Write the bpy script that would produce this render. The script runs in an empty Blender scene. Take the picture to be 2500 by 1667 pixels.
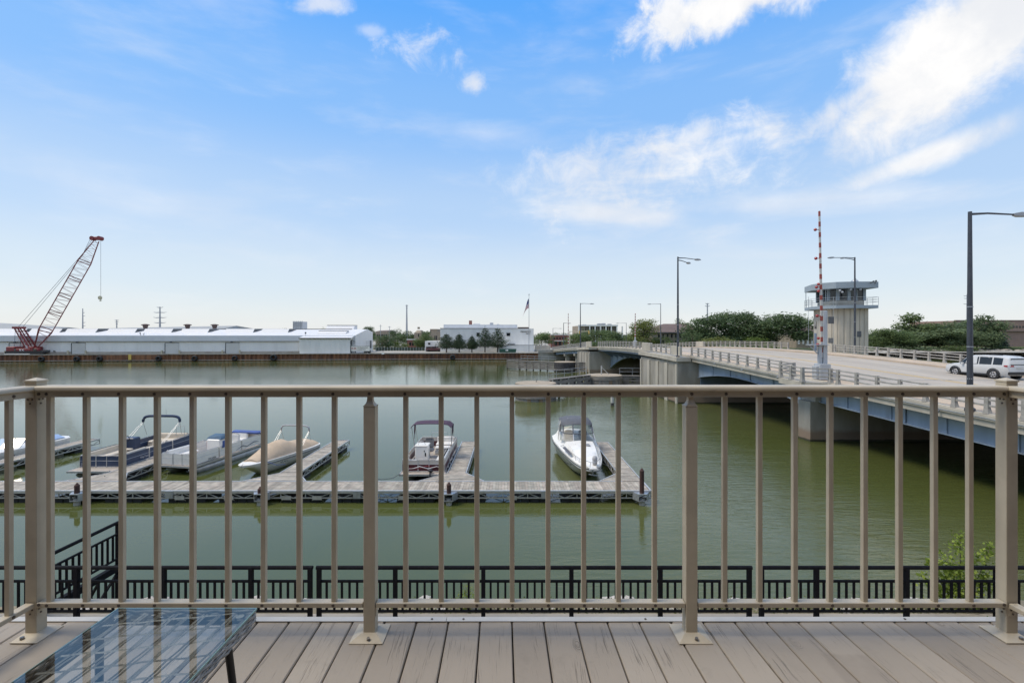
import bpy, math, random
import numpy as np
from mathutils import Vector, Matrix

random.seed(7)
rng = np.random.default_rng(7)
SC = bpy.context.scene
COL = SC.collection
rad = math.radians

# ------------------------------------------------------------------ camera
# metres; the water is z = 0, the camera looks along +Y
FPX, CX, CY, H = 1180.0, 1250.0, 815.0, 7.8
cam_data = bpy.data.cameras.new('camera')
cam = bpy.data.objects.new('camera', cam_data)
COL.objects.link(cam)
cam.location = (0, 0, H)
cam.rotation_euler = (rad(90), 0, 0)
cam_data.sensor_width = 36.0
cam_data.lens = 36.0 * FPX / 2500.0
cam_data.shift_y = -(833.5 - CY) / 2500.0
cam_data.clip_start = 0.05
cam_data.clip_end = 6000
SC.camera = cam

def PX(x, Y): return (x - CX) / FPX * Y
def PZ(y, Y): return H - (y - CY) / FPX * Y

# ------------------------------------------------------------------ light
SUN_EL, SUN_AZ = 60.0, -94.0          # azimuth measured from +Y towards +X
sd = bpy.data.lights.new('sun', 'SUN')
sd.energy = 2.1
sd.angle = rad(25)
sd.color = (1.0, 0.90, 0.74)
sun = bpy.data.objects.new('sun', sd)
COL.objects.link(sun)
_d = Vector((math.sin(rad(SUN_AZ)) * math.cos(rad(SUN_EL)), math.cos(rad(SUN_AZ)) * math.cos(rad(SUN_EL)), math.sin(rad(SUN_EL))))
sun.rotation_euler = (-_d).to_track_quat('-Z', 'Y').to_euler()

SC.view_settings.view_transform = 'Standard'
SC.view_settings.look = 'None'
SC.view_settings.gamma = 1.0
SC.view_settings.use_curve_mapping = False
SC.view_settings.exposure = 0.42
SC.cycles.use_denoising = True
SC.cycles.max_bounces = 8
SC.cycles.transparent_max_bounces = 12
SC.cycles.caustics_reflective = False
SC.cycles.caustics_refractive = False
SC.cycles.sample_clamp_indirect = 6.0

# ------------------------------------------------------------------ node helper
class NT:
    def __init__(self, tree):
        self.t = tree
    def n(self, typ, **kw):
        nd = self.t.nodes.new(typ)
        for k, v in kw.items():
            setattr(nd, k, v)
        return nd
    def l(self, a, b):
        self.t.links.new(a, b)
    def setin(self, sock, v):
        if hasattr(v, 'is_output'):
            self.l(v, sock)
        else:
            sock.default_value = v
    def math(self, op, a, b=None, c=None, clamp=False):
        nd = self.n('ShaderNodeMath', operation=op, use_clamp=clamp)
        self.setin(nd.inputs[0], a)
        if b is not None: self.setin(nd.inputs[1], b)
        if c is not None: self.setin(nd.inputs[2], c)
        return nd.outputs[0]
    def mix(self, f, a, b, mode='MIX'):
        nd = self.n('ShaderNodeMix', data_type='RGBA', blend_type=mode)
        self.setin(nd.inputs[0], f)
        for s, v in ((nd.inputs[6], a), (nd.inputs[7], b)):
            if not hasattr(v, 'is_output') and len(v) == 3: v = (*v, 1)
            self.setin(s, v)
        return nd.outputs[2]
    def noise(self, vec, scale, detail=3, rough=.55, dist=0, dim='3D'):
        nd = self.n('ShaderNodeTexNoise', noise_dimensions=dim)
        if vec is not None: self.l(vec, nd.inputs['Vector'])
        nd.inputs['Scale'].default_value = scale
        nd.inputs['Detail'].default_value = detail
        nd.inputs['Roughness'].default_value = rough
        nd.inputs['Distortion'].default_value = dist
        return nd.outputs[0]
    def smooth(self, v, a, b, lo=0., hi=1.):
        nd = self.n('ShaderNodeMapRange', interpolation_type='SMOOTHSTEP')
        self.setin(nd.inputs['Value'], v)
        nd.inputs['From Min'].default_value = a
        nd.inputs['From Max'].default_value = b
        nd.inputs['To Min'].default_value = lo
        nd.inputs['To Max'].default_value = hi
        return nd.outputs[0]
    def mapping(self, vec, loc=(0, 0, 0), rot=(0, 0, 0), sc=(1, 1, 1)):
        nd = self.n('ShaderNodeMapping')
        self.l(vec, nd.inputs[0])
        nd.inputs[1].default_value = loc
        nd.inputs[2].default_value = rot
        nd.inputs[3].default_value = sc
        return nd.outputs[0]

# ------------------------------------------------------------------ sky
world = bpy.data.worlds.new('World')
SC.world = world
world.use_nodes = True
world.node_tree.nodes.clear()
w = NT(world.node_tree)
sky = w.n('ShaderNodeTexSky', sky_type='NISHITA', sun_disc=False)
sky.sun_elevation = rad(SUN_EL)
sky.sun_rotation = rad(SUN_AZ)
sky.air_density = 1.25
sky.dust_density = 0.35
sky.ozone_density = 2.2
SKY_STRENGTH = 0.15
tc = w.n('ShaderNodeTexCoord')
sep = w.n('ShaderNodeSeparateXYZ')
w.l(tc.outputs['Generated'], sep.inputs[0])
az = w.math('ARCTAN2', sep.outputs[0], sep.outputs[1])
el = w.math('ARCSINE', w.math('MAXIMUM', w.math('MINIMUM', sep.outputs[2], 1.0), -1.0))
comb = w.n('ShaderNodeCombineXYZ')
w.l(az, comb.inputs[0]); w.l(el, comb.inputs[1])
ae = comb.outputs[0]

def azel(x, y):
    u, v = (x - CX) / FPX, (CY - y) / FPX
    return math.atan2(u, 1), math.atan2(v, math.hypot(u, 1))

n_big = w.noise(ae, 5.0, 6, .62, .3)
n_fine = w.noise(ae, 16.0, 7, .66, .5)
stretch = w.mapping(ae, rot=(0, 0, rad(-18)), sc=(3.0, 11.0, 1))
n_wisp = w.noise(stretch, 1.3, 6, .58, .25)
cloud = None
def add_cloud(x, y, hl, hw, tilt, opacity, nsrc, namp, soft, n2=None):
    """a bank of cloud fixed in the sky, edge broken up by noise"""
    global cloud
    a, e = azel(x, y)
    nd = w.n('ShaderNodeMapping', vector_type='TEXTURE')
    w.l(ae, nd.inputs[0])
    nd.inputs[1].default_value = (a, e, 0)
    nd.inputs[2].default_value = (0, 0, rad(tilt))
    nd.inputs[3].default_value = (hl / FPX, hw / FPX, 1)
    ln = w.n('ShaderNodeVectorMath', operation='LENGTH')
    w.l(nd.outputs[0], ln.inputs[0])
    v = w.math('SUBTRACT', 1.0, ln.outputs[1])
    v = w.math('ADD', v, w.math('MULTIPLY', w.math('SUBTRACT', nsrc, .5), namp))
    if n2 is not None:
        v = w.math('ADD', v, w.math('MULTIPLY', w.math('SUBTRACT', n2, .5), namp * .7))
    f = w.math('MULTIPLY', w.smooth(v, 0.0, soft), opacity)
    cloud = f if cloud is None else w.math('MAXIMUM', cloud, f)
add_cloud(2380, 85, 350, 125, 31, 1.0, n_big, 1.1, .6, n_fine)
add_cloud(2110, 225, 170, 42, 26, .85, n_fine, 1.7, 1.0)
add_cloud(1800, 5, 330, 62, 5, 1.0, n_big, 2.0, .8, n_fine)
add_cloud(1640, 40, 90, 60, -35, .95, n_fine, 1.8, .6)
add_cloud(2250, 388, 190, 36, 14, .92, n_fine, .8, .9)
add_cloud(1700, 330, 150, 40, 10, .75, n_fine, 2.2, 1.1)
add_cloud(1620, 430, 360, 115, 8, .92, n_wisp, 2.2, 1.1, n_fine)
add_cloud(1520, 520, 320, 66, -12, .78, n_wisp, 2.8, 1.3)
add_cloud(1420, 410, 270, 80, 6, .75, n_fine, 2.2, 1.3)
add_cloud(1950, 490, 420, 50, -4, .62, n_wisp, 2.5, 1.5)
add_cloud(1030, 118, 105, 50, 0, .62, n_fine, 4.2, 1.6)
add_cloud(1160, 204, 46, 32, 20, .75, n_fine, 2.0, .9)
add_cloud(790, 12, 90, 24, 10, .7, n_fine, 1.8, 1.0)
add_cloud(905, 75, 50, 16, 5, .35, n_fine, 1.6, 1.0)
add_cloud(380, 480, 470, 75, -8, .42, n_wisp, 2.2, 1.7)
add_cloud(1180, 325, 260, 50, -7, .4, n_wisp, 2.2, 1.5)
# thin high cirrus over the whole sky, and unseen cumulus thickened overhead to neutralise the light
cir = w.math('MULTIPLY', w.smooth(n_wisp, .46, .80), .26)
cum = w.math('MULTIPLY', w.smooth(n_big, .42, .56), w.smooth(el, rad(36), rad(48)))
front = w.smooth(w.math('ABSOLUTE', az), rad(52), rad(68))
cum2 = w.math('MULTIPLY', w.math('MULTIPLY', w.smooth(n_big, .46, .60), front), w.smooth(el, rad(10), rad(18)))
cloud = w.math('MAXIMUM', w.math('MAXIMUM', cloud, cir), w.math('MAXIMUM', cum, cum2))
hsv = w.n('ShaderNodeHueSaturation')
w.l(sky.outputs[0], hsv.inputs['Color'])
hsv.inputs['Saturation'].default_value = 1.22
hsv.inputs['Hue'].default_value = .498
hsv.inputs['Value'].default_value = 1.15
# milky summer air: the clear sky pales steadily towards the horizon
ramp = w.n('ShaderNodeValToRGB')
w.l(w.math('DIVIDE', w.math('MAXIMUM', el, 0.0), rad(90)), ramp.inputs[0])
ramp.color_ramp.interpolation = 'EASE'
els = ramp.color_ramp.elements
K = 5.0
stops = [(0, (3.75, 3.98, 4.22)), (6, (3.30, 3.75, 4.30)), (14, (2.40, 3.25, 4.50)), (24, (1.30, 2.58, 4.72)), (36, (.52, 2.00, 4.90)), (90, (.45, 1.4, 3.9))]
for i, (e_, c_) in enumerate(stops):
    q_ = els[i] if i < 2 else els.new(.5)
    q_.position = e_ / 90.0
for q_, (e_, c_) in zip(sorted(els, key=lambda q: q.position), stops):
    q_.position = e_ / 90.0; q_.color = (c_[0] / K, c_[1] / K, c_[2] / K, 1)
rmul = w.n('ShaderNodeVectorMath', operation='SCALE')
w.l(ramp.outputs[0], rmul.inputs[0]); rmul.inputs['Scale'].default_value = K
base = w.mix(.9, hsv.outputs[0], rmul.outputs[0])
cl_col = w.mix(w.smooth(n_big, .38, .66), (4.25, 4.35, 4.55), (5.15, 5.1, 5.05))
skycol = w.mix(cloud, base, cl_col)
bg = w.n('ShaderNodeBackground')
w.l(skycol, bg.inputs[0])
bg.inputs[1].default_value = SKY_STRENGTH
out = w.n('ShaderNodeOutputWorld')
w.l(bg.outputs[0], out.inputs[0])

# ------------------------------------------------------------------ materials
MATS = {}
def newmat(name):
    m = bpy.data.materials.new(name)
    m.use_nodes = True
    m.node_tree.nodes.clear()
    t = NT(m.node_tree)
    o = t.n('ShaderNodeOutputMaterial')
    b = t.n('ShaderNodeBsdfPrincipled')
    t.l(b.outputs[0], o.inputs[0])
    MATS[name] = m
    return m, t, b

def M(name, col, rough=.6, metal=0., var=.12, vs=3., bump=0., bs=40., dirt=0., ds=1.5, dirtcol=(.12, .10, .08), stretch=(1, 1, 1), tint=False, spec=.5):
    """plain surface: colour with slow variation, optional grime patches and fine relief"""
    m, t, b = newmat(name)
    tcx = t.n('ShaderNodeTexCoord').outputs['Object']
    v = t.mapping(tcx, sc=stretch)
    n1 = t.noise(v, vs, 4, .6)
    lo = tuple(max(0, c * (1 - var)) for c in col); hi = tuple(min(1, c * (1 + var)) for c in col)
    c = t.mix(t.smooth(n1, .3, .7), lo, hi)
    if dirt:
        n2 = t.noise(v, ds, 6, .65, .4)
        c = t.mix(t.smooth(n2, .50, .78, 0, dirt), c, dirtcol)
    if tint:
        at = t.n('ShaderNodeAttribute', attribute_name='tint')
        c = t.mix(1.0, c, at.outputs['Color'], 'MULTIPLY')
    t.l(c, b.inputs['Base Color'])
    b.inputs['Metallic'].default_value = metal
    b.inputs['Specular IOR Level'].default_value = spec
    r = t.math('ADD', t.math('MULTIPLY', t.math('SUBTRACT', n1, .5), .25), rough, clamp=True)
    t.l(r, b.inputs['Roughness'])
    if bump:
        bn = t.n('ShaderNodeBump')
        bn.inputs['Strength'].default_value = bump
        bn.inputs['Distance'].default_value = .02
        t.l(t.noise(v, bs, 4, .6), bn.inputs['Height'])
        t.l(bn.outputs[0], b.inputs['Normal'])
    return m

# ------------------------------------------------------------------ mesh builder
ORIG = {}
class MB:
    def __init__(self):
        self.v = []; self.f = []; self.mi = []; self.tint = None
    def add(self, vs, fs, mi=0):
        o = len(self.v)
        self.v.extend([tuple(p) for p in vs])
        self.f.extend([tuple(i + o for i in f) for f in fs])
        self.mi.extend([mi] * len(fs))
        return self
    def box(self, x0, x1, y0, y1, z0, z1, mi=0):
        return self.add([(x0, y0, z0), (x1, y0, z0), (x1, y1, z0), (x0, y1, z0), (x0, y0, z1), (x1, y0, z1), (x1, y1, z1), (x0, y1, z1)],
                        [(0, 3, 2, 1), (4, 5, 6, 7), (0, 1, 5, 4), (1, 2, 6, 5), (2, 3, 7, 6), (3, 0, 4, 7)], mi)
    def bevbox(self, x0, x1, y0, y1, z0, z1, b=.01, mi=0):
        """box with chamfered vertical and top edges"""
        pts = []
        def ring(i, z):
            a0, a1, b0, b1 = x0 + i, x1 - i, y0 + i, y1 - i
            c = b
            return [(a0 + c, b0, z), (a1 - c, b0, z), (a1, b0 + c, z), (a1, b1 - c, z), (a1 - c, b1, z), (a0 + c, b1, z), (a0, b1 - c, z), (a0, b0 + c, z)]
        rings = [ring(b, z0), ring(0, z0 + b), ring(0, z1 - b), ring(b, z1)]
        return self.loft(rings, True, True, mi)
    def loft(self, rings, cap0=False, cap1=False, mi=0, closed=True):
        n = len(rings[0]); vs = [p for r in rings for p in r]; fs = []
        for i in range(len(rings) - 1):
            for j in range(n if closed else n - 1):
                k = (j + 1) % n
                fs.append((i * n + j, i * n + k, (i + 1) * n + k, (i + 1) * n + j))
        if cap0: fs.append(tuple(range(n - 1, -1, -1)))
        if cap1: fs.append(tuple((len(rings) - 1) * n + j for j in range(n)))
        return self.add(vs, fs, mi)
    def bar(self, p0, p1, a, b=None, mi=0, up=(0, 0, 1)):
        """rectangular bar, a across, b along 'up'"""
        b = a if b is None else b
        p0 = Vector(p0); p1 = Vector(p1); d = (p1 - p0).normalized()
        u = Vector(up)
        if abs(d.dot(u)) > .98: u = Vector((0, 1, 0)) if abs(d.y) < .9 else Vector((1, 0, 0))
        s = d.cross(u).normalized(); u = s.cross(d).normalized()
        r = lambda p: [p - s * a / 2 - u * b / 2, p + s * a / 2 - u * b / 2, p + s * a / 2 + u * b / 2, p - s * a / 2 + u * b / 2]
        return self.loft([r(p0), r(p1)], True, True, mi)
    def cyl(self, p0, p1, r0, r1=None, n=8, mi=0, caps=True):
        r1 = r0 if r1 is None else r1
        p0 = Vector(p0); p1 = Vector(p1); d = (p1 - p0).normalized()
        u = Vector((0, 0, 1)) if abs(d.z) < .9 else Vector((1, 0, 0))
        s = d.cross(u).normalized(); u = s.cross(d)
        ring = lambda p, r: [p + (s * math.cos(2 * math.pi * i / n) + u * math.sin(2 * math.pi * i / n)) * r for i in range(n)]
        return self.loft([ring(p0, r0), ring(p1, r1)], caps, caps, mi)
    def tube(self, pts, r, n=6, mi=0):
        pts = [Vector(p) for p in pts]; rings = []
        rr = r if hasattr(r, '__len__') else [r] * len(pts)
        for i, p in enumerate(pts):
            d = (pts[min(i + 1, len(pts) - 1)] - pts[max(i - 1, 0)]).normalized()
            u = Vector((0, 0, 1)) if abs(d.z) < .95 else Vector((0, 1, 0))
            s = d.cross(u).normalized(); u = s.cross(d)
            rings.append([p + (s * math.cos(2 * math.pi * k / n) + u * math.sin(2 * math.pi * k / n)) * rr[i] for k in range(n)])
        return self.loft(rings, True, True, mi)
    def prism(self, poly, z0, z1, mi=0):
        return self.loft([[(x, y, z0) for x, y in poly], [(x, y, z1) for x, y in poly]], True, True, mi)
    def profx(self, poly, x0, x1, mi=0):
        """poly in (y,z) extruded along x"""
        return self.loft([[(x0, y, z) for y, z in poly], [(x1, y, z) for y, z in poly]], True, True, mi)
    def profy(self, poly, y0, y1, mi=0):
        return self.loft([[(x, y0, z) for x, z in poly], [(x, y1, z) for x, z in poly]], True, True, mi)
    def lathe(self, prof, c=(0, 0, 0), n=16, mi=0, sx=1, sy=1):
        rings = [[(c[0] + r * sx * math.cos(2 * math.pi * i / n), c[1] + r * sy * math.sin(2 * math.pi * i / n), c[2] + z) for i in range(n)] for r, z in prof]
        return self.loft(rings, True, True, mi)
    def ball(self, c, r, n=8, sz=1., mi=0):
        prof = [(max(1e-3, r * math.sin(math.pi * i / n)), -r * sz * math.cos(math.pi * i / n)) for i in range(n + 1)]
        return self.lathe(prof, c, n + 2, mi)
    def mesh(self, name, mats, off=(0, 0, 0), smooth=False):
        me = bpy.data.meshes.new(name)
        ox, oy, oz = off
        me.from_pydata([(p[0] - ox, p[1] - oy, p[2] - oz) for p in self.v], [], self.f)
        for m in (mats if isinstance(mats, (list, tuple)) else [mats]):
            me.materials.append(MATS[m])
        if len(me.materials) > 1:
            me.polygons.foreach_set('material_index', self.mi)
        fix_normals(me)
        if smooth is True:
            me.polygons.foreach_set('use_smooth', [True] * len(me.polygons))
        elif smooth:
            me.polygons.foreach_set('use_smooth', [True] * len(me.polygons))
            me.set_sharp_from_angle(angle=rad(smooth))
        if self.tint is not None:
            at = me.attributes.new('tint', 'FLOAT_COLOR', 'FACE')
            at.data.foreach_set('color', np.asarray(self.tint, dtype=np.float32).ravel())
        me.update()
        return me
    def build(self, name, mats, parent=None, smooth=False, local=False, loc=None):
        off = (0, 0, 0)
        if parent is not None and not local: off = ORIG[parent.name]
        o = bpy.data.objects.new(name, self.mesh(name, mats, off, smooth))
        COL.objects.link(o)
        if parent is not None: o.parent = parent
        ORIG[o.name] = tuple(off)
        if loc is not None: o.location = loc
        return o

import bmesh as _bm
def fix_normals(me):
    b = _bm.new(); b.from_mesh(me)
    _bm.ops.recalc_face_normals(b, faces=b.faces)
    b.to_mesh(me); b.free()

def np_mesh(name, V, F, mats, tint=None):
    """quads from numpy arrays"""
    me = bpy.data.meshes.new(name)
    nf = len(F)
    me.vertices.add(len(V)); me.vertices.foreach_set('co', np.asarray(V, np.float32).ravel())
    me.loops.add(nf * 4); me.loops.foreach_set('vertex_index', np.asarray(F, np.int32).ravel())
    me.polygons.add(nf); me.polygons.foreach_set('loop_start', np.arange(0, nf * 4, 4, dtype=np.int32))
    for m in (mats if isinstance(mats, (list, tuple)) else [mats]): me.materials.append(MATS[m])
    if tint is not None:
        at = me.attributes.new('tint', 'FLOAT_COLOR', 'FACE')
        at.data.foreach_set('color', np.asarray(tint, np.float32).ravel())
    me.update(calc_edges=True)
    return me

def tag(o, label=None, cat=None, group=None, kind=None):
    if label: o['label'] = label
    if cat: o['category'] = cat
    if group: o['group'] = group
    if kind: o['kind'] = kind
    return o
def thing(name, label, cat, loc=(0, 0, 0), rz=0., group=None):
    o = bpy.data.objects.new(name, None)
    COL.objects.link(o)
    o.empty_display_size = .2
    o.location = loc; o.rotation_euler = (0, 0, rz)
    ORIG[o.name] = tuple(loc)
    return tag(o, label, cat, group)
def place(name, me, parent, pos, rz=0., rot=None, scale=None, local=False):
    """an object that shares mesh data, at a world position under its parent"""
    o = bpy.data.objects.new(name, me)
    COL.objects.link(o)
    if parent is not None:
        o.parent = parent
        if not local:
            q = ORIG[parent.name]; pos = (pos[0] - q[0], pos[1] - q[1], pos[2] - q[2])
    o.location = pos
    o.rotation_euler = rot if rot is not None else (0, 0, rz)
    if scale is not None: o.scale = scale
    return o
def copy_tree(o, parent=None):
    c = o.copy(); COL.objects.link(c); c.parent = parent
    for ch in o.children: copy_tree(ch, c)
    return c
def text_mesh(body, size, mat, depth=.02, align='CENTER'):
    cu = bpy.data.curves.new('lettering', 'FONT')
    cu.body = body; cu.size = size; cu.extrude = depth; cu.align_x = align; cu.align_y = 'CENTER'
    o = bpy.data.objects.new('lettering_tmp', cu)
    COL.objects.link(o)
    dg = bpy.context.evaluated_depsgraph_get()
    me = bpy.data.meshes.new_from_object(o.evaluated_get(dg))
    bpy.data.objects.remove(o); bpy.data.curves.remove(cu)
    me.materials.clear(); me.materials.append(MATS[mat])
    return me

# --- common materials
M('concrete', (.36, .34, .30), .85, var=.16, vs=1.2, bump=.3, bs=14, dirt=.45, ds=.6, dirtcol=(.17, .15, .125))
M('concrete_pale', (.45, .415, .35), .85, var=.12, vs=.8, bump=.2, bs=10, dirt=.6, ds=.5, dirtcol=(.26, .235, .20), stretch=(1, 1, .35))
M('concrete_rail', (.34, .325, .30), .85, var=.2, vs=2.5, bump=.2, bs=20, dirt=.3, ds=2)
M('sidewalk', (.47, .38, .29), .9, var=.12, vs=.5, bump=.2, bs=30, dirt=.35, ds=.35, dirtcol=(.28, .24, .20))
M('road', (.41, .365, .31), .9, var=.12, vs=.35, bump=.25, bs=40, dirt=.6, ds=.16, dirtcol=(.26, .235, .21), stretch=(1, .12, 1))
M('road_yellow', (.62, .42, .12), .8, var=.2, vs=6, dirt=.6, ds=4, dirtcol=(.40, .35, .29))
M('road_white', (.62, .60, .57), .8, var=.2, vs=6, dirt=.6, ds=4, dirtcol=(.40, .37, .34))
M('blue_steel', (.27, .34, .43), .5, var=.10, vs=1.2, dirt=.55, ds=1.1, dirtcol=(.20, .20, .21), stretch=(1, 1, .18))
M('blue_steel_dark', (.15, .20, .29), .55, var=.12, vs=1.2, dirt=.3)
M('tower_blue', (.27, .325, .37), .5, var=.06, vs=1)
M('galv', (.42, .44, .46), .42, .55, var=.15, vs=5)
M('alum', (.52, .52, .51), .38, .45, var=.1, vs=5)
M('lamp_steel', (.055, .062, .078), .45, .2, var=.15, vs=2)
M('lamp_head', (.33, .35, .38), .45, .3, var=.1)
M('dark_glass', (.018, .022, .026), .06, var=.3, vs=2)
M('black_rubber', (.016, .016, .018), .7, var=.3, vs=6)
M('white_paint', (.76, .75, .72), .55, var=.05, vs=.7, dirt=.18, ds=.5, dirtcol=(.5, .48, .44), stretch=(1, 1, .3))
M('white_roof', (.66, .66, .665), .6, var=.04, vs=.4, dirt=.12, ds=.4, dirtcol=(.55, .54, .52))
M('grey_fascia', (.60, .62, .65), .55, var=.05, vs=.4, dirt=.15, ds=.4)
M('dark_trim', (.10, .105, .11), .6, var=.2)
M('red_paint', (.20, .026, .030), .5, var=.2, vs=2, dirt=.25, ds=2, dirtcol=(.14, .03, .03))
M('white_sign', (.78, .76, .70), .6, var=.04)
M('sign_red', (.40, .06, .06), .6)
M('sign_ink', (.09, .085, .08), .6)
M('white_ink', (.8, .8, .8), .6)
# ================================================================== setting
# water: murky green river, mirror-calm near the dock, ruffled beside the bridge
def water_mat():
    m, t, b = newmat('river_water')
    pos = t.n('ShaderNodeNewGeometry').outputs['Position']
    b.inputs['Base Color'].default_value = (.066, .082, .022, 1)
    b.inputs['IOR'].default_value = 1.42
    b.inputs['Roughness'].default_value = .035
    n0 = t.noise(pos, .05, 3, .5)
    c = t.mix(t.smooth(n0, .35, .7), (.072, .086, .024), (.092, .102, .037))
    t.l(c, b.inputs['Base Color'])
    s1 = t.mapping(pos, rot=(0, 0, rad(-24)), sc=(.55, 2.2, 1))
    s2 = t.mapping(pos, rot=(0, 0, rad(12)), sc=(.25, 1.1, 1))
    r1 = t.noise(s1, 2.2, 4, .55, .6)
    r2 = t.noise(s2, .8, 3, .5, .4)
    sx = t.n('ShaderNodeSeparateXYZ'); t.l(pos, sx.inputs[0])
    # breeze: stronger towards the bridge and out on the river
    reg = t.math('ADD', t.math('MULTIPLY', sx.outputs[0], .08), t.math('MULTIPLY', t.math('SUBTRACT', t.noise(pos, .09, 3), .5), 2.6))
    breeze = t.math('MULTIPLY', t.smooth(reg, -.1, .9), t.smooth(sx.outputs[1], 110, 50, .25, 1))
    far = t.smooth(sx.outputs[1], 30, 70, 0, .12)
    amp = t.math('ADD', t.math('MULTIPLY', breeze, .75), t.math('ADD', far, .05))
    s3 = t.mapping(pos, rot=(0, 0, rad(-20)), sc=(.5, 2.6, 1))
    r3 = t.noise(s3, 6.0, 3, .5, .3)
    hgt = t.math('ADD', t.math('ADD', t.math('MULTIPLY', r1, .40), t.math('MULTIPLY', r2, .55)), t.math('MULTIPLY', r3, .10))
    bn = t.n('ShaderNodeBump')
    t.l(t.math('MULTIPLY', amp, .45), bn.inputs['Strength'])
    bn.inputs['Distance'].default_value = .22
    t.l(hgt, bn.inputs['Height'])
    t.l(bn.outputs[0], b.inputs['Normal'])
water_mat()
wb = MB().add([(-1500, 11.2, 0), (1500, 11.2, 0), (1500, 420, 0), (-1500, 420, 0)], [(0, 1, 2, 3)])
tag(wb.build('water', 'river_water'), kind='structure')

# far bank: waterline runs slightly away to the right
BK, BS = 145.5, .087
def FB(x, d=0.):
    u = (x - CX) / FPX
    Y = (BK + d) / (1 - BS * u)
    return u * Y, Y
def fby(X, d=0.): return BK + BS * X + d
BANG = math.atan(BS)
M('far_ground', (.34, .32, .28), .9, var=.15, vs=.08, dirt=.5, ds=.05, dirtcol=(.22, .21, .18))
M('grass', (.085, .11, .035), .9, var=.35, vs=.2, bump=.3, bs=3)
GZ = 2.05
g = MB()
xs = [-1500, 9, 9.001, 35, 60, 1500]
g.add([(-1500, fby(-1500, .3) if False else fby(-160, .3), GZ), (9, fby(9, .3), GZ), (9, 420, GZ), (-1500, 420, GZ)], [(0, 1, 2, 3)])
g.add([(9, fby(9, .3), GZ), (1500, fby(300, .3), GZ), (1500, 420, GZ), (9, 420, GZ)], [(0, 1, 2, 3)])
g.add([(-3000, 420, GZ), (3000, 420, GZ), (3000, 5000, GZ), (-3000, 5000, GZ)], [(0, 1, 2, 3)])
tag(g.build('ground', 'far_ground'), kind='structure')
gr = MB().add([(36, fby(36, 5), GZ + .02), (400, fby(400, 5), GZ + .6), (400, 330, GZ + .6), (36, 330, GZ + .02)], [(0, 1, 2, 3)])
tag(gr.build('grass_verge', 'grass'), kind='structure')

# sheet pile quay
def rust_mat():
    m, t, b = newmat('rust_pile')
    o = t.n('ShaderNodeTexCoord').outputs['Object']
    v = t.mapping(o, sc=(1.2, 1.2, .25))
    n = t.noise(v, .9, 5, .65)
    n2 = t.noise(t.mapping(o, sc=(.5, .5, .1)), .3, 3)
    c = t.mix(t.smooth(n, .3, .7), (.10, .045, .028), (.25, .115, .055))
    c = t.mix(t.smooth(n2, .52, .62, 0, .55), c, (.075, .045, .042))
    t.l(c, b.inputs['Base Color']); b.inputs['Roughness'].default_value = .9
rust_mat()
def quay():
    q = thing('sheet_pile_quay', 'long rusty sheet pile quay wall along the far shore', 'quay', (-70, fby(-70), 0))
    m = MB(); X = -150.; top = GZ; pitch = .62; pts = []
    k = 0
    while X < 8.0:
        d = (0, 0, .32, .32)[k % 4]
        pts.append((X, fby(X, d))); X += (pitch * .62, pitch * .38)[k % 2]; k += 1
    m.loft([[(x, y, -.5) for x, y in pts], [(x, y, top - .1) for x, y in pts]], closed=False)
    m.build('piling', 'rust_pile', q)
    c = MB(); c.add([(-150, fby(-150, -.12), top - .12), (8, fby(8, -.12), top - .12), (8, fby(8, .8), top - .12), (-150, fby(-150, .8), top - .12),
                     (-150, fby(-150, -.12), top + .06), (8, fby(8, -.12), top + .06), (8, fby(8, .8), top + .06), (-150, fby(-150, .8), top + .06)],
                    [(0, 3, 2, 1), (4, 5, 6, 7), (0, 1, 5, 4), (1, 2, 6, 5), (2, 3, 7, 6), (3, 0, 4, 7)])
    c.build('cap', 'concrete', q)
    wl = MB(); wl.bar((-150, fby(-150, -.05), .32), (8, fby(8, -.05), .32), .2, .16)
    wl.build('waler', 'concrete', q)
    X0, Y0 = FB(244, -.1); X1, Y1 = FB(383, -.1)
    p = MB(); p.bar((X0, Y0, 1.15), (X1, Y1, 1.15), .12, 1.5); p.build('timber_facing', 'rust_pile', q)
    X, Y = FB(317, -.25)
    l = MB(); l.box(X - .4, X + .4, Y - .06, Y + .06, .5, 2.0); l.build('ladder_panel', 'sign_yellow', q)
M('sign_yellow', (.55, .40, .09), .6, dirt=.4, ds=2)
quay()
ty = MB(); 
for a in range(16): pass
def torus(R, r, n=20, k=8):
    m = MB(); rings = []
    for i in range(n):
        a = 2 * math.pi * i / n
        rings.append([((R + r * math.cos(2 * math.pi * j / k)) * math.cos(a), r * 1.3 * math.sin(2 * math.pi * j / k), (R + r * math.cos(2 * math.pi * j / k)) * math.sin(a)) for j in range(k)])
    rings.append(rings[0]); m.loft(rings); return m
tire_me = torus(.55, .28).mesh('tire_fender', 'black_rubber', smooth=True)
for i, (x, lab) in enumerate([(101, 'black tire fender on rusty quay right below the red crane'), (187, 'black tire fender on rusty quay right of the crane'), (243, 'black tire fender at left end of the dark brown quay panel'), (387, 'black tire fender at right end of the dark brown quay panel'),
             (475, 'black tire fender below the middle warehouse door'), (573, 'black tire fender below the third warehouse door'), (668, 'large black tire fender left of the projecting white annex'), (1105, 'black tire fender below the tall pines and white office')]):
    X, Y = FB(x, -.45)
    o = place('tire_fender', tire_me, None, (X, Y, .85 if i != 6 else 1.0), rz=BANG, scale=(1.25,) * 3 if i == 6 else None)
    tag(o, lab, 'tire', 'tire fenders hung along the quay')

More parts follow.
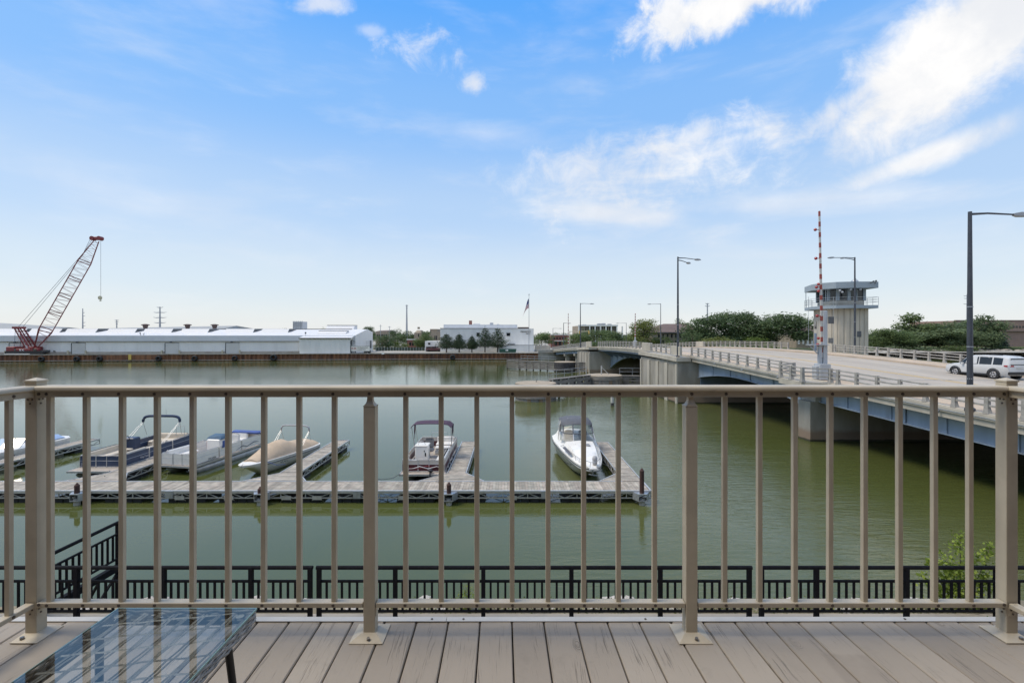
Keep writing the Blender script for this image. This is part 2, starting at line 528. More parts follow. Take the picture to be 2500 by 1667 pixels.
# right bank: riprap, uncountable at this distance
def rock_mesh(seed, n=1):
    r = random.Random(seed); m = MB()
    prof = [(.25, -.5), (.9, -.25), (1., .1), (.7, .45), (.2, .55)]
    rings = []
    for rr, z in prof:
        rings.append([(rr * math.cos(2 * math.pi * i / 7) * r.uniform(.7, 1.2), rr * math.sin(2 * math.pi * i / 7) * r.uniform(.7, 1.2), z * r.uniform(.8, 1.2)) for i in range(7)])
    m.loft(rings, True, True); return m
M('riprap', (.42, .39, .35), .9, var=.25, vs=.4, tint=True)
def riprap(name, x0, x1, n, d0, d1, z0, z1, s0, s1, yfun):
    protos = [np.array(rock_mesh(k).v) for k in range(5)]
    fs = rock_mesh(0).f
    m = MB(); tint = []
    for i in range(n):
        f = rng.random(); X = rng.uniform(x0, x1); s = rng.uniform(s0, s1)
        Y = yfun(X) + d0 + (d1 - d0) * f; Z = z0 + (z1 - z0) * f
        a = rng.uniform(0, 6.28); p = protos[i % 5]
        ca, sa = math.cos(a), math.sin(a)
        q = np.stack([(p[:, 0] * ca - p[:, 1] * sa) * s + X, (p[:, 0] * sa + p[:, 1] * ca) * s + Y, p[:, 2] * s * .8 + Z], 1)
        m.add(q.tolist(), fs); v = rng.uniform(.55, 1.25); tint += [(v, v * .98, v * .95, 1)] * len(fs)
    m.tint = tint
    return m.build(name, 'riprap')
tag(riprap('riprap', 36, 185, 1500, -.6, 5, -.1, GZ + .2, .35, .9, lambda X: fby(X)), 'pale riprap stones lining the far right shore', 'rocks', kind='stuff')

# ------------------------------------------------------------------ foliage
def leaf_mat(name, c0, c1, trans=.4):
    m, t, b = newmat(name)
    at = t.n('ShaderNodeAttribute', attribute_name='tint')
    sx = t.n('ShaderNodeSeparateColor'); t.l(at.outputs['Color'], sx.inputs[0])
    c = t.mix(sx.outputs[0], c0, c1)
    t.l(c, b.inputs['Base Color']); b.inputs['Roughness'].default_value = .65
    b.inputs['Specular IOR Level'].default_value = .25
    tr = t.n('ShaderNodeBsdfTranslucent'); t.l(c, tr.inputs[0])
    mx = t.n('ShaderNodeMixShader'); mx.inputs[0].default_value = trans
    o = [n for n in t.t.nodes if n.type == 'OUTPUT_MATERIAL'][0]
    t.l(b.outputs[0], mx.inputs[1]); t.l(tr.outputs[0], mx.inputs[2]); t.l(mx.outputs[0], o.inputs[0])
leaf_mat('leaf_mid', (0.095, 0.143, 0.056), (0.205, 0.265, 0.105))
leaf_mat('leaf_dark', (0.066, 0.106, 0.047), (0.150, 0.204, 0.091))
leaf_mat('leaf_olive', (0.102, 0.132, 0.035), (0.246, 0.272, 0.086))
leaf_mat('leaf_lime', (.070, .110, .020), (.170, .230, .050))
leaf_mat('leaf_pine', (0.041, 0.068, 0.037), (0.093, 0.134, 0.069))
leaf_mat('leaf_blue', (0.030, 0.065, 0.056), (0.075, 0.122, 0.099))
leaf_mat('leaf_grey', (0.102, 0.143, 0.072), (0.218, 0.280, 0.142))
leaf_mat('leaf_bush', (.10, .16, .02), (.34, .42, .08), .35)
M('bark', (.09, .07, .055), .9, var=.3, vs=3, bump=.5, bs=12)

def crown_mesh(name, blobs, n, size, mat, seed, flat=.5):
    """leaf sprays through the outer volume of a set of ellipsoid clumps"""
    r = np.random.default_rng(seed)
    vol = np.array([b[3] * b[4] * b[5] for b in blobs]) ** .67
    cnt = np.maximum(12, (n * vol / vol.sum()).astype(int))
    P = []; T = []; N = []
    for b, c in zip(blobs, cnt):
        d = r.normal(size=(c, 3)); d /= np.linalg.norm(d, axis=1)[:, None]
        rad_ = r.uniform(.35, 1.0, c) ** .5
        wob = 1 + .22 * np.sin(d[:, 0] * 5 + seed) * np.cos(d[:, 1] * 4 + b[0]) + .18 * r.normal(size=c)
        p = np.array(b[:3]) + d * (rad_ * wob)[:, None] * np.array(b[3:6])
        P.append(p); N.append(d)
        base = r.uniform(.15, .75)
        T.append(np.clip(base + r.normal(size=c) * .2, 0, 1))
    P = np.concatenate(P); N = np.concatenate(N); T = np.concatenate(T); k = len(P)
    nrm = N * .6 + r.normal(size=(k, 3)) * .6 + np.array([0, 0, flat]); nrm /= np.linalg.norm(nrm, axis=1)[:, None]
    a = np.cross(nrm, r.normal(size=(k, 3))); a /= np.linalg.norm(a, axis=1)[:, None]
    c = np.cross(nrm, a)
    s = (size * r.uniform(.55, 1.25, k))[:, None]; q = s * r.uniform(.5, .9, k)[:, None]
    V = np.stack([P - a * s, P + c * q * .8 - a * s * .1, P + a * s, P - c * q * .8 + a * s * .1], 1).reshape(-1, 3)
    F = np.arange(4 * k).reshape(-1, 4)
    col = np.stack([T, T, T, np.ones(k)], 1)
    return np_mesh(name, V, F, mat, col)

def broad_blobs(seed, n=22, h=1.0):
    """unit tree crown: x,y in -0.5..0.5, z 0.18..1"""
    r = random.Random(seed); B = []
    for i in range(n):
        z = r.uniform(.20, .86); a = r.uniform(0, 6.28)
        w_ = math.sqrt(max(.05, 1 - ((z - .46) / .50) ** 2)) * .36
        rr = w_ * math.sqrt(r.uniform(.1, 1))
        s = r.uniform(.12, .20)
        B.append((rr * math.cos(a), rr * math.sin(a), z, s * 1.15, s * 1.15, s * .85))
    return B
CROWN = {}
def crown(kind, mat, seed, n=2600, size=.022, h=1):
    key = (kind, mat, seed)
    if key not in CROWN:
        if kind == 'broad': B = broad_blobs(seed)
        elif kind == 'sparse':
            B = [(b[0] * 1.1, b[1] * 1.1, b[2], b[3] * .72, b[4] * .72, b[5] * .75) for b in broad_blobs(seed, 20)]
        elif kind == 'bush': B = [(b[0] * 1.15, b[1] * 1.15, .12 + (b[2] - .3) * 1.1, b[3] * 1.2, b[4] * 1.2, b[5] * 1.2) for b in broad_blobs(seed, 14)]
        elif kind == 'spruce':
            r = random.Random(seed); B = []
            for i in range(26):
                z = .08 + .86 * i / 26; w_ = (1 - z) * .40 + .02; a = i * 2.4
                B.append((w_ * .55 * math.cos(a), w_ * .55 * math.sin(a), z, w_ * .6 + .02, w_ * .6 + .02, .05))
        CROWN[key] = crown_mesh('crown', B, n, size, mat, seed)
    return CROWN[key]
TRUNK = {}
def trunk_mesh(seed, bark='bark', top=.72):
    if (seed, top) in TRUNK: return TRUNK[(seed, top)]
    r = random.Random(seed); m = MB()
    m.tube([(0, 0, -.02), (.008, 0, .15), (-.006, .008, .35), (.004, -.004, top)], [.028, .020, .015, .004], 7)
    for i in range(7):
        a = i * 2.4 + r.uniform(-.4, .4); z = .18 + .07 * i
        if z > top: break
        L = r.uniform(.18, .30)
        m.tube([(0, 0, z), (L * .5 * math.cos(a), L * .5 * math.sin(a), z + .09), (L * math.cos(a), L * math.sin(a), z + .22)], [.011, .008, .003], 5)
    TRUNK[(seed, top)] = m.mesh('trunk', bark, smooth=True)
    return TRUNK[(seed, top)]
def tree(name, label, cat, X, Y, z0, hgt, wid, kind='broad', mat='leaf_mid', seed=1, group=None, rz=None, n=2600, size=.022):
    t = thing(name, label, cat, (X, Y, z0), 0, group)
    rz = random.uniform(0, 6.28) if rz is None else rz
    sw = wid / .95
    place('crown', crown(kind, mat, seed, n, size), t, (0, 0, 0), rz, scale=(sw, sw, hgt), local=True)
    place('trunk', trunk_mesh(seed % 3, top=.9 if kind == 'spruce' else .72), t, (0, 0, 0), rz, scale=(hgt * .8, hgt * .8, hgt), local=True)
    return t
def treepx(name, label, xc, ytop, wpx, Y, mat='leaf_mid', kind='broad', seed=1, z0=GZ, group=None, cat='tree', **k):
    return tree(name, label, cat, PX(xc, Y), Y, z0, PZ(ytop, Y) - z0, wpx / FPX * Y, kind, mat, seed, group, **k)
# ================================================================== balcony
DZ = H - 1.18
def deck_mat():
    m, t, b = newmat('deck_board')
    o = t.n('ShaderNodeTexCoord').outputs['Object']
    inf = t.n('ShaderNodeObjectInfo')
    off = t.n('ShaderNodeCombineXYZ')
    t.l(t.math('MULTIPLY', inf.outputs['Random'], 37.0), off.inputs[0]); t.l(t.math('MULTIPLY', inf.outputs['Random'], 91.0), off.inputs[1])
    ad = t.n('ShaderNodeVectorMath', operation='ADD'); t.l(o, ad.inputs[0]); t.l(off.outputs[0], ad.inputs[1])
    v = ad.outputs[0]
    # knots: voronoi cells stretched along the board
    vo = t.n('ShaderNodeTexVoronoi', feature='F1'); t.l(t.mapping(v, sc=(1.0, .42, .01)), vo.inputs['Vector']); vo.inputs['Scale'].default_value = 5.5
    kd = vo.outputs['Distance']
    knot = t.smooth(kd, .16, .0)
    sx = t.n('ShaderNodeSeparateXYZ'); t.l(v, sx.inputs[0])
    warp = t.noise(t.mapping(v, sc=(3, .9, 1)), 1.6, 3, .5)
    g = t.math('ADD', t.math('MULTIPLY', sx.outputs[0], 1.0), t.math('MULTIPLY', warp, .085))
    g = t.math('ADD', g, t.math('MULTIPLY', knot, .05))
    cg = t.n('ShaderNodeCombineXYZ'); t.l(g, cg.inputs[0]); t.l(t.math('MULTIPLY', sx.outputs[1], .016), cg.inputs[1])
    gr = t.noise(cg.outputs[0], 260, 3, .65)
    band = t.noise(t.mapping(v, sc=(9, 1.6, 1)), 1.3, 3, .6)
    line = t.math('MULTIPLY', t.smooth(gr, .575, .66), t.smooth(band, .44, .62))
    line = t.math('MAXIMUM', line, t.math('MULTIPLY', t.smooth(gr, .50, .64), t.smooth(knot, .12, .6)))
    scuff = t.math('MULTIPLY', t.smooth(t.noise(v, 6, 6, .7, .5), .56, .78), .5)
    core = t.math('MULTIPLY', t.smooth(kd, .05, .015), t.smooth(t.noise(v, 40, 3), .35, .6))
    col = t.mix(inf.outputs['Random'], (.262, .226, .186), (.350, .306, .254))
    col = t.mix(t.math('MULTIPLY', t.noise(v, 2.5, 4), .25), col, (.25, .222, .185))
    col = t.mix(scuff, col, (.19, .168, .14))
    # damp footprint-like stain with its own outline, right of the middle
    pos = t.n('ShaderNodeNewGeometry').outputs['Position']
    sp = t.n('ShaderNodeMapping', vector_type='TEXTURE'); t.l(pos, sp.inputs[0])
    sp.inputs[1].default_value = (1.215, 1.60, DZ); sp.inputs[2].default_value = (0, 0, rad(-2)); sp.inputs[3].default_value = (.085, .19, 1)
    s2 = t.n('ShaderNodeSeparateXYZ'); t.l(sp.outputs[0], s2.inputs[0])
    ed = t.math('MULTIPLY', t.math('SUBTRACT', t.noise(pos, 14, 4), .5), .5)
    bx = t.math('MAXIMUM', t.math('ABSOLUTE', s2.outputs[0]), t.math('ABSOLUTE', s2.outputs[1]))
    stain = t.math('MULTIPLY', t.smooth(t.math('ADD', bx, ed), 1.06, .86), t.smooth(t.noise(pos, 9, 4), .2, .6, .15, .5))
    col = t.mix(stain, col, (.205, .175, .145))
    col = t.mix(t.math('MULTIPLY', line, .72), col, (.10, .083, .068))
    col = t.mix(t.math('MULTIPLY', core, .85), col, (.07, .055, .045))
    t.l(col, b.inputs['Base Color'])
    b.inputs['Roughness'].default_value = .62
    b.inputs['Specular IOR Level'].default_value = .35
    bn = t.n('ShaderNodeBump'); bn.inputs['Strength'].default_value = .55; bn.inputs['Distance'].default_value = .003
    t.l(t.math('SUBTRACT', t.math('MULTIPLY', t.noise(t.mapping(v, sc=(60, 3, 1)), 1, 3), .5), line), bn.inputs['Height'])
    t.l(bn.outputs[0], b.inputs['Normal'])
deck_mat()
M('rail_paint', (.47, .415, .32), .42, var=.08, vs=6, dirt=.24, ds=9, dirtcol=(.26, .21, .15), spec=.45)
M('flashing', (.50, .48, .44), .4, .1, var=.05, vs=6)
M('screw_steel', (.12, .10, .085), .5, .6, var=.3, vs=60)
M('bolt_steel', (.20, .19, .18), .35, .8, var=.2, vs=60)
M('under_dark', (.05, .045, .04), .9)
M('siding', (.16, .11, .10), .8, var=.05, vs=.5)

deck = thing('balcony_deck', 'painted taupe wooden balcony floor of long boards in the foreground', 'balcony', (0, 1.0, DZ))
SK = .021
bw, bl = .1305, 2.42
bm_ = MB()
for z, i in ((0, .0),): pass
bm_.loft([[(-bw / 2 + .0025, -bl, -.034), (bw / 2 - .0025, -bl, -.034), (bw / 2 - .0025, -bl, -.004), (bw / 2 - .006, -bl, 0), (-bw / 2 + .006, -bl, 0), (-bw / 2 + .0025, -bl, -.004)],
          [(-bw / 2 + .0025, 0, -.034), (bw / 2 - .0025, 0, -.034), (bw / 2 - .0025, 0, -.004), (bw / 2 - .006, 0, 0), (-bw / 2 + .006, 0, 0), (-bw / 2 + .0025, 0, -.004)]], True, True)
board_me = bm_.mesh('board', 'deck_board')
nails = MB()
for k in range(-16, 17):
    xk = (k + .5) * bw
    place('board', board_me, deck, (xk, 1.981, DZ + random.uniform(-.0012, .0012)), SK + random.uniform(-.0006, .0006))
    for yj in (1.58, .98):
        for s in (-.04, .042):
            xx = xk + s + SK * (1.968 - yj) + random.uniform(-.008, .008); yy = yj + random.uniform(-.008, .008)
            nails.cyl((xx, yy, DZ - .004), (xx, yy, DZ + .0011), .0046, n=7)
tag(nails.build('nail_heads', 'screw_steel', deck), kind='stuff')
for a, b_ in ((-2.2, -.271), (-.269, 2.4)):
    m = MB(); m.loft([[(a, 1.980, DZ + .0015), (a, 2.006, DZ + .0015), (a, 2.006, DZ + .006), (a, 1.980, DZ + .0045)], [(b_, 1.980, DZ + .0015), (b_, 2.006, DZ + .0015), (b_, 2.006, DZ + .006), (b_, 1.980, DZ + .0045)]], True, True)
    m.box(a, b_, 2.0065, 2.012, DZ - .09, DZ + .004)
    m.build('edge_flashing', 'flashing', deck)
m = MB(); m.box(-2.2, 2.3, 1.955, 1.975, DZ - .26, DZ - .036); m.build('rim_joist', 'under_dark', deck)
m = MB(); m.box(-2.2, 2.3, -.45, 1.94, DZ - .30, DZ - .265); m.build('dark_backing', 'under_dark', deck)  # panel added below the boards so their gaps close to black
for k in range(5):
    m = MB(); m.box(-2.2, 2.3, -.2 + k * .45, -.16 + k * .45, DZ - .262, DZ - .036); m.build('joist', 'under_dark', deck)
m = MB()
for i, xx in enumerate((-.33, -.20, .55, 1.62, -1.62)):
    m.cyl((xx, 1.993, DZ + .003), (xx, 1.993, DZ + .0075), .0045, n=8)
tag(m.build('flashing_screws', 'screw_steel', deck), kind='stuff')

# the building the balcony belongs to, behind the camera
ap = thing('apartment_building', 'beige building wall that carries the balcony', 'building', (0, -.6, 1.6))
m = MB(); m.box(-40, -1.6, -.9, -.45, 1.6, 10.8); m.box(1.6, 40, -.9, -.45, 1.6, 10.8); m.box(-1.6, 1.6, -.9, -.45, DZ + 2.35, 10.8); m.box(-1.6, 1.6, -.9, -.45, 1.6, DZ - .02)
m.box(-40, 40, -9, -8.8, 1.6, 10.8); m.box(-40, 40, -9, -.9, 10.6, 10.8); m.box(-4, 4, -5.8, -.9, DZ - .05, DZ - .01)
m.box(-4.2, -4, -5.8, -.9, DZ, 10.6); m.box(4, 4.2, -5.8, -.9, DZ, 10.6); m.box(-4, 4, -6, -5.8, DZ, 10.6)
m.build('wall', 'siding', ap)
m = MB(); m.box(-1.6, -1.52, -.74, -.66, DZ, DZ + 2.35); m.box(1.52, 1.6, -.74, -.66, DZ, DZ + 2.35); m.box(-1.52, 1.52, -.74, -.66, DZ + 2.27, DZ + 2.35)
m.build('door_frame', 'white_paint', ap)

# railing
rail = thing('balcony_railing', 'tan aluminium balcony railing with square balusters', 'railing', (0, 1.9, DZ))
RY = 1.90
ZT = 7.598                              # top of the handrail
def rail_profile(c, w_=.062):
    # handrail: rounded cap over a narrower channel, in (across, z)
    w2 = w_ / 2
    return [(c - w2, ZT - .016), (c - w2, ZT - .008), (c - w2 + .004, ZT - .0025), (c - w2 + .011, ZT), (c + w2 - .011, ZT), (c + w2 - .004, ZT - .0025), (c + w2, ZT - .008), (c + w2, ZT - .016),
            (c + w2 - .011, ZT - .021), (c + .018, ZT - .0215), (c + .018, ZT - .044), (c - .018, ZT - .044), (c - .018, ZT - .0215), (c - w2 + .011, ZT - .021)]
ZB1 = 6.752; ZB0 = ZB1 - .0175
def bot_profile(c):
    return [(c - .0175, ZB0), (c + .0175, ZB0), (c + .0175, ZB1 - .002), (c + .0155, ZB1), (c - .0155, ZB1), (c - .0175, ZB1 - .002)]
XL0, XR0 = -1.856, 1.930                # inner faces of the corner posts
PW = .045
m = MB(); m.profx(rail_profile(RY), XL0 + .004, XR0 - .004); tr_ = m.build('top_rail', 'rail_paint', rail, smooth=40)
ipost = [(904.5 - CX) * RY / FPX, (1685 - CX) * RY / FPX]
segs = [(XL0 + .004, ipost[0] - PW / 2 - .004), (ipost[0] + PW / 2 + .004, ipost[1] - PW / 2 - .004), (ipost[1] + PW / 2 + .004, XR0 - .004)]
brs = []
for a, b_ in segs:
    m = MB(); m.profx(bot_profile(RY), a, b_); brs.append(m.build('bottom_rail', 'rail_paint', rail, smooth=30))
SW = .0185
m = MB(); m.bevbox(-SW / 2, SW / 2, -SW / 2, SW / 2, 0, ZT - .044 - ZB1, .0012); bal_me = m.mesh('baluster', 'rail_paint')
m = MB(); m.cyl((0, 0, 0), (0, -.0022, 0), .0062, .0055, 10); m.cyl((0, -.0022, 0), (0, -.0028, 0), .0025, .0025, 6)
screw_me = m.mesh('screw', 'screw_steel')
bx = [(124, 211.5, 298.7, 385, 471, 558, 645, 731, 817), (991, 1078, 1165, 1251, 1338, 1425, 1510, 1597), (1768, 1853, 1939, 2025, 2109, 2195, 2281, 2367)]
for g_, lst in enumerate(bx):
    for x in lst:
        X = (x - CX) * RY / FPX
        bal = place('baluster', bal_me, rail, (X + random.uniform(-.001, .001), RY, ZB1))
        bal.rotation_euler = (0, random.uniform(-.0015, .0015), random.uniform(-.02, .02))
        place('screw', screw_me, tr_, (X, RY - .018, ZT - .032)); place('screw', screw_me, brs[g_], (X, RY - .0175, (ZB0 + ZB1) / 2))
for X in ipost: place('screw', screw_me, tr_, (X, RY - .018, ZT - .032))
def side_rail(X, sgn):
    m = MB(); m.profy(rail_profile(X), -.44, 1.881); t1 = m.build('top_rail', 'rail_paint', rail, smooth=40)
    m = MB(); m.profy(bot_profile(X), -.44, 1.881); b1 = m.build('bottom_rail', 'rail_paint', rail, smooth=30)
    Y = 1.805
    while Y > -.4:
        place('baluster', bal_me, rail, (X, Y, ZB1), random.uniform(-.02, .02))
        o = place('screw', screw_me, t1, (X - sgn * .018, Y, ZT - .032)); o.rotation_euler = (0, 0, -sgn * math.pi / 2)
        o = place('screw', screw_me, b1, (X - sgn * .0175, Y, (ZB0 + ZB1) / 2)); o.rotation_euler = (0, 0, -sgn * math.pi / 2)
        Y -= .139
side_rail(XL0 - PW / 2, -1); side_rail(XR0 + PW / 2, 1)
# corner posts
for xi, s in ((XL0, -1), (XR0, 1)):
    xa, xb = (xi - PW, xi) if s < 0 else (xi, xi + PW)
    y0, y1 = 1.886, 1.886 + PW
    m = MB(); m.bevbox(xa, xb, y0, y1, DZ + .010, 7.612, .0015); po = m.build('corner_post', 'rail_paint', rail)
    m = MB(); e = .0022; c = (xa + xb) / 2; cy_ = (y0 + y1) / 2
    m.loft([[(xa - e, y0 - e, 7.612), (xb + e, y0 - e, 7.612), (xb + e, y1 + e, 7.612), (xa - e, y1 + e, 7.612)], [(xa - e, y0 - e, 7.618), (xb + e, y0 - e, 7.618), (xb + e, y1 + e, 7.618), (xa - e, y1 + e, 7.618)], [(c - .001, cy_ - .001, 7.628), (c + .001, cy_ - .001, 7.628), (c + .001, cy_ + .001, 7.628), (c - .001, cy_ + .001, 7.628)]], True, True)
    m.build('post_cap', 'rail_paint', po)
    m = MB(); px0, px1 = (xa - .012, xb + .046) if s < 0 else (xa - .046, xb + .012)
    m.loft([[(px0, 1.840, DZ + .0015), (px1, 1.840, DZ + .0015), (px1, 1.952, DZ + .0015), (px0, 1.952, DZ + .0015)], [(px0, 1.840, DZ + .0045), (px1, 1.840, DZ + .0045), (px1, 1.952, DZ + .0045), (px0, 1.952, DZ + .0045)], [(xa - .003, y0 - .003, DZ + .0135), (xb + .003, y0 - .003, DZ + .0135), (xb + .003, y1 + .003, DZ + .0135), (xa - .003, y1 + .003, DZ + .0135)]], True, True)
    bp_ = m.build('base_plate', 'rail_paint', po)
    m = MB(); m.cyl((c + s * .005, 1.858, DZ + .006), (c + s * .005, 1.858, DZ + .016), .0075, .007, 8); m.build('bolt', 'bolt_steel', bp_)
    # angle brackets where the rails meet the post
    for zt in (ZT - .044, ZB0):
        m = MB(); xf = xi + (-s) * .0015
        m.box(min(xi, xf), max(xi, xf), RY - .012, RY + .018, zt - .034, zt - .001)
        m.box(min(xi, xi - s * .03), max(xi, xi - s * .03), RY - .014, RY + .014, zt - .003, zt - .0008)
        br = m.build('bracket', 'rail_paint', po)
        q = MB()
        for yy, zz in ((RY - .005, zt - .010), (RY + .010, zt - .010), (RY + .002, zt - .026)): q.cyl((xf, yy, zz), (xf - s * .0025, yy, zz), .0035, n=7)
        q.cyl((xi - s * .014, RY - .018, zt + .012), (xi - s * .014, RY - .0205, zt + .012), .006, n=8)
        tag(q.build('bracket_screws', 'screw_steel', br), kind='stuff')
        m = MB(); m.box(c - .016, c + .016, y0 - .0018, y0 - .0002, zt - .034, zt - .001); br = m.build('bracket', 'rail_paint', po)
        q = MB()
        for xx, zz in ((c - .008, zt - .010), (c + .009, zt - .010), (c, zt - .026)): q.cyl((xx, y0 - .0018, zz), (xx, y0 - .0042, zz), .0035, n=7)
        tag(q.build('bracket_screws', 'screw_steel', br), kind='stuff')
# intermediate posts with a waisted neck
for X in ipost:
    zt = PZ(993, 1.88)
    m = MB(); m.bevbox(X - PW / 2, X + PW / 2, RY - .018, RY - .018 + PW, DZ + .010, zt, .0015); po = m.build('line_post', 'rail_paint', rail)
    m = MB(); rings = []
    for hw, z in ((PW / 2 + .001, zt), (PW / 2 + .001, zt + .003), (.019, zt + .006), (.0145, zt + .0125), (.0115, zt + .020), (.0102, zt + .030), (.0100, ZT - .0445)):
        cyp = RY - .018 + PW / 2 if hw > .02 else RY
        rings.append([(X - hw, cyp - hw, z), (X + hw, cyp - hw, z), (X + hw, cyp + hw, z), (X - hw, cyp + hw, z)])
    m.loft(rings, True, True); m.build('post_neck', 'rail_paint', po, smooth=35)
    m = MB(); f0 = 1.836; hb = .064
    m.loft([[(X - hb, f0, DZ + .0015), (X + hb, f0, DZ + .0015), (X + hb, f0 + .125, DZ + .0015), (X - hb, f0 + .125, DZ + .0015)], [(X - hb, f0, DZ + .0045), (X + hb, f0, DZ + .0045), (X + hb, f0 + .125, DZ + .0045), (X - hb, f0 + .125, DZ + .0045)],
            [(X - .03, 1.877, DZ + .019), (X + .03, 1.877, DZ + .019), (X + .03, 1.935, DZ + .019), (X - .03, 1.935, DZ + .019)]], True, True)
    bp_ = m.build('base_plate', 'rail_paint', po)
    m = MB(); m.cyl((X + .006, 1.852, DZ + .008), (X + .006, 1.848, DZ + .019), .0068, .006, 8); m.build('bolt', 'bolt_steel', bp_)
    for s in (-1, 1):
        m = MB(); xf = X + s * PW / 2
        m.box(min(xf, xf + s * .002), max(xf, xf + s * .002), RY - .012, RY + .014, ZB0 - .036, ZB0 - .0008); m.box(min(xf, xf + s * .026), max(xf, xf + s * .026), RY - .012, RY + .012, ZB0 - .003, ZB0 - .0006)
        m.build('bracket', 'rail_paint', po)

# ------------------------------------------------------------------ side table
def glass_mat(name='table_glass', ior=2.05, rough=.015, tcol=(.93, .97, .96)):
    m, t, b = newmat(name)
    t.t.nodes.remove(b)
    o = [n for n in t.t.nodes if n.type == 'OUTPUT_MATERIAL'][0]
    tr = t.n('ShaderNodeBsdfTransparent'); tr.inputs[0].default_value = (*tcol, 1)
    gl = t.n('ShaderNodeBsdfGlossy'); gl.inputs['Roughness'].default_value = rough; gl.inputs[0].default_value = (1.0, .95, .86, 1)
    fr = t.n('ShaderNodeFresnel'); fr.inputs[0].default_value = ior
    mx = t.n('ShaderNodeMixShader'); t.l(fr.outputs[0], mx.inputs[0]); t.l(tr.outputs[0], mx.inputs[1]); t.l(gl.outputs[0], mx.inputs[2]); t.l(mx.outputs[0], o.inputs[0])
glass_mat()
glass_mat('boat_glass', 1.5, .28, (.62, .66, .68))
M('glass_edge', (.22, .34, .33), .15, var=.1)
M('wicker', (.30, .29, .27), .5, var=.35, vs=30, bump=.3, bs=120)
M('wicker_pale', (.40, .39, .37), .5, var=.3, vs=30)
M('black_metal', (.012, .0125, .014), .35, .2, var=.2)
M('clear_bumper', (.5, .5, .48), .3)
TZ = H - .82
tbl = thing('side_table', 'low grey wicker side table with clear glass top on the balcony', 'table', (-.97, 1.05, DZ))
tx0, tx1, ty0, ty1 = -1.180, -.765, .66, 1.448
gtop = MB(); gtop.add([(tx0, ty0, TZ), (tx1, ty0, TZ), (tx1, ty1, TZ), (tx0, ty1, TZ)], [(0, 1, 2, 3)]); gtop.build('glass_top', 'table_glass', tbl)
ge = MB()
for a, b_ in (((tx1, ty0), (tx1, ty1)), ((tx0, ty1), (tx1, ty1)), ((tx0, ty0), (tx0, ty1))): ge.bar((a[0], a[1], TZ - .003), (b_[0], b_[1], TZ - .003), .003, .0052)
ge.build('glass_edge', 'glass_edge', tbl)
def strand(m, p0, p1, wid, thick, amp, ph, nseg=26, mi=0):
    p0 = Vector(p0); p1 = Vector(p1); d = (p1 - p0).normalized(); s = d.cross(Vector((0, 0, 1))).normalized(); rings = []
    for i in range(nseg + 1):
        f = i / nseg; p = p0.lerp(p1, f) + Vector((0, 0, amp * math.sin(f * nseg * 1.57 + ph))) + s * .0015 * math.sin(f * 17 + ph * 3)
        rings.append([p - s * wid / 2, p + Vector((0, 0, thick)), p + s * wid / 2, p - Vector((0, 0, thick))])
    m.loft(rings, True, True, mi)
wv = MB(); zw = TZ - .014
for i in range(9):
    X = tx0 + .03 + i * (tx1 - tx0 - .06) / 8
    for o_ in (-.0045, .0045): strand(wv, (X + o_ - .014, ty0 + .01, zw), (X + o_ + .016, ty1 - .01, zw), .0075, .0018, .0009, i * math.pi + o_ * 100, 40, i % 2)
for j in range(12):
    Y = ty0 + .04 + j * (ty1 - ty0 - .07) / 11
    strand(wv, (tx0 + .01, Y - .035, zw), (tx1 - .01, Y + .035, zw), .0085, .0018, .0009, j * math.pi, 22, j % 2)
tag(wv.build('woven_top', ['wicker', 'wicker_pale'], tbl), kind='stuff')
rm = MB()
for k in range(5):
    zz = TZ - .0085 - k * .0072
    for (a, b_) in (((tx1 - .003, ty0), (tx1 - .003, ty1 - .003)), ((tx1 - .003, ty1 - .003), (tx0 + .003, ty1 - .003)), ((tx0 + .003, ty1 - .003), (tx0 + .003, ty0))):
        p0 = Vector((*a, zz)); p1 = Vector((*b_, zz)); n_ = max(8, int((p1 - p0).length / .013)); pts = []
        d = (p1 - p0).normalized(); s = d.cross(Vector((0, 0, 1)))
        for i in range(n_ + 1): pts.append(p0.lerp(p1, i / n_) + s * .0022 * math.sin(i * math.pi / 2 + k * math.pi) + Vector((0, 0, .0016 * math.sin(i * .9 + k))))
        rm.tube(pts, .0042, 5, k % 2)
tag(rm.build('woven_rim', ['wicker', 'wicker_pale'], tbl, smooth=True), kind='stuff')
fr_ = MB(); zf = TZ - .03
for a, b_ in (((tx0 + .02, ty0 + .02), (tx0 + .02, ty1 - .02)), ((tx1 - .02, ty0 + .02), (tx1 - .02, ty1 - .02)), ((tx0 + .02, ty0 + .02), (tx1 - .02, ty0 + .02)), ((tx0 + .02, ty1 - .02), (tx1 - .02, ty1 - .02))): fr_.cyl((*a, zf), (*b_, zf), .009, n=8)
fr_.build('frame', 'black_metal', tbl)
for sx_, sy_ in ((tx0, ty0), (tx1, ty0), (tx0, ty1), (tx1, ty1)):
    cx_ = sx_ + (.03 if sx_ == tx0 else -.03); cy2 = sy_ + (.06 if sy_ == ty0 else -.10); o_ = -.012 if sx_ == tx0 else .035
    m = MB(); m.cyl((cx_, cy2, zf), (cx_ + o_, cy2 + (-.02 if sy_ == ty0 else .01), DZ + .0025), .0105, .0095, 10); lg = m.build('leg', 'black_metal', tbl, smooth=40)
for sx_ in (tx0 + .03, tx1 - .03):
    m = MB(); m.lathe([(.002, 0), (.011, 0), (.011, .0016), (.0085, .0022), (.0085, .001), (.002, .001)], (sx_, ty1 - .035, TZ - .006), 16); m.build('bumper', 'clear_bumper', tbl)

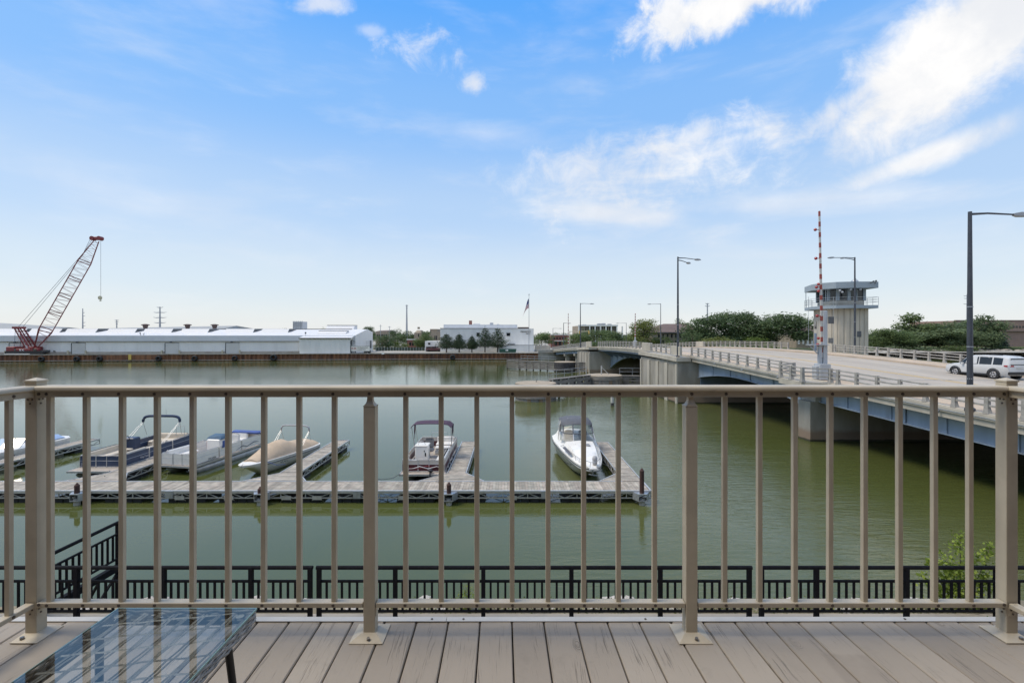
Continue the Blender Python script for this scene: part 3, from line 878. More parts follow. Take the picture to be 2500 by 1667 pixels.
# ================================================================== riverwalk below
WZ = 1.6
M('walk_concrete', (.46, .41, .34), .9, var=.1, vs=.7, bump=.2, bs=20, dirt=.3, ds=.6)
m = MB(); m.box(-60, 60, -8, 10.72, WZ - 1.4, WZ); tag(m.build('riverwalk', 'walk_concrete'), kind='structure')
M('bank_soil', (.22, .19, .13), .95, var=.3, vs=1.5, bump=.5, bs=8)
m = MB(); nx = 160; rows = [(10.715, WZ - .02), (11.0, WZ - .03), (11.35, WZ - .12), (12.1, WZ - .8), (13.4, -.4)]
for r_ in range(len(rows)):
    for i in range(nx + 1): m.v.append((-60 + 120 * i / nx, rows[r_][0] + (random.uniform(-.06, .06) if r_ else 0), rows[r_][1] + (random.uniform(-.06, .05) if r_ > 1 else 0)))
for r_ in range(len(rows) - 1):
    for i in range(nx): m.f.append((r_ * (nx + 1) + i, r_ * (nx + 1) + i + 1, (r_ + 1) * (nx + 1) + i + 1, (r_ + 1) * (nx + 1) + i)); m.mi.append(0)
tag(m.build('bank', 'bank_soil'), kind='structure')

M('fence_black', (.006, .0065, .009), .7, .0, var=.3, vs=4, dirt=.06, ds=14, dirtcol=(.25, .25, .26), spec=.12)
FY = 10.55
fz = dict(top=2.704, mid=2.409, bot=1.756)
mb_ = MB(); mb_.bevbox(-.023, .023, -.018, .018, 0, fz['mid'] - fz['bot'], .003); fbal = mb_.mesh('baluster', 'fence_black')
mb_ = MB(); mb_.bevbox(-.044, .044, -.044, .044, 0, fz['top'] - WZ - .01, .004); fpost = mb_.mesh('post', 'fence_black')
def fence(label, posts, xa=None, xb=None):
    P = [(x - CX) / FPX * FY for x in posts]
    f = thing('riverwalk_fence', label, 'fence', ((P[0] + P[-1]) / 2, FY, WZ), group='black fence sections along the riverwalk')
    a = P[0] - .06 if xa is None else xa; b_ = P[-1] + .06 if xb is None else xb
    for nm, r_ in (('top', .042), ('mid', .030), ('bot', .030)):
        m = MB(); m.cyl((a if nm == 'top' else P[0], FY, fz[nm]), (b_ if nm == 'top' else P[-1], FY, fz[nm]), r_, n=12); m.build({'top': 'top_rail', 'mid': 'middle_rail', 'bot': 'bottom_rail'}[nm], 'fence_black', f, smooth=50)
    for p in P: place('post', fpost, f, (p, FY, WZ))
    for p, q in zip(P, P[1:]):
        n_ = max(1, round((q - p) / .1612))
        for i in range(1, n_): place('baluster', fbal, f, (p + (q - p) * i / n_, FY, fz['bot']))
fence('black metal riverwalk fence section behind the side table', (-242, -26, 187, 400, 613, 757))
fence('black metal riverwalk fence section below the middle of the balcony', (779, 965, 1180, 1395, 1612, 1829))
fence('black metal riverwalk fence section beside the leafy bush', (1859, 1993, 2213, 2433, 2650))
# railing of the landing that leads out to the dock gangway
lx = -10.45
ld = thing('landing_railing', 'black railing reaching out over the water behind the fence at left', 'railing', (lx - 1.1, 11.7, WZ))
ya, yb = 10.68, 12.82
for nm, r_ in (('top', .042), ('mid', .030), ('bot', .030)):
    m = MB(); m.cyl((lx, ya, fz[nm] + .10), (lx, yb, fz[nm] + .10), r_, n=10); m.build({'top': 'top_rail', 'mid': 'middle_rail', 'bot': 'bottom_rail'}[nm], 'fence_black', ld, smooth=50)
for yy in (ya, yb): place('post', fpost, ld, (lx, yy, WZ + .1))
for i in range(1, 13): place('baluster', fbal, ld, (lx, ya + (yb - ya) * i / 13, fz['bot'] + .10))
m = MB(); m.box(lx - .06, lx + .06, ya, yb + .05, WZ - .06, WZ + .1); m.build('support_beam', 'fence_black', ld)
m = MB(); m.bar((lx, yb, WZ - .1), (lx, 11.4, .3), .05); m.bar((lx, yb, WZ - .1), (lx, yb, -.3), .09); m.bar((lx - 1.6, 12.9, .5), (lx, 11.6, WZ), .05); m.bar((lx - 1.0, 12.9, .4), (lx, 12.3, WZ), .05); m.build('brace', 'fence_black', ld)

# rocks and weeds between fence and water
M('rock_stone', (.44, .41, .37), .9, var=.3, vs=4, bump=.4, bs=18)
rock_me = [rock_mesh(40 + i).mesh('rock', 'rock_stone') for i in range(6)]
for i in range(64):
    X = random.uniform(-10.5, 11.5); s = random.uniform(.10, .26)
    if 3.0 < X < 5 or -1.2 < X < .4: s *= .7
    o = place('rock', rock_me[i % 6], None, (X, random.uniform(10.95, 11.35), WZ - .06 - s * .1), random.uniform(0, 6), scale=(s * 1.3, s, s * .62))
    tag(o, 'pale stone at the foot of the black riverwalk fence', 'rock', 'stones along the riverwalk edge')
def leaves(name, pts, size, mat, seed=3):
    r = np.random.default_rng(seed); P = np.array(pts); k = len(P)
    nrm = r.normal(size=(k, 3)) + np.array([0, -.4, .7]); nrm /= np.linalg.norm(nrm, axis=1)[:, None]
    a = np.cross(nrm, r.normal(size=(k, 3))); a /= np.linalg.norm(a, axis=1)[:, None]; c = np.cross(nrm, a)
    s = (size * r.uniform(.6, 1.3, k))[:, None]
    V = np.stack([P - a * s, P + c * s * .75, P + a * s, P - c * s * .75], 1).reshape(-1, 3)
    T = r.uniform(0, 1, k); return np_mesh(name, V, np.arange(4 * k).reshape(-1, 4), mat, np.stack([T, T, T, np.ones(k)], 1))
def shrub(label, X, Y, z, stems, name='leafy_shrub', mat='leaf_bush', size=.035, seed=2, dens=90, cat='bush'):
    t = thing(name, label, cat, (X, Y, z)); r = random.Random(seed); pts = []; m = MB()
    for dx, dy, h in stems:
        top = (dx, dy, h); m.tube([(dx * .1, dy * .1, 0), (dx * .6, dy * .6, h * .5), top], [.014, .009, .003], 5)
        for i in range(int(dens * h)):
            f = r.uniform(.12, 1.02); sp = .20 * h * (1.05 - f) + .05
            pts.append((dx * f + r.gauss(0, sp), dy * f + r.gauss(0, sp * .8), max(.02, h * f + r.gauss(0, .06))))
    m.build('stem', 'bark', t, local=True); o = bpy.data.objects.new('foliage', leaves('foliage', pts, size, mat, seed)); COL.objects.link(o); o.parent = t
shrub('bright green leafy bush growing behind the fence at lower right', PX(2345, 11.1), 11.1, WZ - .1, [(0, 0, 1.70), (-.40, .1, 1.2), (-.72, 0, 1.12), (.35, .1, 1.05), (.68, 0, 1.42), (-.2, -.1, 1.0), (.5, -.1, .8), (-.9, 0, .7)], size=.042, dens=190)
shrub('small yellow green weed growing behind the middle of the fence', PX(1138, 10.95), 10.95, WZ - .1, [(0, 0, .62), (-.12, 0, .45), (.1, .05, .5), (.2, 0, .35), (-.25, 0, .3)], name='weed', size=.018, seed=5, dens=240, cat='weed')
gp = []
for i in range(5200):
    X = random.uniform(-3, 11.5) if i % 3 else random.uniform(3.5, 11.5)
    gp.append((X, random.uniform(10.76, 11.3), WZ + abs(random.gauss(0, .05)) - .03))
o = bpy.data.objects.new('ground_cover', leaves('ground_cover', gp, .022, 'leaf_olive', 9)); COL.objects.link(o)
tag(o, 'low ivy and grass along the edge behind the riverwalk fence', 'ground cover', kind='stuff')
# ================================================================== floating dock
M('dock_plank', (.365, .33, .28), .85, var=.25, vs=3, bump=.4, bs=20, tint=True, dirt=.3, ds=5, dirtcol=(.22, .18, .15))
M('float_black', (.02, .021, .026), .6, var=.3, vs=4, dirt=.25, ds=3, dirtcol=(.10, .10, .10))
M('pile_rust', (.065, .034, .029), .85, var=.3, vs=6, bump=.3, bs=20)
M('pile_concrete', (.40, .39, .35), .8, var=.2, vs=4)
KZ = .56                                   # dock surface above water
dock = thing('floating_dock', 'weathered wooden floating dock with five finger piers and aluminium trusses', 'dock', (-10, 23.1, 0))
def planks(x0, x1, y0, y1, along, wid=.14, zt=KZ, gusset=None):
    m = MB(); tint = []
    n_ = int(((x1 - x0) if along == 'y' else (y1 - y0)) / wid)
    for i in range(n_):
        v = random.uniform(.76, 1.12); w_ = random.uniform(.97, 1.03); dz = random.uniform(-.004, .004); e = random.uniform(0, .012)
        a = (x0 if along == 'y' else y0) + i * wid + .004; b_ = a + wid - .008
        if along == 'y': m.box(a, b_, y0 + e, y1 - e, zt - .035, zt + dz)
        else:
            xa, xb = (x0, x1) if gusset is None else gusset((a + b_) / 2)
            m.box(xa + e, xb - e, a, b_, zt - .035, zt + dz)
        tint += [(v, v * w_ * .99, v * w_ * .97, 1)] * 6
    m.tint = tint; return m
def truss(m, p0, p1, zt, zb, n_):
    p0 = Vector((*p0, 0)); p1 = Vector((*p1, 0))
    for i in range(n_):
        a = p0.lerp(p1, i / n_); c = p0.lerp(p1, (i + 1) / n_); mid = (a + c) / 2
        m.bar(a + Vector((0, 0, zt)), mid + Vector((0, 0, zb)), .03); m.bar(mid + Vector((0, 0, zb)), c + Vector((0, 0, zt)), .03)
        m.bar(c + Vector((0, 0, zt)), c + Vector((0, 0, zb)), .04)
    m.bar(p0 + Vector((0, 0, zb)), p1 + Vector((0, 0, zb)), .05, .05)
DY0, DY1, DX0, DX1 = 22.32, 23.78, -46.0, 6.42
wk = planks(DX0, DX1 - .03, DY0 + .06, DY1 - .05, 'y').build('walkway', 'dock_plank', dock)
m = MB(); m.bar((DX0, DY0, KZ - .045), (DX1, DY0, KZ - .045), .10, .12); m.bar((DX0, DY1, KZ - .035), (DX1 - 1.0, DY1, KZ - .035), .07, .09); m.bar((DX1, DY0, KZ - .045), (DX1, DY1, KZ - .045), .08, .12); m.build('rim', 'alum', wk)
m = MB(); truss(m, (DX0, DY0), (DX1, DY0), KZ - .10, .235, 46); truss(m, (DX0, DY1), (DX1, DY1), KZ - .10, .235, 46); m.build('truss', 'alum', wk)
X = DX0 + .6; k = 0
while X + 1.75 < DX1:
    L = 1.75
    m = MB()
    for j in range(4): m.bevbox(X + j * L / 4 + .01, X + (j + 1) * L / 4 - .01, DY0 + .08, DY1 - .08, -.25, .21, .03)
    m.build('float', 'float_black', wk); X += (2.95, 2.35)[k % 2]; k += 1
m = MB()
for x in (415, 872, 1330):
    Xp = PX(x, DY0); m.box(Xp - .17, Xp + .17, DY0 - .075, DY0 - .05, .22, KZ + .012)
m.build('joint_plate', 'galv', wk)
m = MB()
for x in (440, 560, 700, 775, 985, 1250):
    Xp = PX(x, DY0); m.box(Xp - .22, Xp + .22, DY0 - .056, DY0 - .051, .16, .34); m.bar((Xp - .15, DY0 - .03, .2), (Xp - .45, DY0 + .3, -.1), .06, .02); m.bar((Xp + .1, DY0 - .03, .2), (Xp + .3, DY0 + .3, -.1), .06, .02)
m.build('anchor_plate', 'alum', wk)
# cleats and small gear on the walkway
for x in (95, 450, 585, 1065, 1385):
    Xp = PX(x, 23.2); m = MB(); yy = random.choice((22.5, 23.6)); m.bar((Xp - .12, yy, KZ + .06), (Xp + .12, yy, KZ + .06), .025); m.bar((Xp - .04, yy, KZ), (Xp - .04, yy, KZ + .06), .02); m.bar((Xp + .04, yy, KZ), (Xp + .04, yy, KZ + .06), .02); m.build('cleat', 'alum', wk)
for xa, xb, fl, fr, ye in ((-29.4, -28.5, -30.4, -27.5, 33.4), (-21.05, -20.07, -22.1, -19.05, 33.0), (-12.10, -11.10, -13.3, -10.15, 33.0), (-3.36, -2.40, -4.63, -1.36, 32.6), (5.50, 6.42, 4.3, 6.42, 32.4)):
    y0 = DY1 + .02; yg = 25.2
    def gus(Y):
        f = max(0, 1 - (Y - y0) / (yg - y0)); return xa + .04 + (fl - xa) * f, xb - .04 + (fr - xb) * f
    fp = planks(xa, xb, y0, ye, 'x', gusset=gus).build('finger_pier', 'dock_plank', dock)
    m = MB(); zr = KZ - .03
    m.bar((fl, y0, zr), (xa, yg, zr), .05, .08); m.bar((xa, yg, zr), (xa, ye, zr), .05, .09); m.bar((xa, ye, zr), (xb, ye, zr), .05, .09); m.bar((xb, yg, zr), (xb, ye, zr), .05, .09); m.bar((fr, y0, zr), (xb, yg, zr), .05, .08)
    m.build('rim', 'alum', fp)
    m = MB(); truss(m, (xa, yg), (xa, ye), KZ - .08, .235, 8); truss(m, (xb, yg), (xb, ye), KZ - .08, .235, 8); m.build('truss', 'alum', fp)
    for yy in (25.6, 28.6, 31.6):
        m = MB()
        for j in range(2): m.bevbox(xa + .06, xb - .06, yy + j * .6, yy + j * .6 + .58, -.25, .21, .03)
        m.build('float', 'float_black', fp)
for x, zt, lab in ((188, .95, 'short rusty capped dock pile at left of the dock front'), (635, .78, 'dock pile in front of the tan covered boat'), (1096, .98, 'rusty dock pile in front of the maroon pontoon boat'), (1567, 1.62, 'tall dark red pile at the right end of the dock')):
    Xp = PX(x, DY0 - .24); yp = DY0 - .24
    p = thing('dock_pile', lab, 'pile', (Xp, yp, 0), group='piles holding the floating dock')
    m = MB(); m.lathe([(.105, .52), (.105, zt - .06), (.06, zt - .01), (.03, zt + .05)], (Xp, yp, 0), 14); m.build('shaft', 'pile_rust', p, smooth=40)
    m = MB(); m.lathe([(.135, -1.2), (.135, .30)], (Xp, yp, 0), 14); m.build('sleeve', 'pile_concrete', p, smooth=40)
    m = MB(); m.prism([(Xp - .38, yp + .17), (Xp + .38, yp + .17), (Xp + .18, yp - .19), (Xp - .18, yp - .19)], .20, .24); m.prism([(Xp - .38, yp + .17), (Xp + .38, yp + .17), (Xp + .18, yp - .19), (Xp - .18, yp - .19)], .50, .54)
    for s in (-1, 1): m.bar((Xp + s * .37, yp + .16, .37), (Xp + s * .18, yp - .17, .37), .02, .28)
    m.build('collar', 'galv', p)

# ================================================================== boats
M('pontoon_alum', (.50, .51, .51), .4, .5, var=.2, vs=2.5, dirt=.3, ds=3, dirtcol=(.25, .25, .22))
M('boat_white', (.80, .775, .72), .3, var=.04, vs=2, dirt=.10, ds=1.5, dirtcol=(.5, .47, .40))
M('boat_hull_grey', (.52, .51, .47), .35, var=.06, vs=2)
M('boat_navy', (.035, .055, .105), .35, var=.1, vs=2)
M('boat_maroon', (.085, .022, .028), .35, var=.1, vs=2)
M('boat_beige', (.58, .53, .47), .5, var=.05, vs=2)
M('seat_beige', (.60, .53, .43), .6, var=.07, vs=4, bump=.1, bs=30)
M('seat_white', (.74, .72, .68), .55, var=.05, vs=4)
M('seat_grey', (.32, .30, .28), .6, var=.07, vs=4)
M('boat_carpet', (.40, .35, .30), .95, var=.12, vs=6, bump=.2, bs=80)
M('canvas_navy', (.032, .05, .10), .75, var=.15, vs=4, bump=.2, bs=30)
M('canvas_blue', (.06, .11, .32), .75, var=.15, vs=4)
M('canvas_teal', (.06, .12, .19), .75, var=.15, vs=4)
M('canvas_purple', (.062, .030, .055), .75, var=.15, vs=4)
M('canvas_tan', (.50, .385, .27), .8, var=.08, vs=3, bump=.25, bs=8)
M('canvas_grey', (.10, .105, .12), .75, var=.12, vs=4)
M('canvas_paleg', (.42, .42, .43), .75, var=.12, vs=4)
M('canvas_sky', (.25, .36, .55), .75, var=.12, vs=4)
M('chrome', (.5, .5, .5), .38, .6, var=.1)
M('boat_black', (.02, .02, .022), .4)
M('rope', (.10, .11, .12), .9)
M('clear_vinyl', (.30, .31, .33), .12, var=.1)
M('decal_silver', (.62, .60, .60), .4)
M('decal_red', (.45, .05, .06), .4)

def rail_arch(m, p0, p1, z0, z1, r=.018):
    """upside-down U of tube between two base points"""
    p0 = Vector(p0); p1 = Vector(p1); d = (p1 - p0).normalized() * .08
    m.tube([p0 + Vector((0, 0, z0)), p0 + Vector((0, 0, z1 - .08)), p0 + d * .4 + Vector((0, 0, z1 - .02)), p0 + d + Vector((0, 0, z1)), p1 - d + Vector((0, 0, z1)), p1 - d * .4 + Vector((0, 0, z1 - .02)), p1 + Vector((0, 0, z1 - .08)), p1 + Vector((0, 0, z0))], r, 5)
def pontoon(label, cat, loc, rz, W, L, upper, lower, split, porch, seat, gate=True):
    """pontoon boat, bow at local y=0 facing -y, waterline at z=0"""
    b = thing('pontoon_boat', label, cat, loc, rz)
    hw = W / 2; dz = .50
    for s in (-1, 1):
        m = MB(); c = s * (hw - .38); r = .30; zc = .12
        m.tube([(c, .12, zc + .16), (c, .30, zc + .10), (c, .62, zc + .02), (c, 1.1, zc), (c, L - .1, zc), (c, L, zc)], [.03, .12, .22, r, r, r], 14)
        m.build('pontoon', 'pontoon_alum', b, smooth=40, local=True)
    m = MB(); m.bevbox(-hw, hw, 0, L, dz - .09, dz, .03); dk = m.build('deck', 'boat_carpet', b, local=True)
    m = MB(); e = .012
    for a, c in (((-hw - e, 0), (-hw - e, L)), ((hw + e, 0), (hw + e, L)), ((-hw, -e), (hw, -e)), ((-hw, L + e), (hw, L + e))): m.bar((*a, dz - .045), (*c, dz - .045), .03, .10)
    m.build('deck_trim', 'alum', dk, local=True)
    f0, f1 = dz + .05, dz + .66; zs = f0 + (f1 - f0) * split; hi = hw - .06
    def panel(p0, p1):
        p0 = Vector((*p0, 0)); p1 = Vector((*p1, 0))
        m = MB(); m.bar(p0 + Vector((0, 0, (zs + f1) / 2 - .02)), p1 + Vector((0, 0, (zs + f1) / 2 - .02)), .012, f1 - zs - .04)
        m.bar(p0 + Vector((0, 0, (f0 + zs) / 2)), p1 + Vector((0, 0, (f0 + zs) / 2)), .012, zs - f0 - .004, 1)
        pn = m.build('fence_panel', [upper, lower], b, local=True)
        m = MB(); rail_arch(m, p0, p1, dz, f1); m.tube([p0 + Vector((0, 0, zs)), p1 + Vector((0, 0, zs))], .013, 5); m.tube([p0 + Vector((0, 0, f0)), p1 + Vector((0, 0, f0))], .013, 5)
        m.build('rail', 'alum', pn, smooth=50, local=True)
    y0 = porch
    gx = .28
    panel((-hi, y0), (-gx - .02, y0)); panel((gx + .02, y0), (hi, y0))
    if gate: panel((-gx, y0 + .012), (gx, y0 + .012))
    n_ = 3; seg = (L - .35 - y0) / n_
    for s in (-1, 1):
        for i in range(n_): panel((s * hi, y0 + i * seg + .03), (s * hi, y0 + (i + 1) * seg - .03))
    panel((-hi, L - .3), (hi, L - .3))
    def seat_block(x0, x1, ya, yb, back=None):
        m = MB(); m.bevbox(x0, x1, ya, yb, dz + .003, dz + .28, .02); m.bevbox(x0 - .01, x1 + .01, ya - .01, yb + .01, dz + .282, dz + .42, .05)
        if back == 'y-': m.bevbox(x0, x1, ya - .02, ya + .16, dz + .36, dz + .76, .06)
        if back == 'y+': m.bevbox(x0, x1, yb - .16, yb + .02, dz + .36, dz + .76, .06)
        if back == 'x-': m.bevbox(x0 - .02, x0 + .15, ya, yb, dz + .36, dz + .76, .06)
        if back == 'x+': m.bevbox(x1 - .15, x1 + .02, ya, yb, dz + .36, dz + .76, .06)
        m.build('seat', seat, b, local=True, smooth=35)
    return b, hw, dz, f1, seat_block
def bimini_boot(b, hw, y, z, mat, yb, zb, r=.085, rise=.10):
    """folded bimini: sleeve of canvas round bent bows, on slanting poles"""
    m = MB(); pts = []; w_ = hw - .05
    for i in range(13):
        a = math.pi * i / 12; x = -w_ * math.copysign(abs(math.cos(a)) ** .35, math.cos(a)); pts.append((x, y + .02 * math.sin(a * 3), z - .30 + .30 * math.sin(a) ** .6 + rise * math.sin(a)))
    m.tube(pts, [r * .8] + [r] * 11 + [r * .8], 9); o = m.build('bimini_boot', mat, b, smooth=True, local=True)
    for s in (-1, 1):
        m = MB()
        m.cyl((s * w_, y, z - .26), (s * w_, yb, zb), .012, n=6); m.cyl((s * w_, y + .06, z - .3), (s * (w_ - .03), yb + .28, zb), .012, n=6); m.cyl((s * w_, y, z - .3), (s * (w_ - .05), y + .25, zb + .15), .012, n=6)
        m.build('bimini_frame', 'chrome', b, local=True)
    return o

# navy pontoon boat -------------------------------------------------
b, hw, dz, f1, sb = pontoon('navy blue pontoon boat with beige seats and folded navy bimini', 'boat', (-22.45, 25.7, 0), 0, 2.45, 6.9, 'boat_navy', 'boat_navy', .52, .72, 'seat_beige')
sb(-1.1, -.45, .9, 3.1, 'x-'); sb(.45, 1.1, 1.0, 2.5, 'x+'); sb(-1.1, -.4, 3.3, 4.0, 'y+'); sb(.2, 1.1, 3.6, 4.3, 'y+'); sb(-1.0, 1.0, 5.4, 6.4, 'y+')
m = MB(); m.bevbox(-1.08, -.35, 3.45, 4.0, dz + .01, dz + 1.02, .05); m.build('console', 'boat_navy', b, local=True)
m = MB(); rings = torus(.17, .018, 16, 6); rings.v = [(x - .72, y + 3.35, z + dz + 1.02) for x, y, z in rings.v]; rings.build('steering_wheel', 'boat_black', b, local=True)
o = bimini_boot(b, hw, 5.25, 2.46, 'canvas_navy', 3.6, f1)
m = MB()
for i in range(9): pass
m.tube([(.5, 5.9, f1), (.5, 5.9, f1 + .55), (.55, 5.9, f1 + .62), (1.0, 5.9, f1 + .62), (1.05, 5.9, f1 + .55), (1.05, 5.9, f1)], .016, 6); m.cyl((.3, 5.25, 2.55), (.3, 5.25, 3.0), .008, n=5); m.build('boarding_rail', 'chrome', b, local=True)
lt = text_mesh('JC', .2, 'decal_silver', .002); place('logo', lt, b, (-.98, .70, dz + .20), rot=(rad(90), 0, 0), local=True)
lt = text_mesh('NepToon', .17, 'decal_silver', .002); place('logo', lt, b, (hw - .045, 2.3, dz + .22), rot=(rad(90), 0, rad(90)), local=True)
lt = text_mesh('NepToon', .14, 'decal_silver', .002); place('logo', lt, o, (0, 5.158, 2.56), rot=(rad(90), 0, 0), local=True)

# silver pontoon boat -----------------------------------------------
b, hw, dz, f1, sb = pontoon('silver and white pontoon boat with blue folded canvas at the stern', 'boat', (-18.6, 26.75, 0), rad(-9.5), 2.15, 6.0, 'boat_white', 'boat_white', .55, .10, 'seat_white')
sb(-.95, -.35, .3, 2.0, 'x-'); sb(.35, .95, .3, 1.9, None); sb(-.95, .2, 4.6, 5.5, 'y+')
m = MB(); m.bevbox(-.15, .75, 2.3, 2.9, dz + .01, dz + .98, .05); m.build('console', 'boat_white', b, local=True)
m = MB(); m.loft([[(-.2, 2.35, dz + .98), (.8, 2.35, dz + .98), (.8, 3.1, dz + .98), (-.2, 3.1, dz + .98)], [(-.1, 2.45, dz + 1.12), (.7, 2.45, dz + 1.12), (.7, 2.95, dz + 1.2), (-.1, 2.95, dz + 1.2)], [(.1, 2.6, dz + 1.2), (.5, 2.6, dz + 1.2), (.5, 2.8, dz + 1.24), (.1, 2.8, dz + 1.24)]], True, True); m.build('console_cover', 'canvas_teal', b, smooth=50, local=True)
m = MB(); m.bevbox(.2, .75, 3.5, 4.0, dz + .3, dz + .5, .05); m.bevbox(.2, .75, 3.9, 4.05, dz + .45, dz + 1.0, .06); m.cyl((.48, 3.75, dz), (.48, 3.75, dz + .3), .06, n=8); m.build('helm_seat', 'seat_white', b, local=True, smooth=35)
m = MB(); m.bevbox(-1.0, 1.05, 5.35, 5.75, f1 + .02, f1 + .20, .06); m.build('folded_bimini', 'canvas_blue', b, local=True, smooth=40)
for s_ in (-1, 1): m = MB(); m.cyl((s_ * 1.05, 5.5, f1 + .15), (s_ * 1.05, 6.0, dz), .018, n=6); m.build('bimini_pole', 'chrome', b, local=True)
m = MB(); m.bevbox(1.055, 1.09, 2.15, 2.35, dz + .55, dz + .95, .01); m.build('hanging_towel', 'canvas_blue', b, local=True)
m = MB(); m.bevbox(-.165, -.15, 2.35, 2.5, dz + .5, dz + .85, .004); m.build('sticker', 'decal_red', b, local=True)
lt = text_mesh('SYLVAN', .16, 'boat_black', .002); place('logo', lt, b, (hw - .035, 1.4, dz + .13), rot=(rad(90), 0, rad(90)), local=True)
m = MB()
m.tube([(hw - .045, 3.3, dz + .12), (hw - .045, 3.9, dz + .28), (hw - .045, 4.3, dz + .16), (hw - .045, 4.9, dz + .30), (hw - .045, 5.4, dz + .24)], [.004, .03, .02, .03, .004], 4); m.build('side_decal', 'boat_navy', b, local=True)

# maroon pontoon boat -----------------------------------------------
b, hw, dz, f1, sb = pontoon('maroon and beige pontoon boat with raised purple bimini top', 'boat', (-4.68, 25.15, 0), 0, 2.36, 6.4, 'boat_beige', 'boat_maroon', .58, .42, 'seat_white')
sb(-1.08, -.45, .55, 1.3, 'x-'); sb(.5, 1.08, .55, 2.6, 'x+'); sb(-.1, 1.0, 5.2, 5.9, 'y+'); sb(.0, .9, 4.2, 4.7, None)
m = MB(); m.bevbox(-.75, -.05, 1.9, 2.6, dz + .01, dz + .98, .04); m.bevbox(-.78, -.02, 1.88, 2.7, dz + .982, dz + 1.06, .03); co = m.build('console', 'boat_white', b, local=True)
m = MB(); m.box(-.20, -.13, 1.89, 1.899, dz + .45, dz + .65); m.box(-.25, -.20, 1.89, 1.899, dz + .70, dz + .78); m.build('console_latch', 'boat_black', co, local=True)
m = MB(); m.tube([(-.62, 2.1, dz + 1.06), (-.5, 2.05, dz + 1.25), (-.3, 2.05, dz + 1.25), (-.18, 2.1, dz + 1.06)], .014, 6); m.build('console_rail', 'chrome', co, local=True)
m = MB(); m.bevbox(-.55, .05, 3.3, 3.8, dz + .35, dz + .52, .05); m.bevbox(-.5, .0, 3.72, 3.9, dz + .5, dz + 1.05, .07); m.cyl((-.25, 3.55, dz), (-.25, 3.55, dz + .36), .07, n=8); m.build('helm_seat', 'seat_grey', b, local=True, smooth=35)
m = MB(); rings = []
for j in range(5):
    yy = 2.75 + j * .30; row = []
    for i in range(13):
        x = -1.18 + 2.36 * i / 12; e = abs(x) / 1.18
        row.append((x, yy, 2.52 + .10 * (1 - e ** 3) + .05 * math.sin(math.pi * j / 4) - .14 * max(0, e - .86) / .14))
    rings.append(row)
m.loft(rings, closed=False); low = [[(p[0], p[1], p[2] - .03) for p in r_] for r_ in rings]; m.loft(low, closed=False)
m.loft([rings[0], low[0]], closed=False); m.loft([rings[-1], low[-1]], closed=False)
m.build('bimini_canvas', 'canvas_purple', b, smooth=50, local=True)
m = MB()
for s in (-1, 1):
    m.cyl((s * 1.14, 2.85, 2.42), (s * 1.10, 3.5, f1), .018, n=6); m.cyl((s * 1.14, 3.85, 2.42), (s * 1.10, 3.5, f1), .018, n=6); m.cyl((s * 1.14, 2.78, 2.42), (s * 1.10, 1.9, f1), .008, n=5); m.cyl((s * 1.14, 3.9, 2.42), (s * 1.12, 4.6, f1), .012, n=5)
m.build('bimini_poles', 'chrome', b, local=True)
m = MB()
for s in (-1, 1): m.tube([(s * 1.14, 3.88, 2.42), (s * 1.13, 3.72, 2.0), (s * 1.11, 3.6, 1.6)], [.05, .045, .02], 6)
m.build('bimini_sleeve', 'canvas_purple', b, local=True)
m = MB(); m.tube([(-.5, 5.95, f1 + .02), (-.45, 5.95, f1 + .3), (.5, 5.95, f1 + .34), (.6, 5.95, f1 + .02)], .016, 6); m.build('stern_rail', 'chrome', b, local=True)
m = MB(); m.tube([(-1.0, .40, dz + .16), (-.5, .40, dz + .20), (-.2, .40, dz + .30), (.25, .40, dz + .18), (.7, .40, dz + .30), (1.05, .40, dz + .20)], [.006, .022, .028, .026, .022, .004], 5); m.build('wave_decal', 'decal_silver', b, local=True)
m = MB(); m.tube([(-.95, .398, dz + .23), (-.3, .398, dz + .17), (.2, .398, dz + .33), (.6, .398, dz + .22)], [.004, .012, .014, .003], 5); m.build('wave_decal', 'decal_red', b, local=True)
m = MB(); m.ball((.42, .16, dz + .14), .13, 8, .8); m.cyl((.42, .05, dz + .05), (.42, -.02, dz - .1), .06, n=8); m.build('trolling_motor', 'boat_black', b, local=True)
m = MB()
for i, (yy, zz) in enumerate(((.9, .2), (1.7, .3), (2.4, .2), (3.4, .25))): m.tube([(hw + .02, yy, dz + .1), (hw + .09, yy, dz - .05), (hw + .09, yy, dz - .35)], [.03, .10, .06], 7)
m.build('side_fenders', 'boat_black', b, local=True)

# hull loft ----------------------------------------------------------
def hull_rings(L, beam, free_b, free_s, st=13, chine=.35, bow_pow=.55, rake=1.0, keel=-.25):
    """rings from bow to stern; each ring runs port sheer - keel - starboard sheer"""
    R = []
    for i in range(st):
        f = i / (st - 1); y = L * f ** 1.35
        hb = beam / 2 * (min(1, (f ** bow_pow) * 1.08) if f < .9 else 1.0 - .04 * (f - .9) / .1); hb = max(hb, .02)
        zs = free_b + (free_s - free_b) * f
        zk = keel * min(1, f * 2.2) + (1 - min(1, f * 2.2)) * free_b * .55
        yk = y + rake * (1 - min(1, f * 2.6)); ck = hb * (.60 + .28 * f); zc = zk + (zs - zk) * chine
        yc = y + rake * .55 * (1 - min(1, f * 2.6))
        R.append([(-hb, y, zs), (-hb * .985, y + .01, zs - .10), (-ck, yc, zc), (-ck * .5, (yc + yk) / 2, (zc + zk) / 2 - .02), (0, yk, zk), (ck * .5, (yc + yk) / 2, (zc + zk) / 2 - .02), (ck, yc, zc), (hb * .985, y + .01, zs - .10), (hb, y, zs)])
    return R
def sheer(R, s, inset=0, dz=0):
    return [(r_[0 if s < 0 else 8][0] * (1 - inset), r_[0][1], r_[0][2] + dz) for r_ in R]

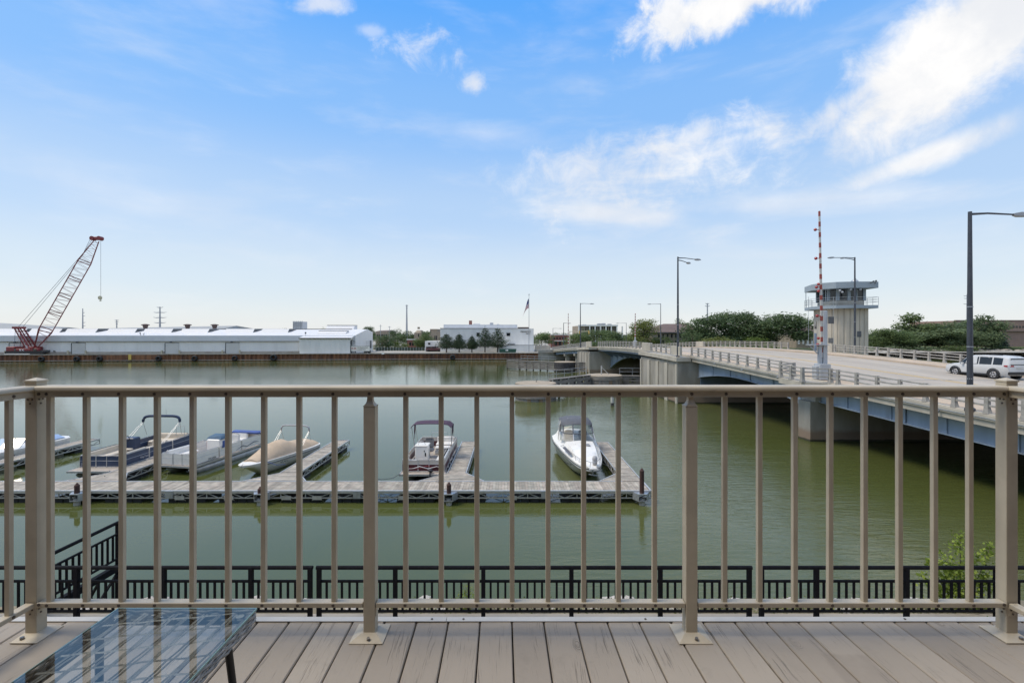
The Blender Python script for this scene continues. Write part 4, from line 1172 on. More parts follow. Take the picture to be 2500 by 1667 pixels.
# tan covered runabout ----------------------------------------------
b = thing('runabout_boat', 'white runabout under a tan canvas cover with folded grey bimini', 'boat', (-14.35, 25.6, 0), rad(-8))
R = hull_rings(6.0, 2.25, .80, .66)
m = MB(); m.loft(R, False, True, closed=False); m.build('hull', 'boat_white', b, smooth=50, local=True)
m = MB(); m.loft([[(x * (1.0 if k_ else 1.0), y, z) for k_, (x, y, z) in enumerate((r_[0], (r_[0][0] * .86, r_[0][1] + .14, r_[0][2] + .05), (0, r_[0][1] + .16, r_[0][2] + .09), (r_[8][0] * .86, r_[8][1] + .14, r_[8][2] + .05), r_[8]))] for r_ in R], closed=False); m.build('deck', 'boat_white', b, smooth=50, local=True)
cv = []
for i, r_ in enumerate(R):
    f = i / (len(R) - 1)
    if f < .12: continue
    pk = (.10 + .62 * math.exp(-((f - .56) / .17) ** 2) + .18 * (f > .6)) if f < .95 else .22
    hb = r_[8][0] * .93; y = r_[0][1] + (.20 if i < 4 else 0); z = r_[0][2]
    cv.append([(-hb, y, z + .02), (-hb * .92, y, z + .08 + pk * .15), (-hb * .6, y, z + .08 + pk * .72), (0, y, z + .10 + pk), (hb * .6, y, z + .08 + pk * .72), (hb * .92, y, z + .08 + pk * .15), (hb, y, z + .02)])
m = MB(); m.loft(cv, True, True, closed=False); m.build('canvas_cover', 'canvas_tan', b, smooth=60, local=True)
bimini_boot(b, 1.0, 4.9, 2.0, 'canvas_paleg', 3.9, .9, r=.05, rise=.05)
m = MB()
for s in (1,):
    R2 = [(r_[8][0] * 1.004, r_[8][1], r_[8][2] - .16) for r_ in R[3:]]
    m.tube(R2, .018, 5)
m.build('rub_rail', 'boat_black', b, local=True)
m = MB(); m.tube([(r_[8][0] * 1.0, r_[8][1], r_[8][2] + .0) for r_ in R], .028, 6); m.tube([(r_[0][0] * 1.0, r_[0][1], r_[0][2] + .0) for r_ in R], .028, 6); m.build('gunwale', 'boat_white', b, local=True, smooth=60)
lt = text_mesh('WS 4612', .15, 'boat_black', .002); place('registration', lt, b, (1.03, 2.2, .52), rot=(rad(78), 0, rad(80)), local=True)
m = MB(); m.tube([(.82, 1.0, .8), (1.3, 1.1, .62), (1.65, 1.35, .60)], .015, 5); m.build('mooring_rope', 'canvas_blue', b, local=True)

# white cruiser -------------------------------------------------------
b = thing('cabin_cruiser', 'white cabin cruiser with dark canvas top beside the end finger pier', 'boat', (4.10, 24.7, 0), rad(1))
R = hull_rings(7.6, 2.68, .95, 1.02, bow_pow=.50, rake=1.25)
m = MB(); m.loft(R, False, True, closed=False); m.build('hull', 'boat_hull_grey', b, smooth=50, local=True)
m = MB(); m.loft([[(r_[8][0] * 1.012, r_[8][1] - .01, r_[8][2] + .01), (r_[8][0] * 1.02, r_[8][1] - .01, r_[8][2] - .09), (r_[8][0] * .99, r_[8][1], r_[8][2] - .20)] for r_ in R], closed=False); m.loft([[(r_[0][0] * 1.012, r_[0][1] - .01, r_[0][2] + .01), (r_[0][0] * 1.02, r_[0][1] - .01, r_[0][2] - .09), (r_[0][0] * .99, r_[0][1], r_[0][2] - .20)] for r_ in R], closed=False); m.build('hull_band', 'boat_white', b, smooth=60, local=True)
m = MB(); m.tube([(r_[8][0] * 1.03, r_[8][1] - .02, r_[8][2] - .08) for r_ in R], .018, 5); m.tube([(r_[0][0] * 1.03, r_[0][1] - .02, r_[0][2] - .08) for r_ in R], .018, 5); m.tube([(r_[0][0] * .99, r_[0][1], r_[0][2] - .22) for r_ in R], .012, 5); m.tube([(r_[8][0] * .99, r_[8][1], r_[8][2] - .22) for r_ in R], .012, 5); m.build('rub_rail', 'boat_black', b, local=True)
dk = []
for i, r_ in enumerate(R):
    f = i / (len(R) - 1); hb = r_[8][0]; y = r_[0][1]; z = r_[0][2]
    hgt = .34 * min(1, max(0, (f - .12) / .32)); hin = hb * (.90 if f < .2 else .80)
    dk.append([(-hb, y, z), (-hb * .93, y, z + .03), (-hin, y, z + .06 + hgt * .25), (-hin * .86, y, z + .06 + hgt * .92), (-hin * .4, y, z + .08 + hgt * 1.06), (0, y, z + .09 + hgt * 1.1), (hin * .4, y, z + .08 + hgt * 1.06), (hin * .86, y, z + .06 + hgt * .92), (hin, y, z + .06 + hgt * .25), (hb * .93, y, z + .03), (hb, y, z)])
m = MB(); m.loft(dk[:11], False, False, closed=False); m.loft(dk[10:], False, True, closed=False); dko = m.build('foredeck', 'boat_white', b, smooth=45, local=True)
m = MB(); m.bevbox(-.05, .42, 2.75, 3.2, 1.43, 1.47, .02); m.build('hatch', 'clear_vinyl', dko, local=True)
m = MB(); m.prism([(-.30, .35), (-.16, -.35), (-.24, -.42), (.24, -.42), (.16, -.35), (.30, .35)], .97, 1.03); m.build('pulpit', 'boat_white', dko, local=True)
m = MB(); m.bar((0, -.35, .95), (0, .1, .78), .05, .05); m.bar((-.2, -.1, .66), (.2, -.2, .62), .06, .04); m.bar((0, -.2, .92), (0, -.15, .62), .04); m.build('anchor', 'galv', dko, local=True)
# windshield and canvas
y0, zb = 4.05, 1.42
def wp(x, f, y): return (x * (1 - .10 * f), y + .55 * f, zb + .55 * f)
wsx = [-1.08, -.98, -.36, .36, .98, 1.08]; wsy = [5.0, 4.30, 4.05, 4.05, 4.30, 5.0]
m = MB(); m.loft([[(x, y, zb - (.0 if 0 < i < 5 else .12)) for i, (x, y) in enumerate(zip(wsx, wsy))], [(x * .93, y + .38, zb + .34) for x, y in zip(wsx, wsy)]], closed=False); m.build('windshield', 'boat_glass', b, local=True)
m = MB()
for i in (1, 2, 3, 4): m.bar((wsx[i], wsy[i], zb), (wsx[i] * .93, wsy[i] + .38, zb + .35), .045, .03)
m.build('windshield_frame', 'chrome', b, local=True)
m = MB(); m.tube([(x * .93, y + .38, zb + .35) for x, y in zip(wsx, wsy)], .022, 6); m.build('windshield_header', 'canvas_grey', b, local=True)
# enclosure: clear panels between dark canvas strips
e0 = [(x * .93, y + .38, zb + .36) for x, y in zip(wsx, wsy)]; e1 = [(x * .84, y + .78, zb + .86) for x, y in zip(wsx, wsy)]
m = MB(); m.loft([e0, e1], closed=False); m.build('clear_panels', 'boat_glass', b, local=True)
m = MB()
for i in (0, 1, 2, 3, 4, 5): m.bar(e0[i], e1[i], .075, .02)
m.tube(e1, .035, 6); m.tube(e0, .02, 5); m.build('enclosure_seams', 'canvas_grey', b, local=True)
tp = []
for j, (y, zz, wf) in enumerate(((4.80, .80, .95), (4.98, .93, 1.0), (5.5, 1.02, 1.0), (6.2, 1.03, 1.0), (6.9, .98, .98), (7.05, .92, .96))):
    hb = .96 * wf; tp.append([(-hb, y + .25 * (j < 2), zb + zz - .16), (-hb * .93, y + .12 * (j < 2), zb + zz - .03), (-hb * .5, y, zb + zz + .05), (0, y, zb + zz + .07), (hb * .5, y, zb + zz + .05), (hb * .93, y + .12 * (j < 2), zb + zz - .03), (hb, y + .25 * (j < 2), zb + zz - .16)])
m = MB(); m.loft(tp, closed=False); m.build('canvas_top', 'canvas_grey', b, smooth=60, local=True)
m = MB(); m.tube([(-1.12, 5.5, 1.2), (-1.05, 5.62, 1.9), (-.92, 5.75, zb + .92), (-.5, 5.8, zb + 1.04), (0, 5.8, zb + 1.06), (.5, 5.8, zb + 1.04), (.92, 5.75, zb + .92), (1.05, 5.62, 1.9), (1.12, 5.5, 1.2)], .035, 8); m.build('radar_arch', 'boat_white', b, smooth=60, local=True)
for s in (-1, 1):
    m = MB(); m.add([(s * 1.02, 5.35, zb + .28), (s * 1.02, 6.9, zb + .2), (s * .94, 6.9, zb + .82), (s * .88, 5.6, zb + .82)], [(0, 1, 2, 3)]); m.build('side_curtain', 'clear_vinyl', b, local=True)
for s in (-.45, .45):
    m = MB(); m.bevbox(s - .25, s + .25, 5.5, 5.9, 1.2, 1.75, .06); m.build('helm_seat', 'seat_white', b, local=True, smooth=40)
m = MB()
for s in (-1, 1):
    pts = [(s * .14, -.30, 1.32)] + [(r_[8][0] * s * .93, r_[8][1] + .05, r_[8][2] + .30) for r_ in R[2:8]] + [(R[8][8][0] * s * .93, R[8][8][1], 1.06)]
    m.tube(pts, .013, 6)
    for p in pts[1:-1:1]: m.tube([p, (p[0] * 1.0, p[1] + .05, 1.0)], .010, 5)
m.tube([(-.14, -.30, 1.32), (0, -.38, 1.33), (.14, -.30, 1.32)], .013, 6)
for s in (-1, 1): m.tube([(s * .14, -.30, 1.32), (s * .16, -.25, 1.03)], .011, 5)
m.build('bow_rail', 'chrome', b, smooth=60, local=True)
m = MB(); m.tube([(.18, .25, 1.05), (.18, .25, 1.22), (.2, .25, 1.5)], [.11, .13, .07], 9); m.ball((.18, .25, 1.35), .14, 8, 1.3); m.build('covered_spotlight', 'canvas_paleg', b, smooth=True, local=True)
m = MB(); m.loft([[(-.92, 1.95, 1.16), (-.80, 1.8, 1.19), (-.78, 1.85, 1.22)], [(-1.12, 3.3, 1.22), (-.98, 3.3, 1.27), (-.96, 3.3, 1.30)]], True, True); m.build('stowed_fender', 'canvas_grey', b, local=True)
lt = text_mesh('WS 3025 NP', .13, 'boat_black', .002); place('registration', lt, b, (-1.06, 1.45, .80), rot=(rad(82), 0, rad(-62)), local=True)
m = MB(); m.tube([(.7, .6, 1.0), (1.1, .9, .75), (1.5, 1.3, .60)], .012, 5); m.build('mooring_rope', 'rope', b, local=True)

# white bowrider with blue canvas at the left edge -------------------
b = thing('bowrider_boat', 'white motorboat with pale blue canvas at the left edge of the dock', 'boat', (-30.75, 26.3, 0), 0)
R = hull_rings(6.2, 2.2, .82, .85)
m = MB(); m.loft(R, False, True, closed=False); m.build('hull', 'boat_white', b, smooth=50, local=True)
m = MB(); m.loft([[r_[0], (r_[0][0] * .8, r_[0][1] + .1, r_[0][2] + .08), (0, r_[0][1] + .1, r_[0][2] + .12), (r_[8][0] * .8, r_[8][1] + .1, r_[8][2] + .08), r_[8]] for r_ in R], closed=False); m.build('deck', 'boat_white', b, smooth=50, local=True)
m = MB(); m.loft([[(-.9, 3.0, .93), (0, 2.7, .96), (.9, 3.0, .93)], [(-.8, 3.5, 1.38), (0, 3.25, 1.40), (.8, 3.5, 1.38)]], closed=False); m.build('windshield', 'boat_glass', b, local=True)
m = MB(); m.tube([(-.8, 3.5, 1.39), (0, 3.25, 1.41), (.8, 3.5, 1.39)], .02, 5); m.bar((.9, 3.0, .93), (.8, 3.5, 1.39), .04); m.bar((-.9, 3.0, .93), (-.8, 3.5, 1.39), .04); m.build('windshield_frame', 'alum', b, local=True)
m = MB(); m.loft([[(-.98, 4.2, .95), (-.5, 4.2, 1.12), (.5, 4.2, 1.12), (.98, 4.2, .95)], [(-.98, 5.9, .93), (-.5, 5.9, 1.12), (.5, 5.9, 1.12), (.98, 5.9, .93)]], True, True, closed=False); m.build('canvas_cover', 'canvas_sky', b, smooth=50, local=True)
m = MB(); m.lathe([(.02, 0), (.20, .001), (.20, .01), (.02, .012)], (0, 0, 0), 14); ov = m.build('porthole', 'boat_black', b, local=True); ov.location = (1.02, 2.4, .55); ov.rotation_euler = (0, rad(75), 0); ov.scale = (.45, 1, 1)

# mooring lines of the three pontoon boats
for o in [x for x in COL.objects if x.name.startswith('pontoon_boat')]:
    X0 = -1.15 if 'maroon' in o['label'] else 1.0
    m = MB(); m.tube([(X0, .08, .52), (X0 * 1.25, -.35, .40), (X0 * 1.6, -.9, .50), (X0 * 1.75, -1.15, .60)], .016, 5); m.build('mooring_rope', 'rope', o, local=True)
# ================================================================== bascule bridge
_zp = [(0, 2.95), (10, 3.30), (24, 3.85), (38, 4.45), (55, 5.20), (66, 5.40), (78, 5.45), (90, 5.28), (100, 4.98), (115, 4.35), (130, 3.65), (150, 2.52), (160, 2.30)]
def zdeck(Y):
    if Y <= _zp[0][0]: return _zp[0][1]
    xs_ = [p[0] for p in _zp]; zs_ = [p[1] for p in _zp]
    # smooth: average of linear interpolation over a window
    return float(np.mean(np.interp(np.linspace(Y - 5, Y + 5, 11), xs_, zs_)))
def bx_(Y, off): return 24.4 - .08 * Y + off
BW = 21.0
def bp(Y, off, dz=0.): return (bx_(Y, off), Y, zdeck(Y) + dz)
BANG2 = math.atan(.08)
br = thing('bascule_bridge', 'low concrete and blue steel bascule bridge crossing the river', 'bridge', (20, 60, 0))
def strip(m, ya, yb, o0, o1, z0, z1, step=2.0, mi=0):
    """solid ribbon along the bridge between two offsets, z relative to the deck"""
    n_ = max(1, int(math.ceil((yb - ya) / step))); rings = []
    f = lambda v, Y: v(Y) if callable(v) else v
    for i in range(n_ + 1):
        Y = ya + (yb - ya) * i / n_
        rings.append([bp(Y, o0, f(z0, Y)), bp(Y, o1, f(z0, Y)), bp(Y, o1, f(z1, Y)), bp(Y, o0, f(z1, Y))])
    m.loft(rings, True, True, mi)
def part(name, mat, *strips, smooth=False):
    m = MB()
    for s in strips: strip(m, *s)
    return m.build(name, mat, br, smooth=smooth)
Y0B, Y1B = 4, 160
part('roadway', 'road', (Y0B, Y1B, 2.7, BW - 2.7, -.30, 0))
part('sidewalk', 'sidewalk', (Y0B, Y1B, .32, 2.695, -.28, .16))
part('sidewalk', 'sidewalk', (Y0B, Y1B, BW - 2.695, BW - .32, -.28, .16))
part('fascia', 'concrete_pale', (Y0B, Y1B, 0, .315, -.42, .20), (Y0B, Y1B, -.10, -.002, -.10, .14))
part('fascia', 'concrete_pale', (Y0B, Y1B, BW - .315, BW, -.42, .20))
part('conduit', 'galv', (Y0B, 54, -.13, -.105, -.02, .02, 2))
m = MB()
for o in (10.28, 10.60): strip(m, Y0B, Y1B, o, o + .12, .003, .007)
m.build('centre_line', 'road_yellow', br)
for o in (6.5, 14.4):
    Yq = 6.
    m = MB()
    while Yq < Y1B: strip(m, Yq, min(Yq + 3, Y1B), o, o + .12, .003, .007, 3); Yq += 9
    tag(m.build('lane_dashes', 'road_white', br), kind='stuff')
# deck joints in the road
m = MB()
for Yq in (20, 36, 54, 66, 95, 105.5, 118, 131): strip(m, Yq - .12, Yq + .12, 2.75, BW - 2.75, .004, .009, 1)
m.build('expansion_joint', 'concrete_rail', br)

# girders
def bot_mid(Y):      # haunched span between the two piers
    a = abs(Y - 44.8) / 8.8; return -.42 - (.72 + 1.15 * max(0, a - .10) ** 1.7)
def bot_main(Y):     # arched bascule leaves
    a = abs(Y - 80.5) / 14.5; return -.55 - (.95 + 2.6 * a ** 2)
def girder(ya, yb, off, zb, mat='blue_steel'):
    m = MB(); strip(m, ya, yb, off - .02, off + .02, zb, -.423, 1.2)
    zf = zb if callable(zb) else (lambda Y: zb)
    strip(m, ya, yb, off - .2, off + .2, lambda Y: zf(Y) - .05, lambda Y: zf(Y) - .002, 1.2)
    Yq = ya + .6
    while Yq < yb:
        m.bar(bp(Yq, off - .05, -.43), bp(Yq, off - .05, zf(Yq)), .10, .03); Yq += 3.4
    return m.build('girder', mat, br)
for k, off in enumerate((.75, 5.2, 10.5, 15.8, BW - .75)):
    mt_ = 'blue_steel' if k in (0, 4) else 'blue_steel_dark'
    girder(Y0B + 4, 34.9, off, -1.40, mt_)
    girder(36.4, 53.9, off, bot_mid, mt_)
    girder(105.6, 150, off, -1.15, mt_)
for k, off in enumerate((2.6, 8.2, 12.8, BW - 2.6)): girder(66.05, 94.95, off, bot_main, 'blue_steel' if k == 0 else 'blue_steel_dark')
m = MB(); strip(m, 66.05, 94.95, .30, .36, -.62, -.423, 1.5); strip(m, 66.05, 94.95, .1, .5, -.66, -.622, 1.5); m.build('edge_beam', 'blue_steel', br)
for i in range(9):
    Yq = 67.5 + i * 3.25
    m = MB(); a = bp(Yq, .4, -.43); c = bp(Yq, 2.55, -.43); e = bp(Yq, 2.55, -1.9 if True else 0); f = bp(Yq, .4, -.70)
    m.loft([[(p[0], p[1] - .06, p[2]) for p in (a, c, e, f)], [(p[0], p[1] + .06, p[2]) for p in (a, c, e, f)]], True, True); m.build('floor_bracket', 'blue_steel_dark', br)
# splice plate with rivets on the near girder
m = MB(); Yq = 28.3; m.bar(bp(Yq, .70, -.46), bp(Yq, .70, -1.38), .05, .55, up=(.08, 1, 0))
sp = m.build('splice_plate', 'blue_steel', br)
m = MB()
for i in range(5):
    for j in range(9): p = bp(Yq - .22 + i * .11, .67, -.50 - j * .10); m.ball(p, .022, 4)
tag(m.build('rivets', 'blue_steel_dark', sp), kind='stuff')

# piers
def pier_poly(ya, yb, o0, o1): return [(bx_(ya, o0), ya), (bx_(ya, o1), ya), (bx_(yb, o1), yb), (bx_(yb, o0), yb)]
M('pier_concrete', (.34, .315, .27), .85, var=.14, vs=.6, bump=.25, bs=10, dirt=.45, ds=.35, dirtcol=(.19, .165, .135), stretch=(1, 1, .3))
def wet_pier():
    m, t, b = newmat('pier_stained')
    pos = t.n('ShaderNodeNewGeometry').outputs['Position']; sx = t.n('ShaderNodeSeparateXYZ'); t.l(pos, sx.inputs[0])
    n1 = t.noise(t.mapping(pos, sc=(1, 1, .3)), .7, 5, .6); n2 = t.noise(t.mapping(pos, sc=(1, 1, 3)), 1.5, 4, .6)
    c = t.mix(t.smooth(n1, .3, .72), (.37, .345, .30), (.25, .23, .195))
    band = t.smooth(t.math('ADD', sx.outputs[2], t.math('MULTIPLY', n2, .35)), 1.15, .75)
    c = t.mix(t.math('MULTIPLY', band, .75), c, (.22, .145, .095))          # rusty high-water stain
    c = t.mix(t.smooth(t.math('ADD', sx.outputs[2], t.math('MULTIPLY', n2, .15)), .28, .18), c, (.045, .045, .025))   # weed at the waterline
    t.l(c, b.inputs['Base Color']); b.inputs['Roughness'].default_value = .85
    bn = t.n('ShaderNodeBump'); bn.inputs['Strength'].default_value = .3; bn.inputs['Distance'].default_value = .02; t.l(t.noise(pos, 9, 4), bn.inputs['Height']); t.l(bn.outputs[0], b.inputs['Normal'])
wet_pier()
m = MB(); m.prism(pier_poly(35.0, 36.3, .0, BW), -2, zdeck(35.6) - 1.46); m.build('pier', 'pier_stained', br)
m = MB(); m.prism(pier_poly(34.9, 36.4, .3, BW - .3), zdeck(35.6) - 1.455, zdeck(35.6) - .43); m.build('pier_cap', 'concrete', br)
def big_pier(ya, yb, out):
    zt = min(zdeck(ya), zdeck(yb)) - .43
    m = MB(); m.prism(pier_poly(ya, yb, -out, BW + out), -2, zt); p = m.build('pier', 'pier_stained', br)
    # board-formed ribs and recesses on the river face
    n_ = 4
    for i in range(n_ + 1):
        Yq = ya + (yb - ya) * (.02 + .96 * i / n_); m = MB(); wv_ = .22 if i in (0, n_) else .40
        m.prism([(bx_(Yq - wv_, -out - .14), Yq - wv_), (bx_(Yq - wv_, -out + .02), Yq - wv_), (bx_(Yq + wv_, -out + .02), Yq + wv_), (bx_(Yq + wv_, -out - .14), Yq + wv_)], -2, zt - .3); m.build('rib', 'concrete_pale', p)
    for oa, ob in ((-out - .28, -.14), (BW + .14, BW + out + .28)):
        m = MB(); strip(m, ya - .25, yb + .25, oa, ob, -.42, .04, 3); m.build('coping', 'concrete_pale', p)
    return p
pB = big_pier(54.1, 66.0, 1.5); pC = big_pier(95.0, 105.5, 1.5)
m = MB(); m.box(bx_(54.3, 1), bx_(54.3, 14), 53.85, 54.08, 1.2, 3.6); m.build('recess_shade', 'blue_steel_dark', pB)  # dark slab on the pier face, standing for a recess in shade
for Yq in (118, 131):
    m = MB()
    for o in (1.2, 6, 10.5, 15, BW - 1.2): m.prism(pier_poly(Yq, Yq + 1.0, o - .45, o + .45), -2, zdeck(Yq) - 1.8)
    m.prism(pier_poly(Yq - .1, Yq + 1.1, .3, BW - .3), zdeck(Yq) - 1.798, zdeck(Yq) - 1.22); m.build('pier', 'concrete', br)
m = MB(); m.prism([(bx_(149, -1.2), 147.5), (bx_(149, BW + 1.2), 148.5), (bx_(160, BW + 1.2), 162), (bx_(160, -1.2), 162)], -1, 1.95); m.prism(pier_poly(150.2, 160, -.02, BW + .02), 1.9, zdeck(150) - .45); m.prism([(7.9, 146.6), (13.0, 147.2), (13.0, 149.5), (7.9, 149.0)], -1, 3.0); m.build('abutment', 'concrete', br)
m = MB(); m.prism(pier_poly(3.5, 8.0, -.5, BW + .5), -1, zdeck(8) - .45); m.build('abutment', 'concrete', br)

# railings: tapered concrete posts and three rails
m = MB(); m.loft([[(-.12, -.14, 0), (.12, -.14, 0), (.12, .14, 0), (-.12, .14, 0)], [(-.085, -.095, .25), (.085, -.095, .25), (.085, .095, .25), (-.085, .095, .25)], [(-.075, -.085, 1.0), (.075, -.085, 1.0), (.075, .085, 1.0), (-.075, .085, 1.0)]], True, True); rp_me = m.mesh('railing_post', 'concrete_rail')
def railing(off, ya, yb, posts=True):
    for z_ in (.42, .70, .965):
        m = MB(); strip(m, ya, yb, off - .045, off + .045, .16 + z_ - .05, .16 + z_ + .035, 1.57); m.build('railing', 'concrete_rail', br)
    Yq = ya + .05
    while Yq <= yb:
        place('railing_post', rp_me, br, bp(Yq, off, .19), BANG2); Yq += 1.57
def solid(off, ya, yb):
    m = MB(); strip(m, ya, yb, off - .12, off + .12, .20, 1.22, 2); m.build('parapet', 'concrete_pale', br)
railing(.10, 12.0, 33.2); railing(.10, 36.9, 54.3)
# gate platform bulging out between the two runs
gp0, gp1, gout = 33.3, 36.8, -1.35
m = MB(); m.loft([[bp(gp0 - .2, 0, -.25), bp(gp0 + .5, gout - .12, -.25), bp(gp1 - .5, gout - .12, -.25), bp(gp1 + .2, 0, -.25)], [bp(gp0 - .2, 0, .16), bp(gp0 + .5, gout - .12, .16), bp(gp1 - .5, gout - .12, .16), bp(gp1 + .2, 0, .16)]], True, True); m.build('gate_platform', 'concrete_pale', br)
pp = [bp(gp0 - .15, .1, .17), bp(gp0 + .55, gout, .17), bp((gp0 + gp1) / 2, gout, .17), bp(gp1 - .55, gout, .17), bp(gp1 + .15, .1, .17)]
for p in pp: place('railing_post', rp_me, br, p, BANG2, scale=(1.15, 1.15, 1.03))
for z_ in (.42, .70, .965):
    m = MB()
    for a, c in zip(pp, pp[1:]): m.bar((a[0], a[1], a[2] + z_), (c[0], c[1], c[2] + z_), .09, .085)
    m.build('railing', 'concrete_rail', br)
solid(-1.2, 54.0, 56.4); railing(-1.2, 56.6, 63.0); solid(-1.2, 63.2, 66.2)
railing(.10, 66.4, 94.8); solid(-1.2, 95.0, 99.0); railing(-1.2, 99.2, 105.4); railing(.10, 105.6, 150)
railing(BW - .10, 37.0, 54.0); solid(BW - .1, 60.9, 62.9); railing(BW - .10, 54.2, 60.8); railing(BW - .10, 69.5, 94.8); solid(BW - .1, 95.0, 98.0); railing(BW - .1, 98.2, 150)
# small navigation lights along the fascia
for Yq in (25.2, 30.5, 38.4, 43.5, 48.5):
    m = MB(); p = bp(Yq, -.22, -.12); m.ball(p, .085, 6); m.cyl((p[0], p[1], p[2]), bp(Yq, 0, -.05), .03, n=6); m.build('edge_light', 'lamp_head', br)

# ================================================================== bridge tender's tower
tw = thing('bridge_tower', 'concrete bridge control tower with blue grey flat roof and dark windows', 'tower', (44.8, 66, 0))
body = [(43.25, 69.3), (42.15, 66.2), (42.3, 64.9), (43.1, 63.9), (44.4, 63.45), (46.75, 63.4), (47.3, 69.6)]
roofp = [(42.30, 69.9), (41.05, 66.3), (41.25, 64.5), (42.3, 63.1), (44.2, 62.5), (47.35, 62.45), (48.1, 70.3)]
cabp = [(43.6, 69.0), (42.6, 66.2), (42.75, 65.2), (43.4, 64.4), (44.6, 64.0), (46.6, 63.95), (47.0, 69.2)]
TB = 11.12
m = MB(); m.prism(body, -1.5, TB); bo = m.build('shaft', 'concrete_pale', tw)
def along(poly, i, f): a = Vector((*poly[i], 0)); c = Vector((*poly[i + 1], 0)); return a.lerp(c, f), (c - a)
M('concrete_rib', (.52, .465, .375), .85, var=.12, vs=1.2, bump=.2, bs=10, dirt=.35, ds=.7, dirtcol=(.27, .24, .20), stretch=(1, 1, .3))
for i in range(5):
    L = (Vector(body[i + 1]) - Vector(body[i])).length; n_ = max(1, int(L / .55))
    for k in range(n_):
        p, d = along(body, i, (k + .5) / n_); d.normalize(); nrm = Vector((-d.y, d.x, 0)); nrm = nrm if nrm.dot(p - Vector((44.9, 66.8, 0))) > 0 else -nrm
        wv_ = L / n_ * .5 * .84
        if i == 0: continue
        m = MB(); q = [p - d * wv_, p + d * wv_, p + d * (wv_ - .05) + nrm * .085, p - d * (wv_ - .05) + nrm * .085]; m.prism([(v.x, v.y) for v in q], 5.2, TB - .003); m.build('rib', 'concrete_rib', bo)
def on_face(i, f0, f1, z0, z1, out, name, mat, par, poly=body):
    a, d = along(poly, i, f0); c, _ = along(poly, i, f1); d.normalize(); nrm = Vector((-d.y, d.x, 0)); nrm = nrm if nrm.dot(a - Vector((44.9, 66.8, 0))) > 0 else -nrm
    m = MB(); m.prism([(v.x, v.y) for v in (a - nrm * .02, c - nrm * .02, c + nrm * out, a + nrm * out)], z0, z1); return m.build(name, mat, par)
on_face(0, .18, .52, 5.35, 7.9, .06, 'door', 'blue_steel_dark', bo); on_face(0, .2, .5, 8.55, 9.6, .05, 'window', 'dark_glass', bo)
on_face(4, .35, .58, 7.4, 8.15, .11, 'vent', 'dark_trim', bo); on_face(2, .15, .6, 6.6, 7.25, .11, 'vent', 'dark_trim', bo)
m = MB(); m.prism(roofp, TB + .003, TB + .40); gal = m.build('gallery', 'tower_blue', tw)
m = MB(); m.prism(cabp, TB + .403, TB + 1.10); cb = m.build('cab_wall', 'concrete_pale', tw)
m = MB(); m.prism([(x + (44.8 - x) * .012, y + (66.5 - y) * .012) for x, y in cabp], TB + 1.103, TB + 2.62); m.build('window_glass', 'dark_glass', cb)
for i in range(7):
    fs_ = (0, .5) if i in (0, 1, 4, 5) else (0,)
    for f in fs_:
        a = Vector((*cabp[i], 0)); c = Vector((*cabp[(i + 1) % 7], 0)); p = a.lerp(c, f); wd = .36 if f == 0 else .12
        m = MB(); m.bar((p.x, p.y, TB + 1.1), (p.x, p.y, TB + 2.62), wd, .20); m.build('mullion', 'tower_blue', cb)
m = MB(); m.prism(roofp, TB + 2.624, TB + 3.42); m.prism([(x + (44.8 - x) * .06, y + (66.5 - y) * .06) for x, y in roofp], TB + 3.42, TB + 3.47); rf = m.build('roof', 'tower_blue', tw)
for z_ in (.45, .75, 1.05):
    m = MB()
    for a, c in zip(roofp + [roofp[0]], roofp[1:] + [roofp[0]]): m.bar((*a, TB + .4 + z_), (*c, TB + .4 + z_), .035, .035)
    m.build('gallery_rail', 'galv', gal)
m = MB()
for a, c in zip(roofp + [roofp[0]], roofp[1:] + [roofp[0]]):
    a = Vector(a); c = Vector(c); n_ = max(1, int((c - a).length / 1.1))
    for k in range(n_): p = a.lerp(c, k / n_); m.bar((p.x, p.y, TB + .4), (p.x, p.y, TB + 1.46), .03, .03)
m.build('gallery_posts', 'galv', gal)
m = MB(); m.bar((42.32, 69.6, TB + .4), (42.32, 69.6, TB + 2.62), .06); m.build('roof_post', 'tower_blue', rf)
m = MB(); m.lathe([(.42, 0), (.42, .2), (.3, .34), (.05, .40)], (45.1, 63.6, TB + 3.42), 12); m.lathe([(.05, 0), (.06, .55)], (45.1, 63.4, TB + 3.4), 6); m.build('radar_dome', 'galv', rf, smooth=40)
for x, y, z_, s in ((46.3, 62.3, 3.3, .10), (46.6, 62.3, 3.45, .10), (47.0, 62.4, 3.52, .12), (46.9, 62.4, 3.25, .09)):
    m = MB(); m.ball((x, y, TB + z_), s, 6); m.bar((x, y + .25, TB + z_), (x, y, TB + z_), .05); m.build('camera_unit', 'dark_trim', rf)
for x, y, z_ in ((42.75, 63.0, 2.30), (44.0, 62.75, 2.42), (45.2, 62.7, 2.45), (43.0, 62.9, 2.1)):
    m = MB(); m.ball((x, y, TB + z_), .16, 7); m.bar((x, y + .2, TB + z_), (x, y + .3, TB + 2.63), .05); m.build('floodlight', 'lamp_head', rf)

